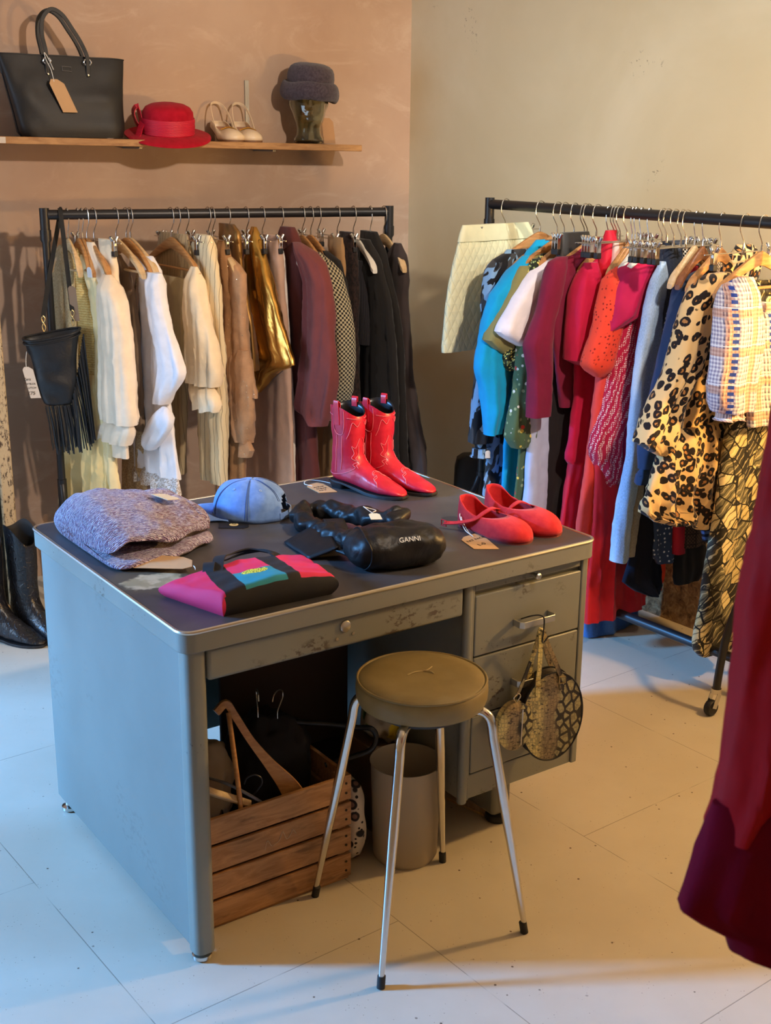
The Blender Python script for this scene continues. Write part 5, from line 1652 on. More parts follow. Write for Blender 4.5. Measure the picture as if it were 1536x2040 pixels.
def side(a, b):      # 1 where u > a + b v
    return t.math('GREATER_THAN', t.math('SUBTRACT', x, t.math('MULTIPLY', y, b)), a)
PK, TL, BKc = S(224, 44, 92), S(40, 142, 158), S(26, 24, 26)
col = t.mix(side(.02, .25), PK, BKc)
mid = t.mix(t.math('GREATER_THAN', y, .48), TL, PK)
col = t.mix(side(.20, .20), col, mid)
ex = t.math('SUBTRACT', x, .45); ey = t.math('SUBTRACT', y, .40)
el = t.math('ADD', t.math('MULTIPLY', t.math('MULTIPLY', ex, ex), 90), t.math('MULTIPLY', t.math('MULTIPLY', ey, ey), 120))
lg = t.mix(t.thr(t.wave(t.uv(), 14, 9, 1, 2), .7, .8), S(238, 232, 70), S(70, 80, 40))
col = t.mix(t.math('LESS_THAN', el, 1.0), col, lg)
col = t.mix(side(.58, .06), col, BKc)
col = t.mix(side(.70, .08), col, PK)
col = t.mix(t.math('LESS_THAN', y, -.02), col, t.mix(t.math('LESS_THAN', x, .0), BKc, PK))
col = t.mix(t.math('GREATER_THAN', x, 1.01), col, BKc)
t.color(col); t.set(Roughness=.8); t.bump(t.noise(t.obj(), 600, 2), .15, .001); TOTE = t.m
BAGBLK = plain('black_canvas', S(27, 25, 27), .85, bump=.2, bscale=700)
def tote():
    r = thing('tote_bag', 'pink, black and teal canvas tote lying flat at the front of the desk', 'bag', dk(.22, .12), DROT)
    o_ = Vector((.22, .12, 0))
    poly = [Vector(p) - o_ for p in ((.108, .040, 0), (.350, .030, 0), (.388, .214, 0), (.062, .200, 0))]
    m = heightfield(poly, .058, 60, 40, .10, lambda u, v: (.85 + .25 * sin(u * pi) - .30 * v - .15 * max(0, u - .75)))
    m.build('body', TOTE, r, subsurf=1, angle=180)
    for pts in ([(-.075, .055, .042), (-.062, .075, .055), (-.035, .118, .040), (.02, .165, .022), (.07, .165, .03), (.10, .120, .042), (.112, .082, .036)],
                [(-.060, .045, .044), (-.030, .090, .058), (.01, .130, .046), (.06, .130, .048), (.09, .095, .046), (.098, .070, .040)]):
        m = MB()
        m.strip(catmull(pts, 6), .024, .003, up=lambda s: (0.2, .5, .9))
        m.build('handle', BAGBLK, r)
    m = MB(); m.box(.130, .150, .058, .063, .004, .020)
    m.build('side_label', plain('woven_label', S(40, 60, 40), .8), r)
tote()
tag_card('price_tag', 'big plain kraft tag propped between the jumper and the pink tote', [dk(.166, .292, .752), dk(.190, .338, .760), dk(.098, .425, .762), dk(.070, .378, .748)], string=[dk(.162, .268, .760), dk(.170, .285, .758), dk(.174, .300, .757)])

# --- puffy black shoulder bag with a knotted strap
t = NT('black_satin_bag'); v = t.obj()
t.color(S(20, 18, 18)); t.set(Roughness=.46, Specular_IOR_Level=.35); t.bump(t.noise(v, 22, 3, .5, 1.2), .30, .010); SATIN = t.m
BOWM = plain('bow_satin', S(22, 20, 20), .5, spec=.3)
def puff(rx, ry, rz, seed, e1=.62, e2=.7, wr=.006, n1=64, n2=36, flat=0.0):
    rings = []
    for j in range(n2 + 1):
        a = lerp(-pi / 2, pi / 2, j / n2)
        ring = []
        for i in range(n1):
            b = 2 * pi * i / n1
            f = lambda c, e: abs(c) ** e * (1 if c >= 0 else -1)
            p = Vector((rx * f(cos(a), e2) * f(cos(b), e1), ry * f(cos(a), e2) * f(sin(b), e1), rz * f(sin(a), .8)))
            d = nz((p.x, p.y * 1.6, p.z), 22, seed) * wr + nz((p.x * 2.2, p.y * .6, p.z), 40, seed + 2) * wr * .6
            p += p.normalized() * d
            ring.append(p)
        rings.append(ring)
    m = MB(); m.loft(rings)
    return m
def satin_bag():
    c = Vector((.572, .118, 0))
    r = thing('shoulder_bag', 'puffy black satin shoulder bag with a knotted strap in the middle of the desk front', 'bag', dk(c.x, c.y), DROT)
    Mr = Matrix.Rotation(radians(-14), 4, 'Z')
    m = puff(.112, .066, .046, 3, wr=.006)
    m.v = [tuple(Mr @ Vector((p[0], p[1], max(.001, p[2] + .044)))) for p in m.v]
    body = m.build('body', SATIN, r, subsurf=1, angle=180)
    m = MB()
    seam = []
    for k in range(40):
        a = 2 * pi * k / 39
        f = lambda q, e: abs(q) ** e * (1 if q >= 0 else -1)
        seam.append(Mr @ Vector((-.080 + .004 * sin(a * 3), .061 * f(sin(a), .8), .044 + .042 * f(cos(a), .8))))
    m.tube(seam, .0016, 6)
    m.build('piping', SATIN, body)
    lettering('lettering', 'GANNI', .0155, plain('silver_print', S(206, 204, 196), .4), r, Mr @ Vector((-.016, -.0655, .070)), Euler((radians(54), 0, radians(-14))))
    m = MB()
    P = catmull([(-.070, .05, .048), (-.060, .14, .036), (-.056, .23, .028), (-.046, .32, .026), (-.002, .375, .026), (.046, .352, .027), (.062, .26, .034), (.060, .16, .052), (.056, .06, .080)], 9)
    rings = []
    up = Vector((0, 0, 1))
    for i, p in enumerate(P):
        tg_ = (P[min(i + 1, len(P) - 1)] - P[max(0, i - 1)]).normalized()
        b = tg_.cross(up).normalized(); u = b.cross(tg_)
        s = i / (len(P) - 1)
        w = .0225 + .0035 * sin(s * 46) + .002 * sin(s * 91)
        h = .022 + .004 * sin(s * 39 + 1)
        ring = []
        for k in range(20):
            a = 2 * pi * k / 20
            q = p + b * cos(a) * w + u * sin(a) * h
            q += (q - p).normalized() * nz(q, 55, 6) * .012
            q.z = max(q.z, .001)
            ring.append(q)
        rings.append(ring)
    m.loft(rings)
    m.build('strap', SATIN, r, subsurf=1, angle=180)
    m = MB()
    # scrunched knot where the strap meets the far end
    Mk = Matrix.Translation((.052, .066, .082)) @ Matrix.Rotation(.5, 4, 'Z')
    pk = puff(.040, .022, .016, 9, .8, .8, .006, 32, 16)
    m.add([Mk @ Vector(p) for p in pk.v], pk.f)
    m.build('knot', SATIN, r, angle=180)
    # flat bow tail and the folded end beside it
    def sheet(corners, sag, name, n=10):
        A_, B_, C_, D_ = [Vector(p) for p in corners]
        rings = []
        for a in range(n + 1):
            q = a / n
            row = []
            for b in range(n + 1):
                w_ = b / n
                p = A_.lerp(B_, q).lerp(D_.lerp(C_, q), w_)
                p.z += sag * sin(q * pi) * sin(w_ * pi) + nz(p, 30, 4) * .003
                p.z = max(.0025, p.z)
                row.append(p)
            rings.append(row)
        mm = MB(); mm.loft(rings, closed=False)
        return mm.build(name, BOWM, r, solid=.004, angle=80)
    sheet([(-.135, .250, .004), (-.040, .232, .046), (-.100, .075, .034), (-.150, .118, .003)], .004, 'bow_tail')
    sheet([(-.042, .228, .050), (-.020, .175, .060), (-.080, .010, .012), (-.104, .080, .026)], .012, 'bow_flap')
satin_bag()
tag_card('price_tag', 'tiny cream swing tag on the puffy black satin bag', [dk(.532, .165, .848), dk(.552, .152, .848), dk(.544, .128, .842), dk(.522, .140, .842)], mat=plain('cream_card', S(222, 212, 180), .8),
         string=[dk(.540, .160, .850), dk(.532, .182, .860), dk(.548, .200, .852), dk(.566, .186, .846), dk(.545, .166, .850)])

# --- red western boots
def boot_mesh(prefix, r, mats, L=.23, H=.225, sc_w=1.0, lining_col=None, stitch=None, tabs=True, dip=.022):
    kx, kz = L / .23, H / .225
    raw = [((.000, .225), (.088, .225 - dip), .040), ((.002, .195), (.090, .190), .0395), ((.004, .16), (.089, .155), .038), ((.006, .12), (.087, .125), .036), ((.004, .085), (.089, .098), .034), ((-.002, .055), (.097, .082), .033),
           ((-.001, .032), (.107, .074), .033), ((.018, .0215), (.119, .066), .0325), ((.06, .018), (.135, .058), .032), ((.10, .012), (.152, .050), .0325), ((.14, .008), (.172, .042), .0345), ((.172, .007), (.190, .035), .034), ((.200, .007), (.207, .029), .029), ((.220, .008), (.223, .022), .021), ((.2305, .010), (.2310, .0155), .010)]
    secs = []
    for (B, F, w) in raw:
        def sz(z): return z if z <= .03 else .03 + (z - .03) * (H - .03) / .195
        secs.append((Vector((B[0] * kx, 0, sz(B[1]))), Vector((F[0] * kx, 0, sz(F[1]))), w * sc_w))
    # densify
    D_ = []
    for i in range(len(secs) - 1):
        for k in range(3):
            q = k / 3
            p = [secs[max(0, i - 1)], secs[i], secs[i + 1], secs[min(len(secs) - 1, i + 2)]]
            def cr(a, b, c, d): return .5 * (2 * b + (c - a) * q + (2 * a - 5 * b + 4 * c - d) * q * q + (3 * b - a - 3 * c + d) * q ** 3)
            D_.append((cr(*[s[0] for s in p]), cr(*[s[1] for s in p]), cr(*[s[2] for s in p])))
    D_.append(secs[-1])
    NS = 32
    def pt(si, th, out=0.0):
        si = max(0, min(len(D_) - 1.001, si)); i = int(si); q = si - i
        B = D_[i][0].lerp(D_[i + 1][0], q); F = D_[i][1].lerp(D_[i + 1][1], q); w = lerp(D_[i][2], D_[i + 1][2], q)
        c, h = (B + F) / 2, (F - B) / 2
        cx, sy = cos(th), sin(th)
        e = .80
        p = c + h * (abs(cx) ** e * (1 if cx > 0 else -1)) + Vector((0, w * abs(sy) ** e * (1 if sy > 0 else -1), 0))
        sidez = 0
        if si < 6:
            p.z += .016 * kz * (1 - si / 6) * (abs(sy) ** 2) * (1 if tabs else 1.5)
        d = (nz((p.x, p.y, p.z), 30, 8) * .003 * (1 if 4 < si < 34 else .2))
        n_ = (p - c).normalized()
        return p + n_ * (out + d)
    rings = [[pt(i, 2 * pi * k / NS) for k in range(NS)] for i in range(len(D_))]
    m = MB(); m.loft(rings, cap0=False, cap1=True)
    up = m.build('upper', mats['upper'], r, angle=70)
    m = MB()
    inr = [[pt(i, 2 * pi * k / NS, -.0028 - .002 * (i > 0)) for k in range(NS)] for i in range(0, 13)]
    rim = [[pt(0, 2 * pi * k / NS) + Vector((0, 0, .0006)) for k in range(NS)]]
    m.loft(rim + inr, cap0=False, cap1=True)
    m.build('lining', mats['lining'], r, angle=70)
    # sole and heel
    m = MB()
    rings = []
    def halfw(x):
        return interp([(-.002, .012), (.008, .026), (.03, .031), (.06, .030), (.10, .029), (.14, .035), (.17, .0365), (.195, .0325), (.215, .025), (.228, .017), (.2345, .010)], x / kx) * sc_w
    for k in range(48):
        x = lerp(-.003, .234, k / 47) * kx
        zt = interp([(0, .024), (.04, .0225), (.06, .020), (.10, .0135), (.13, .0095), (.18, .0085), (.234, .0105)], x / kx)
        zb = interp([(0, .018), (.045, .017), (.06, .014), (.10, .005), (.125, .0012), (.18, 0), (.21, .0008), (.234, .004)], x / kx)
        w = halfw(x) + .002
        rings.append([(x, -w, zb), (x, -w, zt), (x, w, zt), (x, w, zb)])
    m.loft(rings)
    m.build('sole', mats['sole'], r, bevel=.0008)
    m = MB()
    hl = []
    for z, x0, x1, w in ((0, .004, .046, .024), (.010, .001, .050, .027), (.0195, -.003, .056, .030)):
        ol = rrect(x0 * kx, x1 * kx, -w * sc_w, w * sc_w, .012)
        hl.append([(x, y, z) for x, y in ol])
    m.loft(hl)
    m.build('heel', mats['sole'], r)
    if tabs:
        for sg in (1, -1):
            for th0 in ((pi / 2) * 1.06,):
                th = th0 * sg
                base = [pt(4.5, th, .0012), pt(2.0, th, .0016), pt(.4, th, .0018)]
                topz = pt(0, th).z
                a = pt(0, th, .001) + Vector((0, 0, .012)); b = pt(0, th, -.006) + Vector((0, 0, .010))
                c_ = pt(1.2, th, -.007)
                m = MB()
                m.strip(catmull(base + [a, b, c_], 4), .016, .0018, up=lambda s, sg=sg: (0, sg, .3) if s < .55 else ((0, .15 * sg, 1) if s < .8 else (0, -sg, .3)))
                m.build('pull_tab', mats['upper'], r)
    if stitch:
        for sg in (1, -1):
            m = MB()
            def path(pl, r_=.0007):
                m.tube([pt(s, sg * a, .0010) for s, a in [(q.x, q.y) for q in catmull([(s, a, 0) for s, a in pl], 6)]], r_, 5)
            path([(1.6, .12), (2.2, .6), (2.6, 1.1)]); path([(2.6, 1.9), (2.2, 2.4), (1.8, 3.0)])
            path([(3.0, .12), (4.2, .35), (3.4, .7), (5.5, .95), (7.0, 1.15)])
            path([(.8, 1.28), (5.2, 1.32), (6.3, 1.6), (5.2, 1.9), (.8, 1.92)])
            path([(6.5, 1.45), (12, 1.5), (17, 1.6)]); path([(6.5, 1.75), (12, 1.80), (17, 1.9)])
            path([(7, .10), (9.5, .45), (9, .75), (11, .6), (12.5, .85), (14.5, .5), (15.5, .9), (18, .9), (19, 1.5), (17.5, 2.2), (16, 2.9)])
            path([(9, .2), (11.5, .25), (13, .55), (15, .35), (16.5, .7), (18.8, .75)])
            path([(23, .02), (24.5, .35), (26, .18), (27, .7), (29, .85), (31, 1.35)]); path([(23.8, .02), (25.3, .42), (26.9, .28), (27.8, .8), (29.6, .95)])
            m.build('stitching', stitch, up)
    return up
t = NT('red_leather'); v = t.obj()
t.color(t.mix(t.thr(t.noise(v, 30, 4), .3, .7), S(186, 26, 46), S(204, 36, 58))); t.set(Roughness=.33, Specular_IOR_Level=.5); t.bump(t.math('ADD', t.noise(v, 60, 4), t.math('MULTIPLY', t.noise(v, 14, 3, .6, 1), 2.0)), .16, .004); REDL = t.m
STI = plain('boot_stitching', S(232, 120, 130), .7)
BM_ = dict(upper=REDL, lining=plain('black_lining', S(20, 18, 18), .35), sole=plain('boot_sole', S(26, 22, 22), .55))
for nm, lab, pos, toe in (('western_boot', 'red leather western boot nearer the middle of the desk, with pale stitching', (.812, .738), (.884, .516)),
                          ('western_boot', 'red leather western boot nearer the back corner, partly behind its pair', (.900, .730), (.968, .503))):
    d = Vector((toe[0] - pos[0], toe[1] - pos[1], 0))
    p = dk(*pos)
    r = thing(nm, lab, 'boot', p, DROT + math.atan2(d.y, d.x), 'pair of red western boots')
    boot_mesh('red', r, BM_, L=d.length, H=.222, stitch=STI)
bt = tag_card('price_tag', 'kraft price tag with a looped white string left of the red boots', [dk(.736, .768), dk(.792, .780), dk(.777, .671), dk(.731, .688)], text='x',
              string=[dk(.750, .752, .7425), dk(.741, .778, .744), dk(.770, .806, .744), dk(.800, .770, .743), dk(.812, .715, .742), dk(.805, .69, .744)])
m = MB()
rr_, a_, b_, c_, d_, n_ = bt
for k_, (q0, amp_) in enumerate(((.40, .10), (.58, .13), (.76, .08))):
    pts_ = []
    for e_ in range(25):
        f_ = .2 + .6 * e_ / 24 * (.7 + .3 * (k_ != 2))
        g_ = q0 + amp_ * .5 * sin(e_ * 1.9 + k_) * (.6 + .4 * sin(e_ * .7))
        pts_.append(a_.lerp(b_, f_).lerp(d_.lerp(c_, f_), g_) + n_ * .0025)
    m.tube(pts_, .0006, 5)
m.build('scribble', INK, rr_)

# --- red suede shoes
def flat_shoe(r, L, W, mats, heel_rim=.30, side_rim=.17, throat=.60, vamp=.19, strap=True, inset=.10, sole_th=.005, toe_round=.5):
    """toe towards +x, heel at x = 0"""
    NP = 64
    def outline(a, k=1.0):
        cx, sy = cos(a), sin(a)
        x = L / 2 + L / 2 * cx
        w = interp([(0, .0), (.02, .30), (.08, .62), (.2, .78), (.4, .80), (.62, 1.0), (.8, .98), (.90, .82), (.96, .56), (.99, .28), (1, 0)], x / L)
        return x, (1 if sy >= 0 else -1) * w * W / 2 * k
    A_ = [2 * pi * k / NP for k in range(NP)]
    # re-space so that the ends are dense
    base = [Vector((*outline(a), sole_th)) for a in A_]
    rim = []
    for a, b in zip(A_, base):
        ox = L * .012 + (L * throat - L * .012) * (.5 + .5 * cos(a))
        wv = interp([(0, 0), (.02, .26), (.08, .52), (.25, .66), (.45, .66), (.54, .52), (.585, .30), (.60, 0)], ox / L * (.60 / throat))
        oy = (1 if sin(a) >= 0 else -1) * wv * W / 2
        oz = interp([(0, heel_rim), (.06, heel_rim * .98), (.2, lerp(heel_rim, side_rim, .75)), (.35, side_rim), (.5, side_rim * 1.02), (throat, vamp)], ox / L) * L
        rim.append(Vector((ox, oy, oz)))
    rings = []
    for q in [k / 9 for k in range(10)]:
        ring = []
        for a, b, c in zip(A_, base, rim):
            fx = b.x / L
            toe = smooth((fx - .45) / .35)
            h = q ** lerp(1.0, 1.75, toe)
            bz = sin(q * pi / 2) ** lerp(1.0, .72, toe)
            p = Vector((lerp(b.x, c.x, h), lerp(b.y, c.y, h), sole_th + (c.z - sole_th) * lerp(q, bz, toe)))
            bulge = .05 * W * sin(q * pi) * (1 - toe * .4)
            n_ = Vector((b.x - L * .5, b.y * 2.2, 0)).normalized()
            p += n_ * bulge * .5
            ring.append(p)
        rings.append(ring)
    m = MB(); m.loft(rings, cap0=False, cap1=False)
    m.build('upper', mats['upper'], r, solid=.0022, angle=80)
    m = MB(); m.loft([[p * 1 + Vector((0, 0, -sole_th + 0.0)) for p in base], [Vector((p.x, p.y, sole_th + .0005)) for p in base]])
    m.build('sole', mats['sole'], r)
    m = MB()
    ins = [Vector((lerp(L * .5, p.x, .93), p.y * .9, sole_th + .0022)) for p in base]
    m.loft([ins, [p + Vector((0, 0, .0012)) for p in ins]])
    m.build('insole', mats['insole'], r)
    return base, rim
SUEDE = fab('red_suede', S(196, 40, 44), rough=.9, sheen=.35)
t = NT('red_suede_obj'); t.color(t.mix(t.thr(t.noise(t.obj(), 60, 4), .3, .7), S(190, 36, 42), S(204, 48, 50))); t.set(Roughness=.9, Sheen_Weight=.1, Specular_IOR_Level=.2); t.bump(t.noise(t.obj(), 500, 2), .15, .001); SUEDE = t.m
SM_ = dict(upper=SUEDE, sole=plain('shoe_sole', S(120, 44, 34), .7), insole=plain('shoe_insole', S(70, 44, 34), .8))
for lab, heel, toe, loose in (('red suede mary jane shoe in front, with the kraft tag tied to its strap', (.884, .278), (.908, .060), 1),
                              ('red suede mary jane shoe behind its pair, nearer the desk corner', (.985, .300), (1.000, .062), 0)):
    d = Vector((toe[0] - heel[0], toe[1] - heel[1], 0))
    r = thing('mary_jane_shoe', lab, 'shoe', dk(*heel), DROT + math.atan2(d.y, d.x), 'pair of red mary jane shoes')
    L = d.length
    flat_shoe(r, L, .094, SM_, heel_rim=.33, side_rim=.19, throat=.64, vamp=.21)
    m = MB()
    w = .094 / 2
    if loose:
        m.strip(catmull([(L * .40, w * .72, .040), (L * .45, w * .45, .054), (L * .46, 0, .060), (L * .44, -w * .5, .052), (L * .38, -w * .92, .036), (L * .20, -w * 1.25, .022), (L * .05, -w * 1.5, .016)], 6), .011, .0024, up=(.1, -.4, .9))
    else:
        m.strip(catmull([(L * .42, -w * .80, .034), (L * .45, -w * .5, .050), (L * .46, 0, .058), (L * .47, w * .5, .050), (L * .50, w * .95, .034), (L * .56, w * 1.15, .030)], 6), .011, .0024, up=(.1, .3, .9))
    st = m.build('strap', SUEDE, r)
    m = MB()
    bx = (L * .05, -w * 1.5, .016) if loose else (L * .54, w * 1.14, .030)
    m.tube([Vector(bx) + Vector(q) for q in ((-.008, 0, -.007), (.008, 0, -.007), (.008, 0, .007), (-.008, 0, .007), (-.008, 0, -.007))], .0014, 6)
    m.build('buckle', plain('brass', S(176, 140, 70), .35, 1.0) if not loose else SUEDE, st)
ft = tag_card('price_tag', 'kraft tag reading FAT FACE lying in front of the red shoes', [dk(.798, .178), dk(.868, .190), dk(.826, .066), dk(.778, .098)],
              string=[dk(.832, .168, .743), dk(.842, .200, .746), dk(.850, .235, .765), dk(.862, .252, .775), dk(.848, .240, .772), dk(.836, .205, .75), dk(.832, .170, .744)])
on_card(ft, 'FAT FACE', .0135, (.12, .45))
on_card(ft, '1-0', .019, (.36, .80))

# --- snakeskin bag on a hook, with its coin purse
t = NT('snakeskin'); v = t.obj()
sc = t.voro(t.obj(130, 60, 95), 1.0, 'DISTANCE_TO_EDGE', rnd=.35)
big = t.n('ShaderNodeTexVoronoi'); big.feature = 'DISTANCE_TO_EDGE'; big.inputs['Scale'].default_value = 1.0; big.inputs['Randomness'].default_value = .75
t.l(t.obj(50, 26, 36, (0, .5, 0)), big.inputs['Vector'])
xx_ = t.sep(v)[0]
rgt = t.thr(t.math('ADD', xx_, t.math('MULTIPLY', t.noise(v, 18, 3), .05)), .022, .040)
lft = t.thr(t.math('ADD', xx_, t.math('MULTIPLY', t.noise(v, 25, 3), .05)), -.018, .008)
base = t.mix(lft, S(240, 218, 136), S(160, 138, 98))
base = t.mix(t.math('MULTIPLY', t.thr(t.noise(t.obj(90, 40, 160), 1.0, 2), .58, .64), .8), base, S(54, 42, 30))
diam = t.thr(big.outputs['Distance'], .11, .16)
base = t.mix(rgt, base, t.mix(diam, S(34, 28, 22), S(170, 160, 114)))
base = t.mix(t.math('MULTIPLY', t.thr(sc, .10, .04), .45), base, S(52, 42, 30))
t.color(base); t.set(Roughness=.38, Specular_IOR_Level=.5); t.bump(sc, .35, .002); SNAKE = t.m
def oval(rx, rz, a, ex=1.0):
    return Vector((rx * cos(a), 0, rz * sin(a)))
def snake_bag():
    c = Vector((.912, -.034, .348))
    r = thing('handbag', 'round snakeskin handbag hanging from the top drawer handle of the desk', 'bag', dk(*c), DROT + radians(-14))
    RX, RZ, TH = .080, .112, .017
    for nm, y0, sg in (('front_panel', -TH, -1), ('back_side', TH, 1)):
        rings = []
        for q in (1.0, .985, .9, .7, .45, .2, .02):
            rings.append([oval(RX * q, RZ * q, 2 * pi * k / 48) + Vector((0, y0 + sg * .010 * (1 - q * q), 0)) for k in range(48)])
        m = MB(); m.loft(rings, cap0=True, cap1=True)
        m.build(nm, SNAKE, r, angle=60)
    m = MB()
    rings = []
    for y in (-TH, -TH * .5, 0, TH * .5, TH):
        k_ = 1 - .05 * (abs(y) < TH * .9)
        rings.append([oval(RX * k_ * .985, RZ * k_ * .985, 2 * pi * k / 48) + Vector((0, y, 0)) for k in range(48)])
    m.loft(rings, cap0=False, cap1=False)
    m.build('gusset', plain('dark_snakeskin', S(46, 38, 30), .45, var=.4, vscale=60), r)
    m = MB()
    for y0 in (-TH, TH):
        m.tube([oval(RX, RZ, 2 * pi * k / 60) + Vector((0, y0, 0)) for k in range(61)], .0022, 6)
    m.build('piping', DARK, r)
    for y0, dx in ((-TH - .006, 0), (TH + .002, .002)):
        m = MB()
        m.strip(catmull([(-.046, y0 - .004, .060), (-.046, y0 - .002, .098), (-.042, y0 * .9, .135), (-.036 + dx, y0 * .45, .185), (-.033, y0 * .12, .212), (-.029, y0 * .12, .214), (-.022 + dx, y0 * .45, .190), (-.002, y0 * .9, .140), (.014, y0 - .002, .100), (.016, y0 - .004, .068)], 6), .011, .003, up=lambda s: (0, -1, .15) if (s < .42 or s > .58) else (0, -.3, 1))
        h = m.build('handle', SNAKE, r)
        m = MB()
        for x in (-.046, .015):
            m.tube([(x - .008, y0 - .006, .088), (x + .008, y0 - .006, .088), (x + .008, y0 - .006, .104), (x - .008, y0 - .006, .104), (x - .008, y0 - .006, .088)], .0018, 8)
        m.build('ring', plain('dull_brass', S(170, 150, 104), .35, 1.0), h)
snake_bag()
def s_hook():
    r = thing('wire_hook', 'black wire hook on the drawer handle carrying the snakeskin handbag', 'hook', dk(.884, -.03, .575), DROT)
    m = MB()
    m.tube(catmull([(-.026, .046, .006), (-.014, .024, .018), (.0, .012, .020), (.006, .004, .012), (-.004, -.006, -.020), (-.010, -.010, -.034), (-.006, -.012, -.036), (.006, -.012, -.026)], 6), .0018, 8)
    m.build('wire', BLACKP, r)
s_hook()
def purse():
    r = thing('coin_purse', 'small round snakeskin coin purse dangling behind the snakeskin handbag', 'purse', dk(.808, -.030, .345), DROT + radians(-10))
    rings = []
    for y, k_ in ((-.016, .05), (-.0155, .6), (-.013, .9), (-.009, 1), (.009, 1), (.013, .9), (.0155, .6), (.016, .05)):
        rings.append([Vector((.046 * k_ * cos(2 * pi * k / 40), y, .060 * k_ * sin(2 * pi * k / 40))) for k in range(40)])
    m = MB(); m.loft(rings)
    m.build('body', SNAKE, r)
    m = MB()
    m.tube(catmull([(.0, -.004, .058), (-.006, -.006, .072), (.004, -.008, .082), (.012, -.004, .072), (.004, -.002, .058)], 5), .0018, 8)
    m.tube([(.012, -.016, -.045), (.012, -.018, .045)], .0016, 6)
    m.build('zip_ring', CHROME, r)
    m = MB(); m.strip(catmull([(.004, -.006, .080), (.016, -.004, .105), (.040, .004, .150)], 5), .008, .0025, up=(0, -1, 0))
    m.build('wrist_strap', SNAKE, r)
purse()

# ------------------------------------------------------------------ in and behind the crate
def under(x, y, z):
    return dk(x, y, z)
def loose_hanger(label, mat, P, Q, N_, kind='W', span=.2):
    """a hanger lying with its neck at P, arm direction Q, facing N_ (desk coordinates)"""
    r = bpy.data.objects.new('wooden_hanger' if mat in (WOODM, WOODP) else 'coat_hanger', None); COL.objects.link(r)
    hanger_arms(mat, r, kind == 'B', 1.0, span)
    X = (DM.to_3x3() @ Vector(Q)).normalized(); Y = DM.to_3x3() @ Vector(N_); Y = (Y - X * Y.dot(X)).normalized(); Z = X.cross(Y)
    r.matrix_world = Matrix.Translation(dk(*P)) @ Matrix((X, Y, Z)).transposed().to_4x4()
    return tag(r, label, 'hanger', 'loose hangers in the crate')
hg = thing('wooden_hanger', 'wooden hanger standing on its broad arm end in the front of the crate', 'hanger', dk(.25, .20, .20), 0, 'loose hangers in the crate')
def rel(*p):
    return under(*p) - Vector(hg.location)
m = MB()
m.strip(catmull([rel(0.173, 0.215, 0.448), rel(0.198, 0.215, 0.463), rel(0.215, 0.208, 0.433), rel(0.243, 0.190, 0.373), rel(0.278, 0.165, 0.313), rel(0.304, 0.145, 0.271), rel(0.321, 0.135, 0.233), rel(0.333, 0.130, 0.194)], 5), lambda s_: lerp(.016, .050, smooth((s_ - .40) / .5)) * (1 if s_ < .97 else .8), .012, up=tuple(DM.to_3x3() @ Vector((-.35, -.93, .1))))
m.build('arms', WOODM, hg, bevel=.003)
m = MB(); m.tube([rel(0.198, 0.205, 0.445), rel(0.185, 0.160, 0.373), rel(0.178, 0.125, 0.283), rel(0.179, 0.122, 0.242)], .0055, 10)
m.build('trouser_bar', WOODM, hg)
m = MB()
m.strip(catmull([under(.100, .150, .322), under(.118, .14, .310), under(.16, .135, .285), under(.205, .128, .258)], 4), .016, .010, up=tuple(DM.to_3x3() @ Vector((0, -.6, .8))))
tag(m.build('wooden_hanger', WOODP, bevel=.002), 'pale wooden hanger arm lying low in the front left corner of the crate', 'hanger', 'loose hangers in the crate')
PLB = plain('black_plastic', S(20, 20, 21), .35)
m = MB()
m.tube(catmull([under(.36, .26, .36), under(.42, .235, .348), under(.468, .22, .338), under(.512, .18, .334), under(.533, .15, .338), under(.541, .14, .318), under(.526, .14, .290), under(.49, .17, .268), under(.44, .20, .25)], 6), .0065, 10)
tag(m.build('coat_hanger', PLB), 'thick black plastic hanger hooked over the right edge of the crate', 'hanger')
def heap(name, label, cat, c, rx, ry, rz, mat, seed, wr=.012, tilt=None):
    m = puff(rx, ry, rz, seed, .8, .85, wr, 48, 24)
    M = DM @ Matrix.Translation(c) @ (tilt or Matrix.Identity(4))
    m.v = [tuple(M @ Vector(p)) for p in m.v]
    return tag(m.build(name, mat, subsurf=1, angle=180), label, cat)
heap('black_cloth_bundle', 'heap of black clothing spilling from the crate under the desk', 'clothing', (.335, .285, .245), .105, .078, .135, plain('black_cloth', S(20, 18, 20), .9), 4, .022)
heap('dust_bag', 'crumpled cream cloth bag in the left of the crate', 'bag', (.175, .30, .245), .075, .06, .095, plain('cream_cloth', S(176, 160, 140), .9), 6, .02)
m = MB()
for k in range(5):
    x = .15 + .03 * k
    m = MB()
    m.strip([under(x - .02, .15 + .012 * k, .20 - .01 * (k % 2)), under(x, .155, .245 - .012 * (k % 3)), under(x + .012, .17, .20)], .010, .004, up=(.3, -1, 0))
    tag(m.build('plastic_hanger', PLB), 'black plastic hanger standing with others in the front of the crate', 'hanger', 'black plastic hangers in the crate')
m = MB(); m.tube(catmull([under(.13, .20, .315), under(.16, .15, .312), under(.20, .12, .285), under(.225, .118, .262)], 6), .0035, 8)
tag(m.build('grey_hanger', plain('grey_plastic', S(96, 98, 104), .5)), 'curved grey plastic hanger arching over the front edge of the crate', 'hanger')
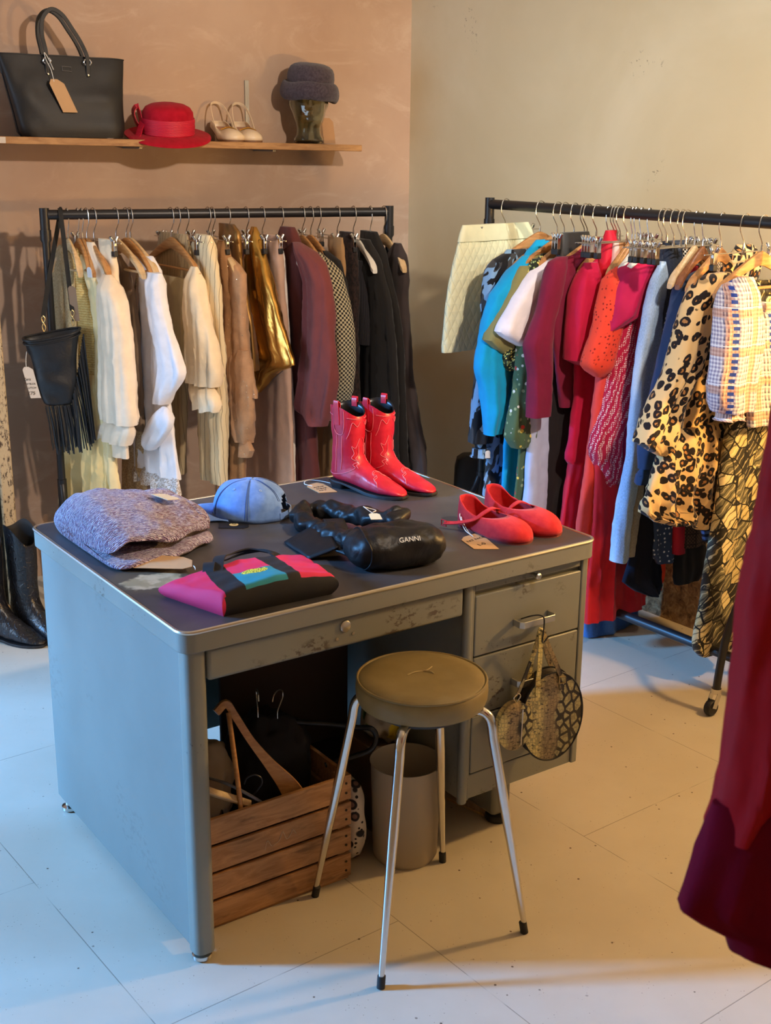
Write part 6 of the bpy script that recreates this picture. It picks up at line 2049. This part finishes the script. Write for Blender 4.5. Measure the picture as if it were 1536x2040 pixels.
for x, y, z, rot, nm in ((.345, .25, .42, .4, 'bright wire hook standing up from the crate'), (.30, .26, .43, 1.2, 'second wire hook beside the bright one in the crate'), (.215, .135, .30, -.4, 'dark wire hook low at the front of the crate')):
    m = MB()
    pts = [(0, 0, -.06), (0, 0, -.03), (.010, 0, -.015), (.020, 0, .0), (.018, 0, .014), (.004, 0, .022), (-.012, 0, .016), (-.018, 0, .002)]
    M = DM @ Matrix.Translation((x, y, z)) @ Matrix.Rotation(rot, 4, 'Z')
    m.tube([M @ p for p in catmull(pts, 5)], .0018, 8)
    tag(m.build('hanger_hook', WIRE if rot > 0 else BLACKP), nm, 'hook')
m = MB(); m.box(.30, .66, .44, .452, .17, .60, M=DM @ Matrix.Translation((0, 0, .0)) )
tag(m.build('brown_board', plain('brown_board', S(66, 50, 42), .8), bevel=.002), 'dark brown board standing behind the crate under the desk', 'board')
m = MB(); m.box(.30, .66, .452, .50, .0, .17, M=DM)
tag(m.build('storage_box', plain('black_box', S(36, 32, 30), .8), bevel=.004), 'low dark box on the floor behind the crate', 'box')
heap('plastic_carrier', 'crumpled pale plastic bag with green and yellow marks behind the bin', 'bag', (.66, .26, .31), .065, .05, .085, (lambda t: (t.color(t.mix(t.thr(t.noise(t.obj(), 14, 2), .6, .64), t.mix(t.thr(t.noise(t.obj(1, 1, 1, (0, 0, 0), (2, 1, 0)), 11, 1), .62, .66), S(176, 166, 146), S(216, 190, 50)), S(60, 110, 50))), t.set(Roughness=.4), t.m)[-1])(NT('plastic_bag')), 11, .018)
m = MB(); m.box(.60, .72, .24, .36, 0, .225, M=DM)
tag(m.build('cardboard_box', plain('brown_cardboard', S(120, 92, 64), .85), bevel=.003), 'brown cardboard box hidden behind the bin', 'box')
t = NT('spotted_cloth'); d_ = t.voro(t.obj(), 26, 'F1', rnd=.7); e_ = t.voro(t.obj(1, 1, 1, (0, 0, 0), (.3, .2, .1)), 60, 'F1')
t.color(t.mix(t.thr(d_, .36, .31), t.mix(t.thr(e_, .25, .2), S(214, 202, 182), S(30, 26, 26)), t.mix(t.thr(d_, .2, .15), S(34, 28, 28), S(130, 100, 88)))); t.set(Roughness=.8); SPOT = t.m
heap('fabric_bag', 'black and cream patterned cloth bag squeezed between the crate and the bin', 'bag', (.497, .185, .105), .030, .05, .105, SPOT, 13, .008)
m = MB(); m.box(-.016, .016, -.18, .13, 0, .007, M=DM @ Matrix.Translation((.852, .325, 0)) @ Matrix.Rotation(radians(13), 4, 'Z'))
tag(m.build('wood_strip', wood('pale_strip', S(176, 142, 92), S(196, 164, 116), 'Y'), bevel=.001), 'flat pale wooden strip on the floor under the drawers', 'strip')

# ------------------------------------------------------------------ the shelf on the pink wall
SHM = Matrix.Translation(CORNER) @ Matrix.Rotation(math.atan2(LDIR.y, LDIR.x), 4, 'Z')      # x along the wall to the right, -y into the room
SHR = math.atan2(LDIR.y, LDIR.x)
def sh(x, y, z):
    return SHM @ Vector((x, y, z))
def ztop(x):
    return 1.632 - .0131 * (x + 1.72)
t = NT('shelf_wood'); v = t.obj(1.5, 12, 12)
f = t.noise(v, 5, 6, .65, 1.4)
base = t.mix(t.thr(f, .3, .7), S(146, 100, 56), S(182, 136, 84))
kn = t.thr(t.voro(t.obj(1.2, 6, 6), 2.2, 'F1'), .14, .08)
t.color(t.mix(t.math('MULTIPLY', kn, .7), base, S(90, 56, 30))); t.set(Roughness=.6); t.bump(f, .15, .002); SHW = t.m
shelf = thing('wall_shelf', 'long rough wooden plank shelf on the pink plaster wall', 'shelf', sh(-1.2, -.11, ztop(-1.2)), SHR)
m = MB(); m.box(-.88, .855, -.11, .108, -.024, 0, M=Matrix.Rotation(.0131, 4, 'Y'))
pl = m.build('plank', SHW, shelf, bevel=.002)
m = MB(); m.box(-.56, -.50, -.1108, -.1102, -.022, -.002, M=Matrix.Rotation(.0131, 4, 'Y'))
m.build('tape', plain('pale_tape', S(206, 196, 184), .7), pl)
BR = plain('bracket_steel', S(150, 146, 138), .4, .8)
for bx in (-.02, .50):
    m = MB(); m.box(bx - .006, bx + .006, -.075, .108, -.032, -.0245)
    m.v = [tuple(Matrix.Rotation(.0131, 4, 'Y') @ Vector(p)) for p in m.v]
    m.build('bracket', BR, shelf, bevel=.001)
m = MB(); m.box(-.008, .008, -.006, 0, 0, .19)
for z in (.03, .09, .16):
    m.box(-.0025, .0025, -.0068, -.0055, z, z + .012)
o = m.build('wall_bracket', BR, loc=sh(-.729, -.001, 1.655)); o.rotation_euler = (0, 0, SHR)
tag(o, 'narrow slotted metal strip fixed to the wall behind the cream shoes', 'bracket')

# --- big black tote
LEA = NT('black_grain_leather'); LEA.color(S(30, 28, 27)); LEA.set(Roughness=.52, Specular_IOR_Level=.35); LEA.bump(LEA.noise(LEA.obj(), 260, 3), .3, .001); LEA = LEA.m
def big_tote():
    x0 = -1.455
    r = thing('tote_bag', 'large black leather tote bag standing on the shelf', 'bag', sh(x0, -.13, ztop(x0) + .001), SHR)
    rings = []
    NZ = 16
    for k in range(NZ + 1):
        s = k / NZ
        z = .268 * s
        xl = interp([(0, -.165), (.06, -.178), (.3, -.190), (1, -.232)], s); xr = interp([(0, .178), (.1, .186), (.5, .188), (1, .202)], s)
        hy = interp([(0, .062), (.1, .066), (.5, .055), (1, .022)], s)
        ring = []
        for j in range(56):
            a = 2 * pi * j / 56
            f = lambda c, e: abs(c) ** e * (1 if c >= 0 else -1)
            xx = (xl + xr) / 2 + (xr - xl) / 2 * f(cos(a), .35)
            yy = hy * f(sin(a), .45)
            d = nz((xx, yy, z), 14, 5) * .010 * (1 - abs(s - .4))
            yy += d
            zz = z + (-.016 * (xx + .2) * s) + (.006 * nz((xx, 0, 0), 8, 2) if s == 1 else 0)
            ring.append((xx, yy, max(.0, zz)))
        rings.append(ring)
    rings.append([(p[0] * .985, p[1] * .75, p[2] - .004) for p in rings[-1]])
    rings.append([(p[0] * .98, p[1] * .7, p[2] - .06) for p in rings[-1]])
    m = MB(); m.loft(rings)
    body = m.build('body', LEA, r, angle=60)
    m = MB()
    top = rings[NZ]
    m.tube([Vector(p) for p in top] + [Vector(top[0])], .0022, 6)
    m.tube([Vector((interp([(0, -.165), (.06, -.178), (.3, -.190), (1, -.232)], s) - .001, 0, .268 * s)) for s in [q / 20 for q in range(21)]], .0022, 6)
    m.build('piping', LEA, body)
    for y in (-.030, .024):
        m = MB()
        P = catmull([(-.076, y - .006, .205), (-.076, y - .008, .255), (-.079, y - .008, .285), (-.085, y, .335), (-.078, y, .385), (-.048, y, .412), (-.012, y, .396), (.020, y, .352), (.044, y, .315), (.060, y - .008, .275), (.064, y - .008, .250), (.064, y - .006, .200)], 6)
        m.strip(P, .014, .005, up=lambda s: (0, -1, 0))
        h = m.build('handle', LEA, r, bevel=.0015)
        m = MB()
        for hx in (-.077, .062):
            for sg in (-1, 1):
                m.tube(catmull([(hx + sg * .007, y - .012, .238), (hx + sg * .013, y - .014, .247), (hx + sg * .007, y - .012, .257)], 4), .0022, 8)
            m.lathe([(0, 0), (.0032, 0), (.0028, .002), (0, .0025)], 12, Matrix.Translation((hx + .001, y - .012, .206)) @ Matrix.Rotation(pi / 2, 4, 'X'))
        m.build('metal_ring', CHROME, h)
    m = MB()
    lg = [(-.026, -.0345, .232), (.006, -.0345, .230), (.006, -.0365, .216), (-.026, -.0365, .218), (-.026, -.0345, .232)]
    m.tube([Vector(p) + Vector((0, -.004, 0)) for p in lg], .0009, 5)
    m.build('embossed_logo', plain('embossed_line', S(110, 104, 98), .5), body)
big_tote()
def hang_tag(name, label, top, axis_x, w, h, skew, rz, mat, string_from, depth=.0014, cat='tag', lines=(), tilt=0.0):
    r = thing(name, label, cat, top, rz)
    m = MB()
    c = w * .28
    ol = [(-w / 2 + c, 0), (w / 2 - c, 0), (w / 2 + skew * .18, -c), (w / 2 + skew, -h), (-w / 2 + skew, -h), (-w / 2 + skew * .18, -c)]
    m.prism(ol, -depth / 2, depth / 2, M=Matrix.Rotation(tilt, 4, 'X') @ Matrix.Rotation(pi / 2, 4, 'X'))
    m.build('card', mat, r, smooth_=False)
    if string_from:
        m = MB(); m.tube(catmull([Vector((0, -.001, -.008))] + [Vector(p) for p in string_from], 5), .0011, 6)
        m.build('string', STRING, r)
    for txt, size, x, z in lines:
        lettering('handwriting', txt, size, INK, r, (x, -depth - .0006 , z), (pi / 2, 0, 0), shear=.1)
    return r
hang_tag('price_tag', 'blank kraft swing tag hanging in front of the large black leather tote', sh(-1.520, -.200, 1.818), None, .050, .106, .050, SHR, KRAFT, [(-.006, .006, .030), (-.018, .016, .062), (-.020, .024, .085), (-.006, .020, .060), (.004, .010, .030)])

# --- red hat
FELT = NT('red_felt'); FELT.color(FELT.mix(FELT.thr(FELT.noise(FELT.obj(), 40, 4), .3, .7), S(160, 16, 34), S(176, 22, 42))); FELT.set(Roughness=.95, Sheen_Weight=.05, Specular_IOR_Level=.12); FELT.bump(FELT.noise(FELT.obj(), 300, 3), .15, .001); FELT = FELT.m
RIB = NT('red_ribbon'); RIB.color(S(190, 14, 48)); RIB.set(Roughness=.55); RIB.bump(RIB.wave(RIB.obj(), 60, 1.5, 1, 2, 'Z'), .3, .003); RIB = RIB.m
def red_hat():
    cx = -1.105
    r = thing('wide_brim_hat', 'wide-brimmed red felt hat with ribbon and bow on the shelf', 'hat', sh(cx, -.150, ztop(cx) + .012), SHR)
    T_ = Matrix.Rotation(radians(10), 4, 'X') @ Matrix.Rotation(radians(-2), 4, 'Y')
    def brim(q, a, up):
        rr = lerp(.088, .156, q)
        dro = -.006 * q - .018 * q * q * max(0, -sin(a)) + .022 * q * q * max(0, sin(a)) ** 1.0 * .4
        return T_ @ Vector((rr * cos(a) * 1.0, rr * sin(a) * .92, dro + up + .012))
    rings = [[brim(q, 2 * pi * k / 60, 0.002) for k in range(60)] for q in (0, .3, .6, .85, 1.0)] + [[brim(q, 2 * pi * k / 60, -.002) for k in range(60)] for q in (1.0, .85, .6, .3, 0)]
    m = MB(); m.loft(rings, cap0=False, cap1=False)
    m.build('brim', FELT, r, angle=80)
    m = MB()
    m.lathe([(.093, .006), (.094, .03), (.093, .065), (.090, .088), (.080, .103), (.062, .112), (.035, .117), (.012, .1185), (0, .1185)], 56, T_, cap0=False, squash=(1, .95))
    m.build('crown', FELT, r, angle=80)
    m = MB()
    m.lathe([(.0945, .012), (.0975, .016), (.096, .028), (.0978, .038), (.0962, .049), (.0975, .060), (.095, .068), (.0945, .068)], 56, T_, cap0=False, cap1=False, squash=(1, .95))
    m.build('ribbon', RIB, r)
    m = MB()
    m.strip(catmull([T_ @ Vector(p) for p in ((-.088, .025, .02), (-.108, .030, .05), (-.118, .030, .085), (-.106, .028, .102), (-.096, .024, .075), (-.092, .02, .03))], 5), .035, .003, up=(-1, 0, .2))
    m.strip(catmull([T_ @ Vector(p) for p in ((-.092, .0, .06), (-.108, -.010, .03), (-.122, -.022, .008), (-.145, -.028, .004))], 5), .026, .003, up=(-.6, -.3, .7))
    m.build('bow', RIB, r)
red_hat()

# --- cream slingback shoes
CRL = plain('cream_patent', S(226, 204, 172), .32)
SL_ = dict(upper=CRL, sole=plain('tan_sole', S(120, 84, 56), .6), insole=plain('blush_insole', S(176, 132, 108), .6))
for lab, x, off in (('cream slingback shoe with a gold bar, left one of the pair on the shelf', -.868, .05), ('cream slingback shoe with a gold bar, right one of the pair on the shelf', -.778, -.06)):
    r = thing('slingback_shoe', lab, 'shoe', sh(x, -.020, ztop(x)), SHR - pi / 2 + off, 'pair of cream slingback shoes')
    L, W = .190, .088
    tilt = bpy.data.objects.new('upper_body', None)
    bpy.data.objects.remove(tilt)
    n0 = set(r.children)
    flat_shoe(r, L, W, SL_, heel_rim=.16, side_rim=.16, throat=.60, vamp=.25, sole_th=.007)
    m = MB()
    m.strip(catmull([(L * .45, W * .42, .030), (L * .25, W * .38, .060), (L * .07, W * .24, .088), (L * .03, 0, .096), (L * .07, -W * .24, .088), (L * .25, -W * .38, .060), (L * .45, -W * .42, .030)], 6), .009, .0024, up=lambda s: (-.7, cos(s * pi) * .8, .3))
    m.build('sling_strap', CRL, r)
    m = MB()
    m.tube(catmull([(L * .60, -W * .36, .042), (L * .62, 0, .051), (L * .60, W * .36, .042)], 6), .0026, 8)
    m.build('gold_bar', plain('gold', S(214, 160, 70), .3, 1.0), r)
    # the foot slopes up to a small heel
    for ch in r.children:
        for v_ in ch.data.vertices:
            q = max(0.0, 1 - v_.co.x / (L * .66))
            v_.co.z += .045 * smooth(q * 1.15)
    m = MB()
    m.lathe([(0, 0), (.009, 0), (.010, .02), (.016, .045), (.018, .050), (0, .050)], 16, Matrix.Translation((L * .09, 0, 0)))
    m.build('heel', CRL, r)

# --- glass head
GL = bpy.data.materials.new('smoky_glass'); GL.use_nodes = True
b_ = GL.node_tree.nodes['Principled BSDF']
b_.inputs['Base Color'].default_value = S(204, 212, 196); b_.inputs['Roughness'].default_value = .03; b_.inputs['Transmission Weight'].default_value = 1.0; b_.inputs['IOR'].default_value = 1.45
def head():
    cx = -.527
    r = thing('glass_head', 'clear greenish glass display head on the shelf wearing the grey hat', 'display head', sh(cx, -.125, ztop(cx)), SHR - radians(22))
    prof = [(.000, .046, .046, 0), (.004, .056, .055, 0), (.018, .057, .056, 0), (.030, .050, .050, 0), (.044, .046, .048, .002), (.060, .047, .050, .002), (.072, .050, .056, -.006), (.084, .055, .066, -.012), (.100, .060, .074, -.012), (.120, .064, .078, -.009), (.140, .066, .081, -.006), (.160, .068, .084, -.002), (.180, .069, .087, .002), (.200, .069, .088, .004), (.220, .066, .084, .005), (.240, .058, .074, .005), (.256, .046, .058, .005), (.268, .028, .036, .005), (.274, .008, .010, .005)]
    rings = []
    N_ = 64
    zs = [q / 60 * .274 for q in range(61)]
    g = lambda x, m_, s: exp(-((x - m_) / s) ** 2)
    for z in zs:
        rx = interp([(p[0], p[1]) for p in prof], z); ry = interp([(p[0], p[2]) for p in prof], z); oy = interp([(p[0], p[3]) for p in prof], z)
        ring = []
        for k in range(N_):
            a = 2 * pi * k / N_          # a = -pi/2 faces the room
            x = rx * cos(a); y = ry * sin(a) + oy
            f = max(0, -sin(a))
            xx = x
            d = 0
            d += .019 * g(xx, 0, .010) * g(z, .133, .012) + .012 * g(xx, 0, .008) * g(z, .150, .014) + .006 * g(xx, 0, .009) * g(z, .166, .012)
            d += -.009 * (g(xx, .027, .013) + g(xx, -.027, .013)) * g(z, .161, .010)
            d += .003 * (g(xx, .027, .012) + g(xx, -.027, .012)) * g(z, .159, .004)
            d += .005 * (g(xx, .028, .016) + g(xx, -.028, .016)) * g(z, .176, .006)
            d += .006 * g(xx, 0, .018) * (g(z, .112, .004) + g(z, .103, .004)) - .003 * g(xx, 0, .02) * g(z, .1075, .002)
            d += .008 * g(xx, 0, .018) * g(z, .084, .010)
            d *= 1.5 * (f ** .5 if f > 0 else 0)
            ear = 0
            if abs(sin(a) - .05) < .25:
                ear = .010 * g(z, .145, .022) * g(sin(a), .05, .14)
            ring.append((x + ear * (1 if x > 0 else -1), y - d, z))
        rings.append(ring)
    m = MB(); m.loft(rings)
    inner = []
    for ring, z in zip(rings[2:-4], zs[2:-4]):
        mx = sum(p[0] for p in ring) / N_; my = sum(p[1] for p in ring) / N_
        inner.append([(mx + (p[0] - mx) * .93, my + (p[1] - my) * .93, z) for p in ring])
    m2 = MB(); m2.loft(inner)
    m.add(m2.v, [f[::-1] for f in m2.f])
    m.build('bust', GL, r, angle=180, recalc=False)
head()
FUZ = NT('grey_wool_felt'); FUZ.color(FUZ.mix(FUZ.thr(FUZ.noise(FUZ.obj(), 120, 4, .7), .3, .7), S(58, 50, 58), S(82, 73, 81))); FUZ.set(Roughness=1.0, Sheen_Weight=.25, Specular_IOR_Level=.1); FUZ.bump(FUZ.noise(FUZ.obj(), 220, 3, .7), .8, .004); FUZ = FUZ.m
def grey_hat():
    cx = -.527
    r = thing('felt_hat', 'fuzzy grey-mauve felt hat with turned-up brim on the glass head', 'hat', sh(cx + .006, -.122, ztop(cx) + .182), SHR)
    T_ = Matrix.Rotation(radians(6), 4, 'X') @ Matrix.Rotation(radians(3), 4, 'Y')
    m = MB()
    m.lathe([(.080, .0), (.088, .03), (.090, .060), (.087, .080), (.080, .095), (.066, .105), (.045, .111), (.02, .113), (0, .113)], 56, T_, cap0=False, squash=(1, 1.02))
    m.build('crown', FUZ, r, angle=80)
    m = MB()
    rings = []
    pr = [(.082, .000), (.090, -.020), (.102, -.024), (.112, -.010), (.1145, .008), (.110, .030), (.102, .044), (.095, .045), (.092, .034), (.090, .02)]
    for rr, z in pr:
        rings.append([T_ @ Vector((rr * cos(2 * pi * k / 60), rr * 1.02 * sin(2 * pi * k / 60), z - .010 * cos(2 * pi * k / 60 * 2) * .5 + .002 * sin(2 * pi * k / 60 * 5))) for k in range(60)])
    m.loft(rings, cap0=False, cap1=False)
    m.build('brim', FUZ, r, subsurf=1, angle=180)
grey_hat()
nt = hang_tag('price_tag', 'brown paper price tag leaning beside the glass head', sh(-.428, -.085, ztop(-.43) + .098), None, .050, .096, .006, SHR, plain('brown_paper', S(176, 136, 98), .85), None, lines=[('Lunde\n  er', .0125, -.018, -.030), ('£10', .0125, .002, -.084)], tilt=radians(-8))

# ------------------------------------------------------------------ fringed bucket bag on the left post
BLEA = NT('black_nappa'); BLEA.color(S(30, 31, 34)); BLEA.set(Roughness=.42, Specular_IOR_Level=.45); BLEA.bump(BLEA.noise(BLEA.obj(), 30, 4, .6, 1), .25, .006); BLEA = BLEA.m
def bucket_bag():
    c = Vector((-1.133, 4.205, .745))
    r = thing('bucket_bag', 'black leather bucket bag with long fringe hanging at the left end of the rail', 'bag', c, radians(14))
    rings = []
    for k in range(21):
        s = k / 20
        z = s * .250
        hw = lerp(.046, .092, s ** .8) + .004 * sin(s * 7)
        hy = lerp(.026, .036, s)
        xo = lerp(.004, -.006, s)
        ring = []
        for j in range(48):
            a = 2 * pi * j / 48
            f = lambda q, e: abs(q) ** e * (1 if q >= 0 else -1)
            x = xo + hw * f(cos(a), .8); y = hy * f(sin(a), .8)
            y += nz((x, y, z), 18, 7) * .008
            zz = z + (.16 * (x - xo) * s) - (.012 * max(0, -sin(a)) * s)
            ring.append((x, y, zz))
        rings.append(ring)
    rings.append([(p[0] * .96, p[1] * .85, p[2] - .003) for p in rings[-1]])
    rings.append([(p[0] * .90, p[1] * .7, p[2] - .09) for p in rings[-1]])
    m = MB(); m.loft(rings)
    body = m.build('body', BLEA, r, subsurf=1, angle=80)
    m = MB()
    top = rings[20]
    m.tube([Vector(p) + Vector((0, 0, -.002)) for p in top] + [Vector(top[0])], .0045, 8)
    m.tube([Vector(p) + Vector((0, 0, -.016)) for p in top] + [Vector(top[0]) + Vector((0, 0, -.016))], .003, 8)
    m.build('rim', BLEA, body)
    m = MB()
    rnd = random.Random(5)
    for k in range(64):
        if k < 44:
            x = lerp(-.042, .060, k / 43); z0 = .004 + max(0, x - .046) * 4.5; zl = -.150 + rnd.uniform(-.02, .015)
            y = -.030 + rnd.uniform(-.008, .012)
        else:
            q = (k - 44) / 19
            x = lerp(.058, .098, q); z0 = lerp(.05, .245, q); zl = -.145 + rnd.uniform(-.02, .02) + q * .02; y = -.012 + rnd.uniform(-.012, .016)
        xe = x + .012 + rnd.uniform(-.006, .008) + (.022 if k >= 44 else 0) * (1 - (k - 44) / 25)
        m.strip([(x, y + .002, z0), (lerp(x, xe, .4) + .002, y - .002, lerp(z0, zl, .4)), (xe, y + rnd.uniform(-.004, .004), zl)], .0046, .0012, up=(rnd.uniform(-.5, .5), -1, 0))
    m.build('fringe', BLEA, r)
    barp = LA + LDR * .052
    for i, (tx, tz, bx) in enumerate(((.066, .268, 0), (-.030, .250, 0))):
        M_ = r.matrix_basis if False else (Matrix.Translation(c) @ Matrix.Rotation(radians(14), 4, 'Z'))
        bp = M_.inverted() @ Vector((barp.x, barp.y, ZL + .019))
        m = MB()
        side_ = L_OUT * (.024 if i == 0 else -.022)
        bs = M_.inverted() @ Vector((barp.x + side_.x, barp.y + side_.y, ZL - .004))
        m.strip(catmull([bp, bs, Vector((lerp(bs.x, tx, .6), lerp(bs.y, 0, .5), lerp(bs.z, tz, .5))), Vector((tx, 0, tz + .055))], 6), .015, .0028, up=(.2, -1, 0))
        st = m.build('strap', plain('black_strap', S(22, 22, 23), .8), r)
        m = MB()
        m.tube(catmull([(tx, 0, tz + .058), (tx - .006, 0, tz + .048), (tx, 0, tz + .034), (tx + .006, 0, tz + .048), (tx, 0, tz + .058)], 4), .0018, 8)
        m.tube(catmull([(tx, 0, tz + .034), (tx - .005, 0, tz + .02), (tx, 0, tz + .004), (tx + .006, 0, tz + .018), (tx, 0, tz + .034)], 4), .0018, 8)
        m.build('gold_clip', plain('pale_gold', S(214, 186, 126), .3, 1.0), st)
bucket_bag()
hang_tag('price_tag', 'white handwritten swing tag hanging left of the fringed bucket bag', Vector((-1.222, 4.165, .884)), None, .034, .108, .024, radians(14), plain('white_card', S(214, 200, 184), .85), [(.0, .01, .02), (.004, .014, .05)],
         lines=[('Zara', .0125, -.012, -.046), ('NW BLCK', .0085, -.012, -.061), ('CLUTCH', .0095, -.010, -.075), ('£75', .0165, -.002, -.096)])
o = hang_tag('card_label', 'grey-brown ribbed label hanging on the oatmeal tweed top', Vector((-1.068, 4.225, 1.150)), None, .026, .118, .008, radians(14), fab('ribbed_label', S(134, 116, 100)), None)

# ------------------------------------------------------------------ black bag on the floor behind the left post of the right-hand rail
m = MB()
rings = []
for z, k_ in ((0, .94), (.02, 1), (.30, 1), (.44, .96), (.475, .86), (.49, .6), (.492, .1)):
    rings.append([Vector((.335 + .075 * k_ * (abs(cos(a)) ** .5) * (1 if cos(a) > 0 else -1), 4.60 + .05 * k_ * (abs(sin(a)) ** .5) * (1 if sin(a) > 0 else -1), z)) for a in [2 * pi * q / 32 for q in range(32)]])
m.loft(rings)
tag(m.build('storage_bag', plain('black_nylon', S(24, 23, 24), .6)), 'black upright bag on the floor in the corner behind the rail post', 'bag')

# ------------------------------------------------------------------ black western boots by the mirror
t = NT('black_tooled_leather'); v = t.obj()
sw = t.wave(t.obj(), 16, 12, 2, 1.6)
t.color(S(26, 25, 28)); t.set(Roughness=.28, Specular_IOR_Level=.55); t.bump(t.math('ADD', t.thr(sw, .4, .6), t.noise(v, 90, 3)), .45, .004); TOOL = t.m
BB_ = dict(upper=TOOL, lining=plain('dark_lining', S(30, 27, 25), .7), sole=plain('dark_sole', S(30, 27, 26), .5))
for lab, p, rot in (('tall black tooled western boot standing between the mirror and the desk', (-1.268, 3.985, 0), -.55), ('tall dark western boot at the left edge, in front of the mirror', (-1.375, 3.93, 0), -.35)):
    r = thing('western_boot', lab, 'boot', p, rot, 'pair of black western boots')
    boot_mesh('black', r, BB_, L=.26, H=.375, sc_w=1.15, tabs=False, dip=.03)

# ------------------------------------------------------------------ old framed mirror leaning at the left
mir = thing('framed_mirror', 'old mirror in a flaking cream and brown wooden frame at the left edge', 'mirror', (-1.29, 4.14, 0), SHR)
t = NT('flaking_frame'); v = t.obj()
f = t.noise(t.obj(1.6, 1.6, .6), 75, 6, .75)
t.color(t.mix(t.thr(f, .52, .60), S(196, 172, 134), S(70, 50, 34))); t.set(Roughness=.7); t.bump(f, .4, .004); FLK = t.m
GLS = NT('foxed_glass'); GLS.color(GLS.mix(GLS.thr(GLS.noise(GLS.obj(), 16, 6, .7), .45, .62), S(120, 118, 112), S(84, 84, 80))); GLS.set(Metallic=.9, Roughness=.16); GLS = GLS.m
W_, H_ = .70, 1.62
T_ = Matrix.Rotation(radians(-.6), 4, 'X')
m = MB()
m.box(-.046, 0, -.018, .018, 0, H_, M=T_); m.box(-W_, -W_ + .046, -.018, .018, 0, H_, M=T_); m.box(-W_ + .046, -.046, -.018, .018, 0, .046, M=T_); m.box(-W_ + .046, -.046, -.018, .018, H_ - .046, H_, M=T_)
m.build('frame', FLK, mir, bevel=.006, smooth_=True)
m = MB(); m.box(-W_ + .04, -.04, -.004, .004, .04, H_ - .04, M=T_)
m.build('glass', GLS, mir, smooth_=False)

# ------------------------------------------------------------------ red and burgundy garment on the rail beside the photographer
rail('black clothes rail close to the viewer, beyond the right edge', Vector((.66, 1.44, 0)), Vector((.66, .35, 0)), 1.47, Vector((-1, 0, 0)), half=.15)
fg = thing('dress', 'burgundy dress with red velvet sleeve and flared hem hanging close to the viewer', 'dress', (.66, 1.27, 1.47), pi, 'clothes on the rail beside the viewer')
def fgp(name, mat, rows, th, amp, freq, seed, yoff=0.0, hem=0.0):
    m = cloth_piece([(z - 1.47, .66 - x1, .66 - x0) for z, x0, x1 in rows], th, amp, freq, seed, yoff, hem=hem)
    return m.build(name, MAT[mat], fg, angle=60)
fgp('body', 'wine_crepe', [(1.38, .56, .76), (1.33, .46, .83), (1.2, .428, .86), (1.0, .418, .86), (.88, .43, .84), (.80, .45, .84), (.765, .46, .84)], .06, .014, 6, 41, .015)
fgp('sleeve', 'red_velvet', [(1.41, .44, .56), (1.384, .392, .54), (1.332, .384, .52), (1.279, .381, .50), (1.18, .374, .480), (1.083, .373, .465), (.993, .372, .455), (.938, .369, .45), (.900, .362, .44)], .075, .010, 10, 43, .045)
fgp('cuff', 'wine_crepe', [(.938, .363, .62), (.878, .352, .62), (.83, .341, .62), (.807, .336, .62), (.788, .358, .62), (.768, .392, .62), (.750, .397, .62), (.735, .44, .62)], .085, .012, 7, 45, .05)
hanger('W', (.66, 1.27, 1.47), pi, 'wooden hanger on the rail beside the viewer holding the burgundy dress', 'hangers on the rails')

# ------------------------------------------------------------------ lamps (the light sources themselves)
lamp = thing('standing_lamp', 'black standing lamp beside the cream wall beyond the right edge', 'lamp', (1.70, 2.97, 0))
m = MB(); m.lathe([(0, 0), (.12, 0), (.12, .012), (.02, .02), (0, .02)], 32)
m.build('base', BLACKP, lamp)
m = MB(); m.tube([(0, 0, .02), (0, 0, 1.20)], .009, 12)
m.build('pole', BLACKP, lamp)
m = MB(); m.lathe([(.02, 1.20), (.05, 1.205), (.075, 1.215), (.078, 1.218), (.05, 1.209), (.02, 1.204)], 32, cap0=True, cap1=True)
m.build('lamp_shade', BLACKP, lamp)
cl = thing('ceiling_spotlight', 'white ceiling spotlight above and in front of the rails', 'lamp', (1.15, 1.75, 2.75))
m = MB(); m.lathe([(.05, 0), (.05, -.012), (.01, -.014), (.01, -.10), (0, -.10)], 24)
m.build('mount', WHITE, cl)
m = MB(); m.lathe([(.0, -.10), (.04, -.102), (.062, -.17), (.060, -.17), (.038, -.106), (0, -.104)], 28)
m.build('shade', WHITE, cl)
hang_tag('price_tag', 'small white label on the neckline of the pale lemon ruffle dress', Vector((-1.004, 4.222, 1.214)), None, .030, .034, .004, -.835, plain('white_label', S(232, 230, 232), .8), None)
hang_tag('price_tag', 'small white label hanging below the camouflage-print sleeve', Vector((.341, 4.048, .639)), None, .018, .026, .0, .2, plain('white_label', S(232, 230, 232), .8), None)
